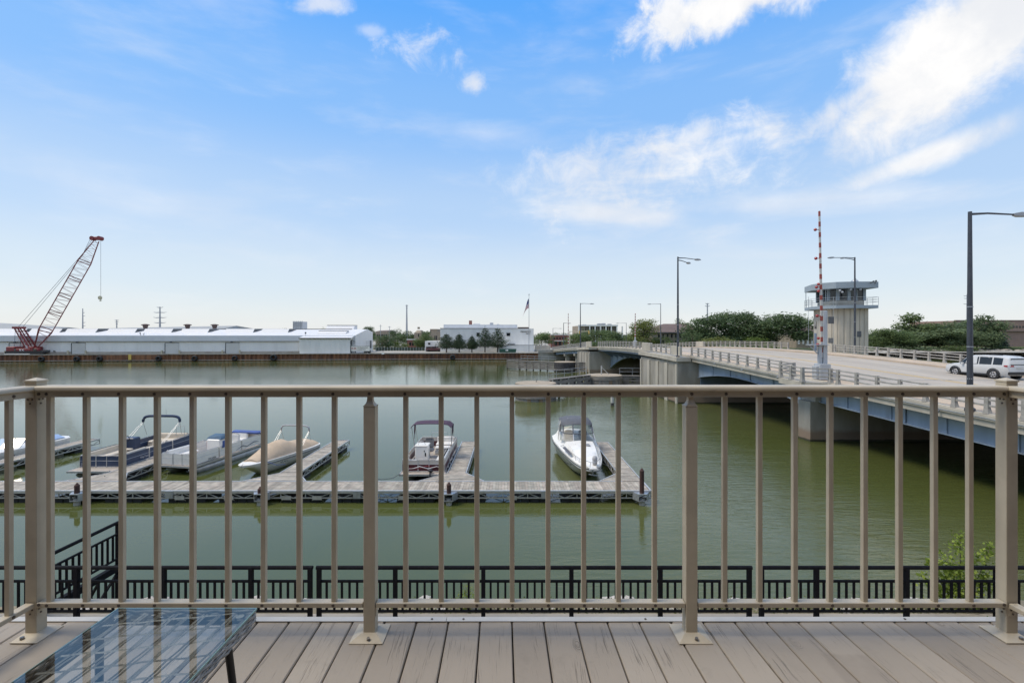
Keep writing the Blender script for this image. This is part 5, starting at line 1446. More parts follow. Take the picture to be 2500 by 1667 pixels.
# ================================================================== street lamps
def lamp(label, base, hgt, armdir, arml, heads=1, hr=.085, up=.0):
    l = thing('street_lamp', label, 'street lamp', base, group='dark steel street lamps on the bridge')
    X, Y, Z = base; d = Vector((math.cos(armdir), math.sin(armdir), 0))
    m = MB(); m.lathe([(hr * 1.9, 0), (hr * 1.9, .12), (hr * 1.15, .2), (hr * 1.0, hgt * .5), (hr * .72, hgt)], (X, Y, Z), 12); m.build('pole', 'lamp_steel', l, smooth=40)
    m = MB()
    for z_ in (.16, .32, .52): m.lathe([(hr * 1.12, 0), (hr * 1.12, .05)], (X, Y, Z + hgt * z_), 10)
    m.build('band', 'lamp_head', l)
    for k in range(heads):
        dd = d if k == 0 else (Matrix.Rotation(rad(24), 3, 'Z') @ d)
        zt = Z + hgt - .12 - .25 * k
        p0 = Vector((X, Y, zt)); p1 = p0 + dd * arml + Vector((0, 0, -.02 + up)); s = Vector((-dd.y, dd.x, 0))
        m = MB(); m.tube([p0, p0.lerp(p1, .4) + Vector((0, 0, .05)), p1], [hr * .55, hr * .42, hr * .35], 7); ar = m.build('arm', 'lamp_steel', l, smooth=50)
        m = MB(); hl_ = .85
        rings = [[p1 + dd * (f * hl_) + s * (wv_ * .17) + Vector((0, 0, t_)), p1 + dd * (f * hl_) - s * (wv_ * .17) + Vector((0, 0, t_)), p1 + dd * (f * hl_) - s * (wv_ * .15) + Vector((0, 0, -b_)), p1 + dd * (f * hl_) + s * (wv_ * .15) + Vector((0, 0, -b_))] for f, wv_, t_, b_ in ((-.05, .5, .05, .05), (.25, 1, .09, .10), (.7, 1, .06, .10), (1, .5, .01, .05))]
        m.loft(rings, True, True); m.build('lamp_head', 'lamp_head', ar, smooth=30)
    return l
def lamp_px(label, x, ytop, Y, base_z, armx_px, heads=1, hr=.085, dirY=0.):
    X = PX(x, Y); hgt = PZ(ytop, Y) - base_z; al = armx_px / FPX * Y
    return lamp(label, (X, Y, base_z), hgt, math.atan2(dirY, al), math.hypot(al, dirY) , heads, hr)
lamp_px('tall dark street lamp at right edge with arm leaving the frame', 2368, 517, 23.75, zdeck(23.75) + .17, 108, 1, .115)
lamp_px('two headed dark street lamp on the concrete bridge pier', 1655, 627, 54.6, zdeck(54.5) + .05, 50, 2, .11, 1.0)
lamp_px('dark street lamp on the far left bridge pier', 1417, 740, 103.4, zdeck(103) + .05, 24, 1, .10)
lamp_px('two headed dark street lamp in front of the control tower', 2087, 628, 61.6, zdeck(61.6) + .1, -58, 2, .11, -.5)
lamp_px('street lamp with left arm near the brown hip roof', 1613, 741, 118, zdeck(118), -24, 1, .09)
lamp_px('far street lamp with left arm in front of the lime tree', 1529, 788, 160, 2.3, -19, 1, .09)
lamp_px('far pale street lamp beside the left striped gate', 1376, 788, 162, 2.3, 12, 1, .12)
lamp_px('farthest street lamp left of the brick shop', 1350, 801, 180, 2.2, 16, 1, .09)

# ================================================================== barrier gates
M('gate_red', (.29, .055, .04), .5, var=.12, vs=3)
M('gate_white', (.50, .49, .46), .5, var=.08, vs=3, dirt=.2, ds=4)
M('gate_cabinet', (.42, .44, .46), .5, var=.06, vs=2)
M('lens_red', (.30, .015, .02), .25)
def gate(label, base, hgt, nstripe, wd=.20, lamps=4, detail=True, lean=-.018):
    g_ = thing('barrier_gate', label, 'barrier gate', base, group='raised striped barrier gates on the bridge')
    X, Y, Z = base; P = lambda f, o=0.: Vector((X + .05 + lean * hgt * f + o, Y, Z + 1.6 + (hgt - 1.6) * f))
    m = MB(); m.bar(P(0), P(1), wd * .8, wd * .30, up=(0, 1, 0)) if False else m.loft([[P(f, -w_) + Vector((0, -.05, 0)), P(f, w_) + Vector((0, -.05, 0)), P(f, w_) + Vector((0, .05, 0)), P(f, -w_) + Vector((0, .05, 0))] for f, w_ in ((0, wd * .62), (1, wd * .34))], True, True)
    arm = m.build('arm', 'gate_white', g_)
    for i in range(nstripe):
        f0 = (i + .5) / nstripe; f1 = f0 + .46 / nstripe
        w0 = wd * (.62 - .28 * f0) + .004; w1 = wd * (.62 - .28 * f1) + .004
        m = MB(); m.loft([[P(f, -w_) + Vector((0, -.054, 0)), P(f, w_) + Vector((0, -.054, 0)), P(f, w_) + Vector((0, .054, 0)), P(f, -w_) + Vector((0, .054, 0))] for f, w_ in ((f0, w0), (min(f1, 1), w1))], True, True); m.build('stripe', 'gate_red', arm)
    for i in range(lamps):
        p = P((i + .45) / lamps * .98, -.32)
        m = MB(); m.ball(p, .11, 7); m.bar(p, p + Vector((.3, 0, 0)), .04); m.build('lamp', 'lens_red', arm)
    if not detail:
        m = MB(); m.bevbox(X - .22, X + .32, Y - .3, Y + .3, Z, Z + 1.1, .03); m.bar((X + .05, Y, Z + 1.1), (X + .05, Y, Z + 1.62), .2); m.build('cabinet', 'gate_cabinet', g_)
    if detail:
        m = MB(); m.bevbox(X - .35, X + .45, Y - .35, Y + .35, Z, Z + 1.15, .03); m.bevbox(X - .55, X - .1, Y - .25, Y + .25, Z + .05, Z + 1.0, .02); cb_ = m.build('cabinet', 'gate_cabinet', g_)
        m = MB(); m.bevbox(X + .06, X + .36, Y - .12, Y + .14, Z + 1.15, Z + 5.0, .02); m.bevbox(X - .26, X - .02, Y - .1, Y + .1, Z + 1.15, Z + 2.5, .02); m.build('mast', 'gate_cabinet', g_)
        m = MB(); m.box(X - .95, X + .35, Y - .35, Y + .35, Z + 2.5, Z + 2.55); m.bar((X - .9, Y, Z + 2.5), (X - .2, Y, Z + 1.8), .07); m.build('bracket', 'gate_cabinet', g_)
        m = MB(); m.box(X + .35, X + .75, Y - .22, Y - .18, Z + 4.05, Z + 4.55); m.build('sign_plate', 'dark_trim', g_)
        m = MB(); m.box(X + .30, X + 1.0, Y - .25, Y + .2, Z + .15, Z + .55); m.build('junction_box', 'galv', g_)
        m = MB()
        for xx, zz in ((X - .95, 6.1), (X + .85, 6.1)): m.cyl((xx, Y, Z + 2.5), (xx, Y, Z + 6.0), .012, n=5)
        m.build('stay_wire', 'galv', g_)
        m = MB()
        for zz in (3.0, 6.4, 6.9): m.ball((X - .30, Y - .1, Z + zz), .10, 7)
        m.build('warning_light', 'lens_red', g_)
Yg = 35.0
gate('tall red and white barrier gate raised beside the control tower', (PX(2006, Yg), Yg, zdeck(Yg) + .165), PZ(515, Yg) - zdeck(Yg) - .17, 14, .135, 5)
Yg = 108.
gate('thin striped barrier gate raised beside the far left bridge lamp', (PX(1387, Yg + 40), Yg + 40, 2.7), PZ(765, Yg + 40) - 2.7, 10, .22, 0, False, 0)
Yg = 68.0
gate('thin striped barrier gate raised in front of the lime tree', (PX(1550, 88), 88, zdeck(88) + .16), PZ(765, 88) - zdeck(88) - .16, 9, .15, 0, False, .003)

# ================================================================== timber fenders in the channel
M('fender_wood', (.23, .21, .19), .9, var=.3, vs=1.5, bump=.4, bs=12, tint=False, dirt=.4, ds=1, dirtcol=(.10, .09, .085), stretch=(.4, .4, 2))
M('fender_dark', (.055, .052, .055), .85, var=.3, vs=1.2, bump=.3, bs=10)
M('dolphin_top', (.36, .30, .225), .9, var=.12, vs=1, dirt=.3, ds=.8)
M('stave_wood', (.22, .205, .195), .9, var=.3, vs=2, bump=.4, bs=10, stretch=(1, 1, .2))
M('stave_brown', (.24, .17, .115), .9, var=.3, vs=2, bump=.4, bs=10, stretch=(1, 1, .2))
def dolphin(label, X, Y, r, zt, n_=34, dark=False):
    d = thing('dolphin', label, 'mooring dolphin', (X, Y, 0), group='round timber dolphins in the channel')
    m = MB(); m.lathe([(r * .93, -1), (r * .93, zt - .02)], (X, Y, 0), 32); m.build('core', 'fender_dark', d)
    m = MB(); m.lathe([(r * 1.0, zt - .02), (r * 1.0, zt + .05), (r * .97, zt + .09), (r * .3, zt + .13)], (X, Y, 0), 40); m.build('cap', 'dolphin_top', d)
    for i in range(n_):
        a = 2 * math.pi * (i + .5) / n_
        if math.sin(a) > .45: continue
        h_ = math.pi * r / n_ * .95; m = MB(); c, s = math.cos(a), math.sin(a)
        q = [(r * .92, -h_), (r * .92, h_), (r * 1.0, h_), (r * 1.0, -h_)]; q = [(X + u * c - v * s, Y + u * s + v * c) for u, v in q]
        m.prism(q, -1, zt - .55 + random.uniform(-.03, .03)); m.build('stave', 'fender_dark' if dark else random.choice(('stave_wood', 'stave_wood', 'stave_brown', 'fender_wood')), d)
    m = MB(); m.lathe([(r * .9, zt - .54), (r * 1.025, zt - .54), (r * 1.025, zt - .03), (r * .9, zt - .03)], (X, Y, 0), 40); m.build('band', 'fender_dark' if dark else 'fender_wood', d, smooth=30)
    m = MB(); m.lathe([(r * .9, .32), (r * 1.05, .32), (r * 1.05, .55), (r * .9, .55)], (X, Y, 0), 40); m.build('wale', 'fender_wood', d, smooth=30)
    return d
dA = dolphin('round timber dolphin with tan concrete top standing nearest in the channel', 2.84, 57.8, 2.45, 1.9)
m = MB(); m.tube([(2.9, 57.8, 2.0), (2.9, 57.8, 2.25), (3.0, 57.8, 2.38), (3.12, 57.8, 2.32)], .04, 6); m.build('mooring_hook', 'dark_trim', dA)
dB = dolphin('round timber dolphin of vertical staves beside the near bridge pier', 12.8, 67.2, 2.45, 2.05)
m = MB(); m.box(12.3, 12.45, 66.8, 66.95, 2.15, 3.4); m.bar((12.4, 66.9, 3.2), (13.4, 66.9, 2.2), .08); m.build('marker_post', 'gate_white', dB)
dolphin('dark round timber dolphin at the far side of the channel', 11.0, 100.5, 2.2, 1.95, dark=True)
def plank_wall(label, pts, zt, rows, name='fender_wall', rail=True, blocks=True):
    a = Vector((*pts[0], 0)); c = Vector((*pts[1], 0)); L = (c - a).length; d = (c - a).normalized(); nrm = Vector((d.y, -d.x, 0))
    nrm = nrm if nrm.y < 0 else -nrm
    f = thing(name, label, 'fender', ((a.x + c.x) / 2, (a.y + c.y) / 2, 0))
    n_ = int(L / 1.7)
    for i in range(n_ + 1):
        p = a + d * (L * i / n_); m = MB(); m.cyl((p.x - nrm.x * .2, p.y - nrm.y * .2, -1), (p.x - nrm.x * .2, p.y - nrm.y * .2, zt - .1), .16, n=8); m.build('pile', 'fender_dark', f)
    rh = (zt - .25) / rows
    for r_ in range(rows):
        z = .28 + rh * r_; m = MB(); m.bar(a + Vector((0, 0, z + rh * .32)), c + Vector((0, 0, z + rh * .32)), .16, rh * .62); m.build('plank', 'fender_wood', f)
        if blocks:
            m = MB()
            for i in range(n_):
                p = a + d * (L * (i + .5) / n_) + nrm * -.02
                m.bar(p - d * .5 + Vector((0, 0, z + rh * .81)), p + d * .35 + Vector((0, 0, z + rh * .81)), .12, rh * .34)
            tag(m.build('spacer_blocks', 'fender_wood', f), kind='stuff')
    m = MB(); m.bar(a - nrm * .25 + Vector((0, 0, zt)), c - nrm * .25 + Vector((0, 0, zt)), .8, .1); m.build('walkway', 'fender_wood', f)
    if rail:
        for z_ in (.55, 1.05):
            m = MB(); m.bar(a - nrm * .6 + Vector((0, 0, zt + z_)), c - nrm * .6 + Vector((0, 0, zt + z_)), .05); m.build('handrail', 'galv', f)
        m = MB()
        for i in range(0, n_ + 1):
            p = a + d * (L * i / n_) - nrm * .6; m.bar((p.x, p.y, zt), (p.x, p.y, zt + 1.05), .05)
        m.build('handrail_posts', 'galv', f)
    return f
plank_wall('grey slatted timber fender wall at the far left of the channel', [(1.6, 106.0), (8.8, 100.6)], 1.95, 4)
m_ = plank_wall('solid dark plank nose at the left end of the far fender wall', [(-1.15, 108.2), (1.5, 106.1)], 1.95, 4, rail=False, blocks=False)
plank_wall('dark timber fender wall under the bascule span', [(13.2, 98.5), (33, 94.3)], 2.0, 4, rail=False)
plank_wall('timber fender wall joining the stave dolphin to the near pier', [(15.2, 68.0), (20.5, 67.4)], 1.9, 4)
f = plank_wall('timber catwalk with handrail between the two nearest dolphins', [(4.9, 59.2), (10.6, 65.6)], 2.2, 3)
cp = thing('marker_pile', 'short white marker pile standing in the water before the bridge', 'pile', (PX(1495, 52.5), 52.5, 0))
m = MB(); m.lathe([(.17, -1), (.17, .32)], (PX(1495, 52.5), 52.5, 0), 12); m.build('base', 'fender_dark', cp); m = MB(); m.lathe([(.19, .32), (.19, 1.25), (.05, 1.32)], (PX(1495, 52.5), 52.5, 0), 12); m.build('sleeve', 'gate_white', cp, smooth=40)

# ================================================================== white SUV
M('car_white', (.56, .565, .565), .25, var=.03, vs=1)
M('car_glass', (.02, .024, .028), .05, var=.2, vs=1)
M('car_black', (.015, .015, .017), .5)
M('car_rim', (.5, .5, .52), .3, .7)
M('car_red', (.30, .015, .02), .2)
def suv(label, loc, rz):
    c = thing('suv', label, 'car', loc, rz)
    # rings along y (rear 0 -> front 4.9); each: lower, sill, belt, roof
    st = [(0, .80, .95, .42, 1.05, .70, 1.40), (.12, .90, .98, .32, 1.07, .76, 1.66), (.45, .96, .98, .30, 1.07, .78, 1.76), (1.5, .97, .98, .27, 1.05, .79, 1.80), (2.6, .97, .98, .27, 1.03, .78, 1.78), (3.15, .97, .97, .27, 1.02, .73, 1.66), (3.75, .97, .96, .27, 1.02, .84, 1.10), (4.3, .96, .94, .28, .99, .80, 1.04), (4.7, .90, .86, .30, .90, .72, .95), (4.9, .78, .74, .40, .75, .6, .80)]
    rings = []
    for y, wl, wb_, zl, zb, wr, zr in st:
        rings.append([(-wl * .9, y, zl), (-wl, y, zl + .12), (-wb_ * 1.0, y, zb - .12), (-wb_ * .97, y, zb), (-(wr + .02), y, zr - .08), (-wr * .8, y, zr), (wr * .8, y, zr), (wr + .02, y, zr - .08), (wb_ * .97, y, zb), (wb_, y, zb - .12), (wl, y, zl + .12), (wl * .9, y, zl)])
    m = MB(); m.loft(rings, True, True); bo_ = m.build('body', 'car_white', c, smooth=38, local=True)
    def side(s, ya, yb, name):
        q = []
        for y in (ya, yb):
            k = max(i for i in range(len(st)) if st[i][0] <= y); f = (y - st[k][0]) / (st[min(k + 1, 9)][0] - st[k][0] + 1e-9); a = [st[k][j] + (st[min(k + 1, 9)][j] - st[k][j]) * f for j in range(7)]
            q.append((a[2] * .97, a[4], a[5] + .02, a[6] - .08))
        (b0, zb0, r0, zr0), (b1, zb1, r1, zr1) = q
        def lerp(b_, zb, r_, zr, f): return (b_ + (r_ - b_) * f + .006, zb + (zr - zb) * f)
        v = []
        for y, qq, fs_ in ((ya, q[0], (.08, .93)), (yb, q[1], (.93, .08))):
            for f in fs_: x, z = lerp(*qq, f); v.append((s * x, y, z))
        m = MB(); m.add(v, [(0, 1, 2, 3)]); m.build(name, 'car_glass', bo_, local=True)
    for s in (-1, 1):
        side(s, .40, 1.05, 'side_window'); side(s, 1.15, 2.05, 'side_window'); side(s, 2.12, 3.05, 'side_window'); side(s, 3.1, 3.55, 'side_window')
        m = MB(); m.bevbox(s * 1.04 - .09, s * 1.04 + .09, 3.15, 3.32, 1.03, 1.17, .03); m.build('mirror', 'car_white', bo_, local=True)
        m = MB(); m.loft([[(s * .99, .02, .98), (s * .99, .25, 1.02), (s * .99, .25, 1.10), (s * .97, .04, 1.12)], [(s * .45, -.035, 1.0), (s * .55, .03, 1.02), (s * .55, .03, 1.10), (s * .5, -.03, 1.10)]], True, True); m.build('tail_light', 'car_red', bo_, local=True)
        for y in (.98, 3.88):
            m = MB(); m.cyl((s * .80, y, .37), (s * .995, y, .37), .385, n=24); m.cyl((s * .99, y, .37), (s * 1.0, y, .37), .28, .27, 20); wh = m.build('wheel', 'black_rubber', c, local=True)
            m = MB(); m.cyl((s * .995, y, .37), (s * 1.012, y, .37), .235, .22, 20)
            m.build('rim', 'car_rim', wh, local=True)
            m = MB()
            for k in range(5): a = k * 1.257 + .3; m.bar((s * 1.016, y + .08 * math.cos(a + .63), .37 + .08 * math.sin(a + .63)), (s * 1.016, y + .2 * math.cos(a + .63), .37 + .2 * math.sin(a + .63)), .075, .006, up=(1, 0, 0))
            m.build('spoke_gap', 'car_black', wh, local=True)
            m = MB(); m.tube([(s * .985, y + .45 * math.cos(a), .37 + .45 * math.sin(a)) for a in [math.pi * k / 10 for k in range(11)]], .035, 5); m.build('wheel_arch', 'car_black', bo_, local=True)
        m = MB(); m.bar((s * .985, 1.35, .33), (s * .985, 3.45, .33), .04, .12); m.build('sill', 'car_black', bo_, local=True)
        m = MB(); m.bar((s * .62, .6, 1.83), (s * .62, 2.5, 1.84), .04, .035); m.build('roof_rail', 'car_black', bo_, local=True)
    m = MB(); m.add([(-.74, .035, 1.12), (.74, .035, 1.12), (.62, .115, 1.60), (-.62, .115, 1.60)], [(0, 1, 2, 3)]); ob = m.build('rear_window', 'car_glass', bo_, local=True); ob.location = (0, -.045, .01)
    m = MB(); m.bevbox(-.86, .86, -.05, .1, .40, .62, .03); m.build('rear_bumper', 'car_black', bo_, local=True)
    m = MB(); m.box(-.26, .26, -.022, .01, .82, .94); m.build('plate', 'gate_white', bo_, local=True)
    m = MB(); m.add([(-.78, 3.72, 1.09), (.78, 3.72, 1.09), (.68, 3.22, 1.62), (-.68, 3.22, 1.62)], [(0, 1, 2, 3)]); ob = m.build('windscreen', 'car_glass', bo_, local=True); ob.location = (0, .02, .03)
    return c
Ys = 35.75
suv('white sport utility vehicle driving away in the far lane of the bridge', bp(Ys, BW - 5.0, .004), BANG2)
# ================================================================== far shore: warehouse
def fp(X, d, z): return (X, fby(X, d), z)
def fbox(m, x0, x1, d0, d1, z0, z1, mi=0):
    m.add([fp(x0, d0, z0), fp(x1, d0, z0), fp(x1, d1, z0), fp(x0, d1, z0), fp(x0, d0, z1), fp(x1, d0, z1), fp(x1, d1, z1), fp(x0, d1, z1)],
          [(0, 3, 2, 1), (4, 5, 6, 7), (0, 1, 5, 4), (1, 2, 6, 5), (2, 3, 7, 6), (3, 0, 4, 7)], mi)
def fprof(m, prof, x0, x1, mi=0):
    m.loft([[fp(x0, d, z) for d, z in prof], [fp(x1, d, z) for d, z in prof]], True, True, mi)
def part_f(name, mat, par, *boxes):
    m = MB()
    for b_ in boxes: fbox(m, *b_)
    return m.build(name, mat, par)
M('wall_sheet', (.82, .805, .77), .6, var=.05, vs=.25, dirt=.2, ds=.3, dirtcol=(.42, .40, .37), stretch=(1, 1, .25))
M('door_sheet', (.64, .63, .60), .6, var=.05, vs=.4)
M('grey_roof', (.33, .34, .34), .8, var=.1, vs=.1, dirt=.2, ds=.2)
M('brown_vent', (.12, .08, .07), .7)
M('cream_post', (.55, .50, .36), .7)
M('plinth', (.44, .39, .33), .85, var=.12, vs=.6, dirt=.5, ds=.5, dirtcol=(.30, .22, .15))
WX1 = -47.2
wh = thing('warehouse', 'long low white dockside warehouse with sawtooth roof lights', 'building', fp(-100, 13, GZ))
part_f('wall', 'wall_sheet', wh, (-205, WX1, 4.0, 22, GZ, 5.70))
part_f('plinth', 'plinth', wh, (-205, -62, 3.9, 4.05, GZ, GZ + .62))
m = MB(); fprof(m, [(3.55, 5.68), (3.95, 5.68), (3.95, 7.33), (3.55, 7.30)], -205, WX1 + .02); m.build('fascia', 'grey_fascia', wh)
m = MB(); fprof(m, [(3.5, 5.60), (4.0, 5.60), (4.0, 5.675), (3.5, 5.675)], -205, WX1); m.build('eave_trim', 'dark_trim', wh)
m = MB(); fprof(m, [(3.96, 5.71), (22, 5.71), (22, 8.3), (16, 9.28), (3.96, 7.34)], -205, WX1 + .02); rf = m.build('roof', 'white_roof', wh)
m = MB(); fprof(m, [(15.6, 9.30), (16.4, 9.30), (16.4, 9.44), (15.6, 9.44)], -205, -52); m.build('ridge', 'dark_trim', rf)
for k in range(26):      # wall ribs
    X = -150 + k * 3.45
    m = MB(); fbox(m, X, X + .12, 3.93, 3.998, GZ + .62, 5.6); m.build('wall_rib', 'wall_sheet', wh)
for a, b_, e in ((-20, 64, 76), (76, 150, 164), (163, 237, 256), (264, 333, 350), (353, 421, 439), (444, 510, 526), (551, 620, 632), (640, 705, 716)):
    Xa, Xb = FB(a, 10)[0], FB(b_, 10)[0]
    m = MB(); fprof(m, [(9.2, 8.16), (15.5, 9.22), (15.5, 9.32), (10.6, 9.36), (10.3, 9.34)], Xa, Xb); mo = m.build('roof_light', 'white_roof', rf)
    m = MB(); fprof(m, [(9.5, 8.24), (15.4, 9.24), (10.7, 9.30), (10.4, 9.28)], Xb + .004, Xb + .05); m.build('roof_light_end', 'dark_trim', mo)
Xa, Xb = FB(776, 8)[0], FB(846, 8)[0]
m = MB(); fprof(m, [(7.2, 7.90), (10.2, 8.40), (10.2, 8.75), (8.6, 8.72)], Xa, Xb); mo = m.build('roof_light', 'white_roof', rf); m = MB(); fprof(m, [(8.5, 8.725), (10.2, 8.755), (10.2, 8.85), (8.5, 8.82)], Xa, Xb + .05); m.build('roof_light_trim', 'dark_trim', mo)
Xa, Xb = FB(803, 20)[0], FB(870, 20)[0]
m = MB(); fprof(m, [(17, 9.16), (21, 9.0), (21, 10.6), (18.5, 10.55)], Xa, Xb); mo = m.build('roof_light', 'white_roof', rf); m = MB(); fprof(m, [(18.4, 10.56), (21, 10.61), (21, 10.72), (18.4, 10.68)], Xa, Xb + .1); m.build('roof_light_trim', 'dark_trim', mo)
for x in (355, 458, 524):
    X, Y = FB(x, 18); m = MB(); m.lathe([(.55, 8.9), (.6, 9.9), (.75, 10.2), (.75, 10.5), (1.15, 10.55), (1.15, 10.75), (.4, 10.95)], (X, Y, 0), 12); m.build('roof_vent', 'brown_vent', rf)
for a, b_ in ((25, 57), (177, 209), (405, 437), (552.5, 584)):
    Xa, Xb = FB(a, 4)[0], FB(b_, 4)[0]
    dr = part_f('roller_door', 'door_sheet', wh, (Xa, Xb, 3.84, 3.93, GZ, 5.15))
    m = MB()
    for k in range(9): fbox(m, Xa + .02, Xb - .02, 3.80, 3.838, GZ + .06 + k * .34, GZ + .34 + k * .34)
    tag(m.build('door_slats', 'door_sheet', dr), kind='stuff')
    part_f('door_head', 'dark_trim', dr, (Xa - .1, Xb + .1, 3.79, 3.925, 5.155, 5.28))
    part_f('door_jamb', 'dark_trim', dr, (Xa - .22, Xa - .02, 3.79, 3.925, GZ, 5.15))
    part_f('bollard', 'cream_post', dr, (Xa - .95, Xa - .6, 3.3, 3.6, GZ, GZ + 1.0)); part_f('bollard', 'cream_post', dr, (Xb + .3, Xb + .62, 3.3, 3.6, GZ, GZ + 1.0))
    part_f('door_lamp', 'dark_trim', dr, ((Xa + Xb) / 2 - .25, (Xa + Xb) / 2 + .25, 3.2, 3.5, 5.3, 5.58))
# projecting annex with an open right end
ax0, ax1 = FB(731.5, 1)[0], FB(855, 1)[0]
an = part_f('annex_wall', 'white_paint', wh, (ax0, ax1, .9, 1.1, GZ, 6.45), (ax0, ax0 + .2, 1.1, 3.5, GZ, 6.45))
for k in range(1, 5): part_f('wall_rib', 'white_paint', an, (ax0 + (ax1 - ax0) * k / 5, ax0 + (ax1 - ax0) * k / 5 + .12, .84, .898, GZ, 6.4))
m = MB(); fprof(m, [(.6, 6.46), (9.5, 7.98), (9.5, 8.28), (.6, 6.62)], ax0 - .1, ax1 + .35); m.build('annex_roof', 'white_roof', an)
m = MB(); fprof(m, [(.5, 6.38), (.598, 6.38), (.598, 6.66), (.5, 6.66)], ax0 - .1, ax1 + .35); m.build('annex_trim', 'dark_trim', an)
m = MB(); fprof(m, [(1.1, 5.95), (4.0, 6.4), (8.3, 7.1), (8.3, 7.75), (.65, 6.47)], ax1 - .1, ax1 + .1); m.build('annex_gable', 'white_paint', an)
part_f('interior_shade', 'dark_trim', an, (ax0 + .3, ax1 - .4, 3.3, 3.45, GZ, 5.6)); part_f('opening_post', 'white_paint', an, (ax1 - .1, ax1 + .1, 3.2, 3.4, GZ, 6.3))  # dark sheet stands for the shade inside the open annex
# end wall of the main hall
m = MB(); fprof(m, [(4.0, GZ), (22, GZ), (22, 8.35), (16, 9.35), (4.0, 7.4)], WX1 + .03, WX1 + .12); ew = m.build('end_wall', 'white_paint', wh)
part_f('end_door', 'door_sheet', ew, (WX1 + .12, WX1 + .18, 14.3, 18.5, GZ, 5.6)); part_f('door_jamb', 'dark_trim', ew, (WX1 + .125, WX1 + .22, 18.5, 20.3, GZ + 1, 5.6))
m = MB(); X, Y = FB(746, 4); m.cyl((X, Y, 7.3), (X, Y, 8.1), .05, n=6); m.ball((X, Y, 8.1), .28, 6); m.build('roof_lamp', 'dark_trim', rf)
m = MB(); X, Y = FB(343, 4.5); m.cyl((X, Y, 6.0), (X, Y, 8.0), .07, n=6); m.cyl((X + .9, Y, 6.0), (X + .9, Y, 7.8), .07, n=6); m.ball((X - .1, Y, 8.0), .2, 6); m.build('floodlight_mast', 'dark_trim', wh)
m = MB(); m.ball((X + .95, Y, 7.9), .26, 6); m.build('floodlight', 'white_ink', wh)

# sign board
X, Y = FB(880, .9)
sg = thing('company_sign', 'cream sign board with red double letters in front of the white warehouse', 'sign', (X, Y, GZ))
sw_, sz0, sz1 = 2.72, PZ(857, Y), PZ(845, Y)
m = MB(); m.box(X - sw_, X + sw_, Y - .06, Y + .06, sz0, sz1); pn = m.build('panel', 'white_sign', sg)
m = MB(); m.box(X - sw_ - .05, X + sw_ + .05, Y - .05, Y + .07, sz1 + .002, sz1 + .07); m.box(X - sw_ - .05, X + sw_ + .05, Y - .05, Y + .07, sz0 - .07, sz0 - .002); m.build('frame', 'dark_trim', pn)
for xx in (X - 1.6, X + 1.2):
    m = MB(); m.box(xx, xx + .2, Y + .07, Y + .25, GZ, sz0 + .6); m.build('leg', 'dark_trim', sg)
kk = text_mesh('KK', 1.05, 'sign_red', .01); place('lettering', kk, pn, (X - 1.85, Y - .075, (sz0 + sz1) / 2), rot=(rad(90), 0, 0), scale=(1.15, 1, 1))
kk = text_mesh('INTEGRATED', .50, 'sign_ink', .01, 'LEFT'); place('lettering', kk, pn, (X - .85, Y - .075, (sz0 + sz1) / 2 + .28), rot=(rad(90), 0, 0), scale=(1.02, 1, 1))
kk = text_mesh('LOGISTICS', .50, 'sign_ink', .01, 'LEFT'); place('lettering', kk, pn, (X - .85, Y - .075, (sz0 + sz1) / 2 - .28), rot=(rad(90), 0, 0))
gc = thing('forklift', 'small dark forklift parked under the company sign', 'forklift', (X + 1.5, Y + 2.2, GZ))
m = MB(); m.bevbox(X + .6, X + 2.2, Y + 1.6, Y + 2.8, GZ + .3, GZ + 1.0, .08); m.build('body', 'dark_trim', gc)
m = MB(); m.bar((X + .8, Y + 2, GZ + 1), (X + .9, Y + 2, GZ + 2.1), .08); m.bar((X + 1.9, Y + 2, GZ + 1), (X + 1.7, Y + 2, GZ + 2.1), .08); m.box(X + .8, X + 1.8, Y + 1.7, Y + 2.6, GZ + 2.1, GZ + 2.16); m.build('guard', 'dark_trim', gc)
for xx in (X + .85, X + 1.95):
    m = MB(); m.cyl((xx, Y + 1.55, GZ + .33), (xx, Y + 2.85, GZ + .33), .33, n=12); m.build('wheel', 'black_rubber', gc)
X, Y = FB(936, .3); hc = thing('hydrant_sign', 'small white notice plate on the edge of the quay', 'sign', (X, Y, GZ)); m = MB(); m.box(X - .4, X + .4, Y - .55, Y - .5, GZ - .25, GZ + .2); m.build('plate', 'white_ink', hc); m = MB(); m.bar((X, Y - .3, GZ), (X, Y - .3, GZ + 1.4), .06); m.build('post', 'dark_trim', hc)

# grey hall behind the warehouse
hb_ = thing('grey_hall', 'grey roofed hall rising behind the white warehouse', 'building', fp(-95, 38, GZ))
m = MB(); xa, xb = FB(235, 30)[0], FB(560, 30)[0]; m.loft([[fp(xa - 8, 26, GZ), fp(xa - 8, 50, GZ), fp(xa - 8, 50, 9.2), fp(xa + 5, 38, 10.0), fp(xa - 8, 26, 9.2)], [fp(xb, 26, GZ), fp(xb, 50, GZ), fp(xb, 50, 9.4), fp(xb - 2, 38, 10.75), fp(xb, 26, 9.4)]], True, True); m.build('shell', 'grey_roof', hb_)
hb2 = thing('grey_shed', 'low grey shed roof at the far left behind the crane', 'building', fp(-160, 38, GZ))
m = MB(); xa, xb = FB(-60, 30)[0], FB(115, 30)[0]; m.loft([[fp(xa, 26, GZ), fp(xa, 50, GZ), fp(xa, 50, 9.4), fp(xa, 38, 11.6), fp(xa, 26, 9.4)], [fp(xb, 26, GZ), fp(xb, 50, GZ), fp(xb, 50, 9.0), fp(xb, 38, 10.1), fp(xb, 26, 9.0)]], True, True); m.build('shell', 'grey_roof', hb2)
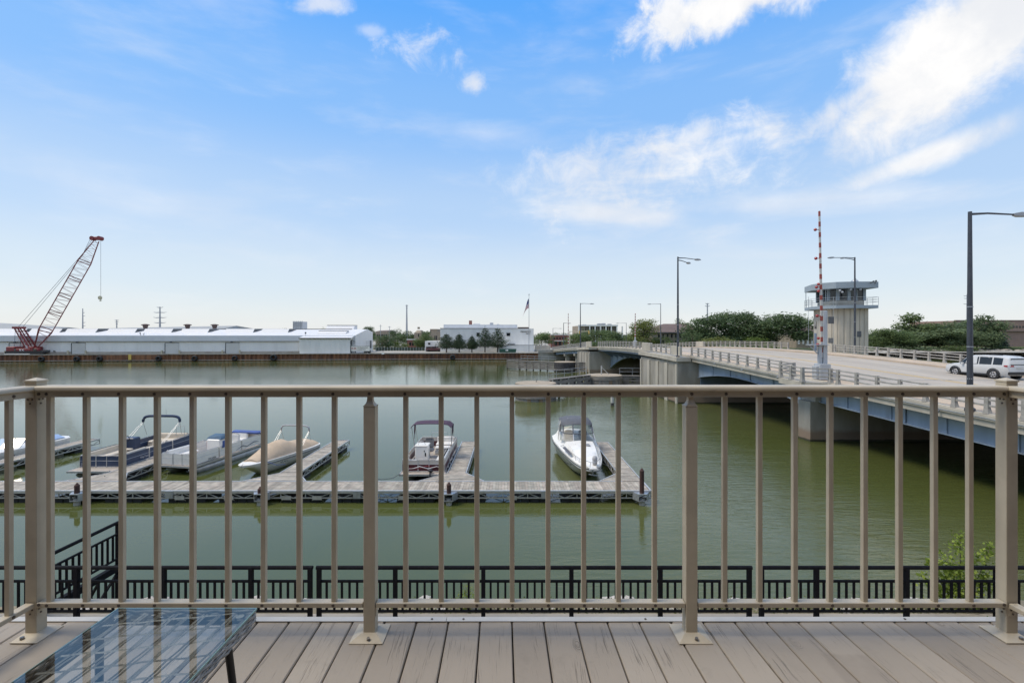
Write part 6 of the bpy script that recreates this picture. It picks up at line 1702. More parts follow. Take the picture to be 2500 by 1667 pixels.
# plant block on the skyline
Yk = 260; sk = thing('plant_block', 'pale grey industrial block standing above the warehouse roof', 'building', (PX(727, Yk), Yk, GZ))
m = MB(); m.box(PX(716, Yk), PX(738.5, Yk), Yk, Yk + 6, GZ, PZ(785, Yk)); m.build('block', 'grey_fascia', sk)
m = MB()
for k in range(6): xx = PX(716 + k * 4.4, Yk); m.bar((xx, Yk - .15, GZ + 8), (xx, Yk - .15, PZ(783.5, Yk)), .25)
for k in range(3): zz = PZ(787 + k * 4, Yk); m.bar((PX(715.5, Yk), Yk - .2, zz), (PX(739, Yk), Yk - .2, zz), .2)
m.build('framing', 'galv', sk)

# ================================================================== crane
cX, cY = FB(72, 2.2)
cr = thing('crawler_crane', 'dark red crawler crane with long lattice boom on the far quay', 'crane', (cX, cY, GZ))
S = cY / FPX
def cz(y): return PZ(y, cY)
def cx(x): return PX(x, cY)
for off, nm in ((-1.6, 0), (2.2, 1)):
    m = MB(); a, b_ = cx(25), cx(118); z0, z1 = GZ, GZ + 1.0; r_ = .5
    prof = [(a + r_, z0), (b_ - r_, z0), (b_ - .1, z0 + .25), (b_, z0 + .5), (b_ - .1, z0 + .8), (b_ - r_, z1), (a + r_, z1), (a + .1, z0 + .8), (a, z0 + .5), (a + .1, z0 + .25)]
    m.profy(prof, cY + off, cY + off + .9); m.build('crawler_track', 'black_rubber', cr)
m = MB(); m.box(cx(40), cx(105), cY - .7, cY + 2.2, GZ + .5, GZ + 1.15); m.build('carbody', 'dark_trim', cr)
m = MB(); m.bevbox(cx(26), cx(47), cY - 1.4, cY + 2.0, cz(862), cz(846), .15); m.bevbox(cx(47), cx(84), cY - 1.3, cY + 1.9, cz(862), cz(850.5), .1); m.bevbox(cx(78), cx(90), cY - 1.2, cY + 1.8, cz(862), cz(846), .1); up = m.build('machinery_house', 'red_paint', cr)
m = MB(); m.bevbox(cx(91), cx(104), cY - 1.5, cY - .1, cz(860), cz(849.5), .25); m.build('cab', 'red_paint', up); m = MB(); m.box(cx(94), cx(102), cY - 1.56, cY - 1.4, cz(856), cz(850.5)); m.build('cab_window', 'dark_glass', up)
m = MB(); m.box(cx(42), cx(50), cY - 1.36, cY - 1.28, cz(861), cz(851)); m.build('grille', 'dark_trim', up)
m = MB(); m.box(cx(25), cx(87), cY - 1.7, cY + .5, cz(863.8), cz(862.5)); m.build('running_board', 'white_paint', up)
kk = text_mesh('KK', .85, 'white_ink', .02); place('lettering', kk, up, (cx(65), cY - 1.33, cz(854.5)), rot=(rad(90), 0, 0), scale=(1.3, 1, 1))
kk = text_mesh('INTEGRATED', .25, 'white_ink', .02); place('lettering', kk, up, (cx(65), cY - 1.33, cz(859.5)), rot=(rad(90), 0, 0))
# mast (gantry)
mA, mB = Vector((cx(79), cY, cz(847))), Vector((cx(50), cY, cz(800)))
m = MB()
for o in (-1.0, 1.0): m.bar(mA + Vector((0, o, 0)), mB + Vector((0, o * .8, 0)), .28)
for o in (-1.0, 1.0): m.bar(mA + Vector((-1.0, o, -.2)), mB + Vector((-1.0, o * .8, 0)), .22)
for k in range(6):
    f = (k + .5) / 6; p = mA.lerp(mB, f); m.bar(p + Vector((0, -1, 0)), p + Vector((-1.0, 1, .6)), .12); m.bar(p + Vector((-1, -1, 0)), p + Vector((0, 1, .6)), .12); m.bar(p + Vector((0, -1, 0)), p + Vector((-1, -1, .7)), .12)
m.box(mB.x - 1.3, mB.x + .5, mB.y - 1.1, mB.y + 1.1, mB.z - .3, mB.z + .3); m.build('gantry', 'red_paint', cr)
# boom: square lattice seen corner-on
bA, bB = Vector((cx(88), cY, cz(847))), Vector((cx(236), cY, cz(588)))
ax_ = (bB - bA).normalized(); sd_ = Vector((0, 1, 0)); nd_ = ax_.cross(sd_).normalized()
rot45 = Matrix.Rotation(rad(40), 3, ax_); e1, e2 = rot45 @ sd_, rot45 @ nd_
def bw_(f):
    full = 1.42
    if f < .16: return .35 + (full - .35) * f / .16
    if f > .80: return full + (.50 - full) * (f - .80) / .20
    return full
def bpt(f, i): wv_ = bw_(f); s1, s2 = ((1, 1), (-1, 1), (-1, -1), (1, -1))[i]; return bA.lerp(bB, f) + e1 * s1 * wv_ + e2 * s2 * wv_
cuts = [0, .16, .32, .48, .64, .80, 1.0]
m = MB()
for i in range(4):
    for a, b_ in zip(cuts, cuts[1:]): m.bar(bpt(a, i), bpt(b_, i), .16)
bmo = m.build('boom_chords', 'red_paint', cr)
m = MB(); N = 34
for k in range(N):
    f0, f1 = k / N, (k + 1) / N
    for i in range(4):
        j = (i + 1) % 4
        m.bar(bpt(f0 + .005, i if k % 2 else j), bpt(f1 - .005, j if k % 2 else i), .06)
tag(m.build('boom_lacing', 'red_paint', bmo), kind='stuff')
m = MB()
for c_ in cuts[1:-1]:
    for i in range(4): m.bar(bpt(c_, i), bpt(c_, (i + 1) % 4), .2)
m.build('boom_joints', 'red_paint', bmo)
m = MB(); m.bevbox(bB.x - 1.4, bB.x + 1.4, bB.y - .5, bB.y + .5, bB.z + .2, bB.z + 1.1, .15)
for xx in (-1.0, 1.0): m.cyl((bB.x + xx, bB.y - .6, bB.z + .65), (bB.x + xx, bB.y + .6, bB.z + .65), .6, n=12)
m.build('boom_head', 'red_paint', bmo)
m = MB()
for o in (-.6, .6): m.cyl(mB + Vector((0, o, .2)), bpt(.86, 1) + Vector((0, o * .3, 0)), .045, n=5); m.cyl(bpt(.86, 1), bB + Vector((-1.5, o * .5, .5)), .045, n=5)
for o in (-.8, .8): m.cyl(mB + Vector((-.6, o, 0)), Vector((cx(42), cY + o, cz(848))), .045, n=5)
m.build('pendant_line', 'lamp_steel', cr)
hx = bB.x + 1.15; m = MB(); m.cyl((hx, bB.y, bB.z + .5), (hx, bB.y, cz(723)), .035, n=5); m.build('hoist_line', 'lamp_steel', cr)
m = MB(); m.cyl((hx - .2, bB.y - .12, cz(727)), (hx - .2, bB.y + .12, cz(727)), .55, n=12); m.box(hx - .5, hx + .2, bB.y - .2, bB.y + .2, cz(730), cz(726)); m.tube([(hx - .1, bB.y, cz(730)), (hx - .1, bB.y, cz(732)), (hx + .25, bB.y, cz(733.5)), (hx - .05, bB.y, cz(735)), (hx - .35, bB.y, cz(734))], .12, 6); m.build('hook_block', 'cream_post', cr)

# ================================================================== white office by the quay
M('brick_tan', (.30, .25, .19), .85, var=.12, vs=.6, dirt=.3, ds=.4)
M('brick_red', (.24, .11, .085), .85, var=.15, vs=.8)
M('brick_brown', (.30, .20, .165), .85, var=.08, vs=.4, dirt=.15, ds=.2)
M('roof_brown', (.145, .105, .095), .9, var=.12, vs=.5, bump=.2, bs=6)
of = thing('white_office', 'plain white windowless office building behind tall pines on the far quay', 'building', fp(-8, 20, GZ))
ox0, ox1 = FB(1075, 12)[0], FB(1303, 12)[0]
W_ = part_f('wall', 'white_paint', of, (ox0, ox1, 12, 34, GZ, 9.55))
part_f('roof_trim', 'dark_trim', W_, (ox0 - .1, ox1 - 4, 11.85, 12.2, 9.553, 9.68)); part_f('upper_storey', 'grey_fascia', of, (FB(1083, 15)[0], FB(1263, 15)[0], 15, 32, 9.56, 10.85))
part_f('brown_panel', 'brown_vent', W_, (FB(1264, 11.9)[0], FB(1292, 11.9)[0], 11.9, 12.4, 9.555, 10.0))
for a, b_, t_, bt in ((1164, 1171, 813, 821.5), (1237, 1245.5, 813.5, 820)):
    Xa, Y_ = FB(a, 11.9); Xb, _ = FB(b_, 11.9); wi = part_f('window', 'dark_glass', W_, (Xa, Xb, 11.86, 11.999, PZ(bt, Y_), PZ(t_, Y_))); part_f('window_head', 'dark_trim', wi, (Xa - .15, Xb + .15, 11.7, 11.998, PZ(t_, Y_) + .003, PZ(t_, Y_) + .15))
X, Y_ = FB(1148.5, 20); m = MB(); m.box(X - .5, X + .5, Y_, Y_ + .8, 10.5, PZ(782.5, Y_)); m.build('chimney', 'brick_red', of)
for x, wv_, t_, mt_ in ((1200, 4.5, 787.5, 'galv'), (1163, 9, 789, 'white_paint'), (1216, 3, 791, 'galv')):
    X, Y_ = FB(x, 22); m = MB(); m.bevbox(X - wv_ * .13, X + wv_ * .13, Y_, Y_ + 1.5, 10.6, PZ(t_, Y_), .1); m.build('rooftop_unit', mt_, of)
la = part_f('low_wing', 'white_paint', of, (FB(1212.5, 8)[0], FB(1304, 8)[0], 8, 11.99, GZ, PZ(842.5, FB(1250, 8)[1]))); part_f('wing_trim', 'dark_trim', la, (FB(1212, 8)[0], FB(1305, 8)[0], 7.9, 8.1, PZ(842.5, FB(1250, 8)[1]) + .003, PZ(842.5, FB(1250, 8)[1]) + .08)); part_f('canopy', 'dark_trim', la, (FB(1240, 11)[0], FB(1257, 11)[0], 11.2, 11.98, 4.35, 4.55))
kk = text_mesh('PEKARTEC', 1.0, 'sign_ink', .05); place('lettering', kk, W_, (*FB(1283.5, 11.9), PZ(809.7, 155)), rot=(rad(90), 0, BANG), scale=(.72, .6, 1))
kk = text_mesh('SUPPLY', .7, 'sign_ink', .05); place('lettering', kk, W_, (*FB(1289.5, 11.9), PZ(814.5, 155)), rot=(rad(90), 0, BANG), scale=(.62, .6, 1))
# small white garage with a maroon pickup
gx0, gx1 = FB(1037.5, 15)[0], FB(1073, 15)[0]
sh = thing('white_garage', 'small white garage left of the office with one square window', 'building', fp((gx0 + gx1) / 2, 17, GZ)); zt_ = PZ(832.5, FB(1050, 15)[1])
W_ = part_f('wall', 'white_paint', sh, (gx0, gx1, 15, 22, 3.6, zt_), (gx0, gx0 + .3, 15, 22, GZ, 3.598), (gx1 - .3, gx1, 15, 22, GZ, 3.598)); Xa, Xb = FB(1045, 14.9)[0], FB(1050.5, 14.9)[0]; part_f('window', 'dark_glass', W_, (Xa, Xb, 14.95, 14.998, PZ(841, 159), PZ(836.5, 159))); part_f('opening_shade', 'dark_trim', W_, (gx0 + .3, gx1 - .3, 17, 17.1, GZ, 3.598))  # dark sheet behind the garage opening serves as its shade
pk = thing('pickup_truck', 'maroon pickup truck parked at the white garage', 'car', fp((gx0 + gx1) / 2 + .8, 13.5, GZ)); X = (gx0 + gx1) / 2 + .8; Y_ = fby(X, 13.5)
m = MB(); m.bevbox(X - 2.6, X + 2.6, Y_ - .85, Y_ + .85, GZ + .45, GZ + 1.05, .12); m.loft([[(X - .9, Y_ - .8, GZ + 1.05), (X + 1.2, Y_ - .8, GZ + 1.05), (X + 1.2, Y_ + .8, GZ + 1.05), (X - .9, Y_ + .8, GZ + 1.05)], [(X - .5, Y_ - .68, GZ + 1.65), (X + .7, Y_ - .68, GZ + 1.65), (X + .7, Y_ + .68, GZ + 1.65), (X - .5, Y_ + .68, GZ + 1.65)]], True, True); m.build('body', 'boat_maroon', pk)
m = MB(); m.box(X - .45, X + .75, Y_ - .79, Y_ - .74, GZ + 1.15, GZ + 1.55); m.build('window', 'dark_glass', pk)
for xx in (X - 1.7, X + 1.7): m = MB(); m.cyl((xx, Y_ - .9, GZ + .38), (xx, Y_ + .9, GZ + .38), .38, n=14); m.build('wheel', 'black_rubber', pk)
M('dumpster_green', (.025, .085, .06), .6, var=.15)
X, Y_ = FB(1239.5, 3); du = thing('dumpster', 'dark green dumpster with a white logo at the quay edge', 'dumpster', (X, Y_, GZ)); m = MB(); m.loft([[(X - 2.5, Y_ - .8, GZ + .1), (X + 2.5, Y_ - .8, GZ + .1), (X + 2.5, Y_ + .8, GZ + .1), (X - 2.5, Y_ + .8, GZ + .1)], [(X - 2.65, Y_ - .9, GZ + 1.15), (X + 2.65, Y_ - .9, GZ + 1.15), (X + 2.65, Y_ + .9, GZ + 1.15), (X - 2.65, Y_ + .9, GZ + 1.15)]], True, True); m.build('bin', 'dumpster_green', du)
m = MB(); m.box(X - .65, X + .15, Y_ - .93, Y_ - .895, GZ + .55, GZ + .95); m.build('logo', 'white_ink', du); m = MB()
for k in range(6): m.box(X - 2.2 + k * .85, X - 2.1 + k * .85, Y_ - .94, Y_ - .86, GZ + .2, GZ + 1.05)
m.build('stiffener', 'dumpster_green', du)
# flag pole
X, Y_ = FB(1291.5, 5); fl = thing('flagpole', 'tall flagpole with a limp striped flag beside the white office', 'flagpole', (X, Y_, GZ)); zt_ = PZ(720, Y_)
m = MB(); m.cyl((X, Y_, GZ), (X, Y_, zt_), .11, .06, 8); m.ball((X, Y_, zt_ + .15), .2, 6); m.build('pole', 'galv', fl, smooth=40)
M('flag_red', (.42, .03, .05), .8); M('flag_white', (.70, .70, .70), .8); M('flag_blue', (.04, .05, .20), .8)
m = MB(); z1 = PZ(729, Y_)
for i in range(13):
    for j in range(6):
        q = []
        for a, c in ((i, j), (i + 1, j), (i + 1, j + 1), (i, j + 1)):
            f = c / 6; s = a / 13; q.append((X - .08 - f * (1.05 + 1.1 * s), Y_ + .22 * math.sin(f * 5 + s * 3), z1 - s * 2.9 - f * f * 3.0 - .5 * f))
        m.add(q, [(0, 1, 2, 3)], 2 if i < 7 and j < 3 else (0 if i % 2 == 0 else 1))
m.build('flag', ['flag_red', 'flag_white', 'flag_blue'], fl)
# low white fence/tank right of the office, parking kerbs
tk = thing('white_fence', 'pale panel fence beside the bridge abutment', 'fence', (*FB(1322, 9), GZ)); m = MB(); fbox(m, FB(1306, 9)[0], FB(1343, 9)[0], 9, 9.15, GZ, 4.1); m.build('panel', 'concrete_pale', tk); m = MB()
for x in (1307, 1320, 1332, 1343): X, Y_ = FB(x, 8.8); m.bar((X, Y_, GZ), (X, Y_, 4.5), .12)
m.build('fence_posts', 'galv', tk)
hd = thing('hedge_fence', 'long green screened fence behind the open yard', 'fence', fp(-30, 23, GZ)); m = MB(); fbox(m, FB(917, 23)[0], FB(1037, 23)[0], 23, 23.2, GZ, PZ(848, 165)); M('screen_green', (.05, .07, .05), .9, var=.3, vs=.4, bump=.4, bs=3); m.build('screen', 'screen_green', hd)
m = MB()
for k in range(18): X, Y_ = FB(918 + k * 7, 22.9); m.bar((X, Y_, GZ), (X, Y_, PZ(847.5, 165)), .1)
tag(m.build('screen_posts', 'galv', hd), kind='stuff')

# ================================================================== buildings beyond
def window_grid(par, X0, X1, Y, z0, z1, n_, gap=.35, mat='dark_glass'):
    w_ = (X1 - X0) / n_
    for k in range(n_):
        m = MB(); m.box(X0 + w_ * k + w_ * gap / 2, X0 + w_ * (k + 1) - w_ * gap / 2, Y - .08, Y - .002, z0, z1); m.build('window', mat, par)
def simple(name, label, x0, x1, ytop, Y, depth, mat, zb=GZ, cat='building'):
    b_ = thing(name, label, cat, (PX((x0 + x1) / 2, Y), Y, zb)); m = MB(); m.box(PX(x0, Y), PX(x1, Y), Y, Y + depth, zb, PZ(ytop, Y)); return b_, m.build('wall', mat, b_)
b_, W_ = simple('brick_factory', 'tan brick factory with chimney behind the trees', 1011, 1030, 812, 215, 18, 'brick_tan'); m = MB(); m.box(PX(1017, 215), PX(1021, 215), 217, 219, 10, PZ(798, 215)); m.build('chimney', 'brick_tan', b_); window_grid(W_, PX(1020, 215), PX(1024, 215), 215, 6.5, 7.8, 1); m = MB(); m.loft([[(PX(1012, 215), 215.1, PZ(811.9, 215)), (PX(1028, 215), 215.1, PZ(811.9, 215)), (PX(1028, 215), 225, PZ(811.9, 215)), (PX(1012, 215), 225, PZ(811.9, 215))], [(PX(1016, 215), 217, PZ(806, 215)), (PX(1024, 215), 217, PZ(806, 215)), (PX(1024, 215), 222, PZ(806, 215)), (PX(1016, 215), 222, PZ(806, 215))]], True, True); m.build('roof', 'brick_tan', b_)
b_, W_ = simple('brick_block', 'taller tan brick block left of the white office', 1043, 1075, 810, 210, 20, 'brick_tan'); m = MB(); m.box(PX(1048, 210), PX(1065, 210), 212, 222, 8, PZ(803, 210)); m.build('penthouse', 'brick_tan', b_); window_grid(W_, PX(1060, 210), PX(1068, 210), 210, 5.2, 7.0, 2); window_grid(W_, PX(1050, 210), PX(1053, 210), 210, 8.6, 9.4, 1)
b_, W_ = simple('old_mill', 'weathered tan mill just right of the warehouse end', 917, 948, 809, 230, 15, 'brick_tan'); m = MB(); m.loft([[(PX(917, 230), 230, PZ(808.9, 230)), (PX(948, 230), 230, PZ(808.9, 230)), (PX(948, 230), 245, PZ(808.9, 230)), (PX(917, 230), 245, PZ(808.9, 230))], [(PX(920, 230), 236, PZ(806.5, 230)), (PX(945, 230), 236, PZ(805.5, 230)), (PX(945, 230), 240, PZ(805.5, 230)), (PX(920, 230), 240, PZ(806.5, 230))]], True, True); m.build('roof', 'roof_brown', b_); window_grid(W_, PX(919, 230), PX(946, 230), 230, 6.3, 7.6, 6)
b_, W_ = simple('red_shop', 'small red fronted shop half hidden by green shrubs', 994, 1016, 830, 190, 10, 'brick_red'); m = MB(); m.box(PX(993, 190), PX(1017, 190), 189.7, 190.5, PZ(829.8, 190), PZ(827.5, 190)); m.build('parapet', 'white_paint', b_); window_grid(W_, PX(998, 190), PX(1012, 190), 190, 3.2, 4.4, 2)
b_, W_ = simple('brick_shop', 'two storey red brick corner shop at the far end of the bridge', 1345, 1387, 818, 205, 14, 'brick_red'); window_grid(W_, PX(1352, 205), PX(1382, 205), 205, 3.0, 4.6, 3); window_grid(W_, PX(1350, 205), PX(1384, 205), 205, 5.6, 6.3, 5); m = MB(); m.box(PX(1344, 205), PX(1388, 205), 204.6, 205.6, PZ(817.8, 205), PZ(816.3, 205)); m.build('cornice', 'white_paint', b_); m = MB(); m.box(PX(1354, 205), PX(1381, 205), 203.5, 204.9, 4.7, 4.95); m.build('awning', 'white_paint', b_)
Yo = 300
b_, W_ = simple('grey_office', 'three storey grey office block with white columns beyond the bridge', 1412, 1507, 795, Yo, 30, 'brick_tan'); m = MB(); m.box(PX(1411, Yo), PX(1508, Yo), Yo - 1.2, Yo + 1, PZ(796.5, Yo), PZ(793, Yo)); m.build('parapet', 'white_paint', b_)
for k in range(8):
    xx = PX(1426 + k * 13.2, Yo) if k else PX(1413, Yo)
    m = MB(); m.box(xx - .35, xx + .35, Yo - 1.1, Yo - .01, GZ, PZ(796.6, Yo)); m.build('column', 'white_paint', b_)
for k in range(6): window_grid(W_, PX(1428 + k * 13.2, Yo), PX(1438 + k * 13.2, Yo), Yo, PZ(808, Yo), PZ(798, Yo), 2, .5)
for x, t_ in ((1467, 789), (1478, 788.5), (1493, 790), (1430, 791.5)): m = MB(); m.bevbox(PX(x - 4.5, Yo), PX(x + 4.5, Yo), Yo + 5, Yo + 8, PZ(794, Yo), PZ(t_, Yo), .2); m.build('rooftop_unit', 'galv', b_)
def hip_house(name, label, xa, xb, yridge, yeave, Y, ra, rb, depth, wall='brick_tan'):
    h_ = thing(name, label, 'house', (PX((xa + xb) / 2, Y), Y, GZ)); ze, zr = PZ(yeave, Y), PZ(yridge, Y + depth / 2); X0, X1 = PX(xa, Y), PX(xb, Y)
    m = MB(); m.box(X0 + .9, X1 - .9, Y + .9, Y + depth - .9, GZ, ze); W_ = m.build('wall', wall, h_)
    m = MB(); ym = Y + depth / 2
    m.add([(X0, Y, ze), (X1, Y, ze), (X1, Y + depth, ze), (X0, Y + depth, ze), (PX(ra, ym), ym, zr), (PX(rb, ym), ym, zr)], [(0, 1, 5, 4), (1, 2, 5), (2, 3, 4, 5), (3, 0, 4), (0, 3, 2, 1)]); rf_ = m.build('roof', 'roof_brown', h_)
    m = MB(); m.box(X0 + .1, X1 - .1, Y + .1, Y + .3, ze - .35, ze - .004); m.build('eave_board', 'dark_trim', rf_)
    return h_, W_, ze
h_, W_, ze = hip_house('hip_roof_apartments', 'two storey apartment house with broad brown hip roof behind the bridge', 1588, 1724, 790.5, 811, 185, 1620, 1676, 22)
window_grid(W_, PX(1605, 185), PX(1700, 185), 185.9, ze - 2.1, ze - .7, 9, .6); window_grid(W_, PX(1605, 185), PX(1700, 185), 185.9, ze - 4.6, ze - 3.2, 9, .6)
h_, W_, ze = hip_house('hip_roof_house', 'brown roofed house between the trees and the control tower', 1942, 2010, 795, 809, 190, 1958, 1995, 18)
window_grid(W_, PX(1948, 190), PX(2002, 190), 190.9, ze - 2.2, ze - .8, 5, .6); window_grid(W_, PX(1948, 190), PX(2002, 190), 190.9, ze - 5.0, ze - 3.2, 5, .6, 'white_paint')
m = MB(); m.box(PX(1966, 190), PX(1980, 190), 189.6, 190.8, ze - 2.9, ze - 2.7); m.build('balcony', 'dark_trim', W_)
Yb_ = 205
bb = thing('brown_brick_hall', 'large brown brick hall with a row of small square windows at right', 'building', (PX(2440, Yb_), Yb_, GZ)); xa, xb = PX(2352, Yb_), PX(2800, Yb_)
m = MB(); m.box(xa, xb, Yb_, Yb_ + 24, GZ, PZ(809, Yb_)); m.build('lower_wall', 'brick_brown', bb)
m = MB(); m.box(xa - 4, xb, Yb_ - .9, Yb_ + 23, PZ(808.4, Yb_), PZ(783, Yb_)); uw = m.build('upper_wall', 'brick_brown', bb); m = MB(); m.box(xa - 4, xb, Yb_ - 1.0, Yb_ + .0, PZ(783, Yb_) + .003, PZ(781.5, Yb_)); m.build('coping', 'brown_vent', uw)
m = MB(); m.box(xa - 4, xb, Yb_ - .8, Yb_ + .2, PZ(809.6, Yb_), PZ(808.5, Yb_)); m.build('overhang_shade', 'dark_trim', uw)  # dark strip coloured in as the shade under the overhang
for k in range(14): X = PX(2428 + k * 7.75, Yb_); m = MB(); m.box(X, X + .85, Yb_ - .96, Yb_ - .9, PZ(800.5, Yb_), PZ(795.5, Yb_)); m.build('window', 'dark_glass', uw)
# traffic signals at the far end
M('signal_yellow', (.52, .36, .10), .6)
ts = thing('traffic_signals', 'yellow traffic signals on a pale mast arm beyond the bridge', 'traffic light', (PX(1391, 165), 165, GZ)); m = MB(); m.bar((PX(1391, 165), 165, GZ), (PX(1391, 165), 165, PZ(808, 165)), .25); m.bar((PX(1391, 165), 165, PZ(809.5, 165)), (PX(1440, 165), 165, PZ(808.5, 165)), .22); m.build('mast_arm', 'cream_post', ts)
for x in (1414.5, 1437.5): m = MB(); X = PX(x, 165); m.bevbox(X - .2, X + .2, 164.6, 164.9, PZ(815, 165), PZ(807, 165), .04); m.build('signal_head', 'signal_yellow', ts)
# pylons and poles on the skyline
M('pylon_grey', (.36, .38, .41), .6, .2)
def pylon(label, x, ytop, Y, arms, r=.5, sides=(-1, 1)):
    t = thing('power_pylon', label, 'pylon', (PX(x, Y), Y, GZ), group='power pylons on the skyline'); X = PX(x, Y); m = MB(); m.cyl((X, Y, GZ), (X, Y, PZ(ytop, Y)), r, r * .45, 8); m.build('pole', 'pylon_grey', t, smooth=50)
    for ya, wv_ in arms:
        m = MB()
        for s in sides: m.tube([(X, Y, PZ(ya, Y)), (X + s * wv_ / FPX * Y * .6, Y, PZ(ya + .6, Y)), (X + s * wv_ / FPX * Y, Y, PZ(ya - .6, Y))], [r * .4, r * .3, r * .15], 5)
        m.build('crossarm', 'pylon_grey', t)
pylon('grey power pylon with four pairs of arms above the warehouse', 390.5, 749, 330, [(750, 8), (762.5, 16), (775, 16), (787.5, 15)], .8)
pylon('thin power pole with right hand arms between crane and warehouse vents', 202, 753, 300, [(763, 5), (771, 6), (787, 7), (795, 7)], .5, (1,))
pylon('slender tall grey monopole right of the warehouse', 993, 744, 300, [(746, 3), (752, 2)], .75)
pylon('distant pylon above the trees right of the two headed lamp', 1727, 741, 340, [(741, 5), (747, 6)], .8)
pylon('short mast with antenna drum on the warehouse skyline', 285, 781, 280, [(781, 5), (785, 5), (790, 3)], .5)
pylon('distant pylon beside the lamp post at right', 2361, 718, 330, [(722, 9), (728, 8), (742, 9)], .6, (-1,))
pylon('small wooden utility pole left of the tall monopole', 929, 792, 230, [(796, 4)], .22)
pylon('small wooden utility pole beside the tall monopole', 951, 796, 230, [(798, 4)], .22)

# ================================================================== trees
G1 = 'trees along the far shore'
T = [ # label, x, ytop, width, Y, material, kind, seed
 ('dense dark green tree right of the brown hip roof', 1735, 762, 130, 176, 'leaf_dark', 'broad', 1), ('tall dark green tree behind the right bridge railing, just left of the gap', 1800, 757, 110, 180, 'leaf_dark', 'broad', 2),
 ('broad dark green tree left of the control tower', 1895, 760, 140, 176, 'leaf_dark', 'broad', 3), ('dark green tree rising behind the house beside the tower', 1968, 770, 46, 206, 'leaf_mid', 'broad', 4),
 ('olive lime tree above the bridge left of the hip roof', 1572, 772, 66, 166, 'leaf_olive', 'broad', 5), ('small dark tree behind the top of the hip roof', 1658, 777, 40, 215, 'leaf_mid', 'broad', 6),
 ('big leafy willow right of the control tower', 2258, 783, 160, 172, 'leaf_grey', 'broad', 7), ('open topped tree rising above the willow', 2245, 759, 110, 178, 'leaf_mid', 'sparse', 8),
 ('light green tree behind the tall right lamp post', 2375, 757, 110, 176, 'leaf_grey', 'sparse', 9), ('leafy tree in front of the left end of the brown hall', 2325, 800, 110, 170, 'leaf_grey', 'broad', 10),
 ('dark shrubby tree just right of the tower', 2150, 802, 70, 168, 'leaf_mid', 'broad', 11), ('spreading tree between the tower and the willow', 2195, 806, 80, 166, 'leaf_mid', 'broad', 2),
 ('broad green tree below the traffic signals', 1452, 803, 96, 175, 'leaf_mid', 'broad', 12), ('leafy tree left of the far bridge lamp', 1402, 812, 50, 172, 'leaf_mid', 'broad', 4),
 ('dark tree right below the grey office', 1510, 809, 60, 178, 'leaf_dark', 'broad', 1), ('round green tree left of the brick corner shop', 1322, 809, 56, 196, 'leaf_mid', 'broad', 3),
 ('dark green tree just right of the warehouse end', 934, 815, 52, 178, 'leaf_dark', 'broad', 5), ('round dark tree left of the monopole', 965, 801, 34, 225, 'leaf_dark', 'broad', 6),
 ('wide tree at the foot of the monopole', 994, 806, 50, 220, 'leaf_dark', 'broad', 10), ('green tree in front of the tan factory', 1036, 807, 48, 186, 'leaf_mid', 'broad', 12),
 ('dark tree top above the end of the warehouse', 899, 795, 34, 250, 'leaf_dark', 'broad', 2), ('bushy tree top above the warehouse roof, left of its end', 788, 791, 26, 200, 'leaf_mid', 'bush', 3),
 ('distant tree line clump above the warehouse middle', 690, 794, 50, 330, 'leaf_mid', 'bush', 5), ('long distant treetop clump left of the grey plant block', 715, 796, 44, 320, 'leaf_mid', 'bush', 7),
 ('distant treetop right of the third roof vent', 545, 796, 34, 330, 'leaf_mid', 'bush', 1), ('faint distant tree left of the striped gate', 1366, 810, 46, 260, 'leaf_grey', 'broad', 7)]
T += [('round topped tree filling the gap between the dense trees', 1850, 772, 90, 184, 'leaf_mid', 'broad', 9), ('leafy tree behind the dense tree and the hip roof', 1700, 776, 80, 196, 'leaf_mid', 'broad', 10), ('green tree between the willow and the light green tree', 2290, 788, 110, 186, 'leaf_mid', 'broad', 4),
      ('tree behind the right hand lamp, in front of the brown hall', 2385, 780, 100, 182, 'leaf_grey', 'broad', 12), ('tree left of the olive tree beyond the bridge', 1545, 800, 50, 190, 'leaf_mid', 'broad', 8), ('tree beside the traffic signal mast', 1430, 808, 60, 190, 'leaf_mid', 'broad', 6), ('tree right of the grey office columns', 1488, 806, 56, 200, 'leaf_mid', 'broad', 11)]
for lab, x, yt, wpx, Y, mt_, kd, sd2 in T:
    treepx('broadleaf_tree', lab, x, yt, wpx * (1.22 if wpx > 45 else 1.05), Y, mt_, kd, sd2, group=G1, n=6400 if wpx > 60 else 3000, size=.026 if wpx < 60 else .022)
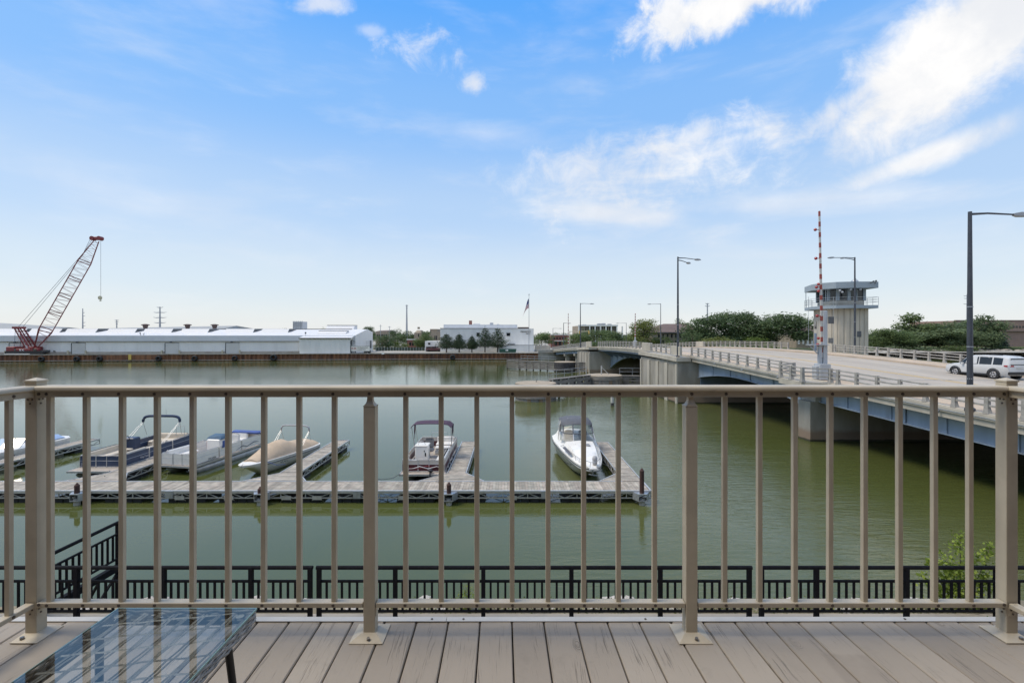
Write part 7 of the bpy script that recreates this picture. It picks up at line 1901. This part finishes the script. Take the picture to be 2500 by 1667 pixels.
for lab, x, yt, wpx, Y, mt_, sd2 in (('yellow green bush behind the bridge railing, left one', 1755, 815, 90, 160, 'leaf_olive', 1), ('yellow green bush behind the bridge railing, right one', 1848, 817, 74, 160, 'leaf_lime', 2), ('light green bush below the hip roof', 1612, 813, 52, 168, 'leaf_lime', 3), ('round dark green bush in front of the hip roof', 1690, 801, 58, 165, 'leaf_dark', 4),
   ('dark bush at the foot of the olive tree', 1560, 818, 40, 164, 'leaf_dark', 5), ('bush between the hip roof and the dense trees', 1730, 818, 44, 163, 'leaf_mid', 6), ('brownish bush at the foot of the apartments', 1645, 817, 40, 170, 'leaf_grey', 7), ('low dark bush by the far bridge railing', 1530, 822, 60, 166, 'leaf_dark', 8),
   ('yellow green shrub before the red shop, left one', 948, 834, 22, 182, 'leaf_lime', 9), ('yellow green shrub before the red shop, middle one', 965, 830, 22, 182, 'leaf_lime', 2), ('yellow green shrub before the red shop, right one', 981, 832, 30, 182, 'leaf_lime', 3), ('dark hedge right of the warehouse end', 925, 838, 34, 176, 'leaf_dark', 4),
   ('flat topped bush at the right edge of the far shore', 2500, 846, 70, 172, 'leaf_mid', 5), ('flat topped bush left of the right edge, below the spruce', 2458, 843, 64, 172, 'leaf_mid', 6), ('bright low hedge at the foot of the spruce', 2415, 856, 46, 176, 'leaf_lime', 7), ('shrubs at the water edge right of the tower', 2225, 834, 120, 163, 'leaf_grey', 8), ('low shrubs at the water edge below the light green tree', 2330, 838, 100, 163, 'leaf_mid', 9),
   ('green shrub in front of the tan brick factory', 1028, 838, 26, 184, 'leaf_olive', 4), ('dark low shrub row beside the far end of the bridge', 1470, 826, 70, 168, 'leaf_dark', 3)):
    treepx('bush', lab, x, yt, wpx, Y, mt_, 'bush', sd2, group='bushes along the far shore', cat='bush', n=2000, size=.030)
treepx('spruce_tree', 'blue green spruce in front of the brown brick hall', 2443, 805, 44, 178, 'leaf_blue', 'spruce', 1, n=3200, size=.03)
# pines: whorls of separate branches
def pine(label, x, ytop, wpx, d, seed):
    X, Y = FB(x, d); hgt = PZ(ytop, Y) - GZ; wd = wpx / FPX * Y / 2
    t = thing('pine_tree', label, 'tree', (X, Y, GZ), group='dark pines before the white office'); r = random.Random(seed); m = MB(); m.tube([(0, 0, -.1), (.05, 0, hgt * .5), (0, 0, hgt * .97)], [.20, .13, .03], 8)
    B = []; nl = 10
    for i in range(nl):
        z = hgt * (.22 + .76 * i / nl); L = wd * (1.0 - (i / nl) ** 1.25 * .86) * r.uniform(.85, 1.1)
        for k in range(7):
            a = k * .9 + i * 1.3 + r.uniform(-.25, .25); l = L * r.uniform(.75, 1.1); tip = (l * math.cos(a), l * math.sin(a), z + l * .22)
            m.tube([(0, 0, z), (tip[0] * .6, tip[1] * .6, z + l * .06), tip], [.05, .035, .01], 4)
            for f in (.45, .72, 1.0): s = .30 * l * (1.15 - .45 * f) + .10; B.append((tip[0] * f, tip[1] * f, z + l * .24 * f * f, s, s, s * .55))
    B.append((0, 0, hgt * .97, .22, .22, .5))
    m.build('trunk', 'bark', t, local=True)
    o = bpy.data.objects.new('crown', crown_mesh('crown', B, 5200, .13, 'leaf_pine', seed, .2)); COL.objects.link(o); o.parent = t
for a in (('leftmost of the five pines before the white office', 1090, 814, 52, 6, 1), ('second pine from the left before the white office', 1121, 814, 40, 6.3, 2), ('small thin pine in the middle of the five before the office', 1152, 819, 32, 6, 3), ('tallest pine, left of the pair before the white office', 1184, 797, 52, 6, 4), ('full pine, right of the pair before the white office', 1215, 800, 50, 6.5, 5)): pine(*a)
# distant woods that close the horizon
wp_ = []; 
for i in range(420):
    X = rng.uniform(-620, 620); Y = rng.uniform(430, 520); h_ = rng.uniform(2.6, 6.8); wp_.append((X, Y, GZ + h_ * .45, rng.uniform(5, 11), 4, h_ * .62))
o = bpy.data.objects.new('distant_woods', crown_mesh('distant_woods', wp_, 26000, 1.3, 'leaf_dark', 77)); COL.objects.link(o)
tag(o, 'far line of woods along the horizon', 'woods', kind='stuff')
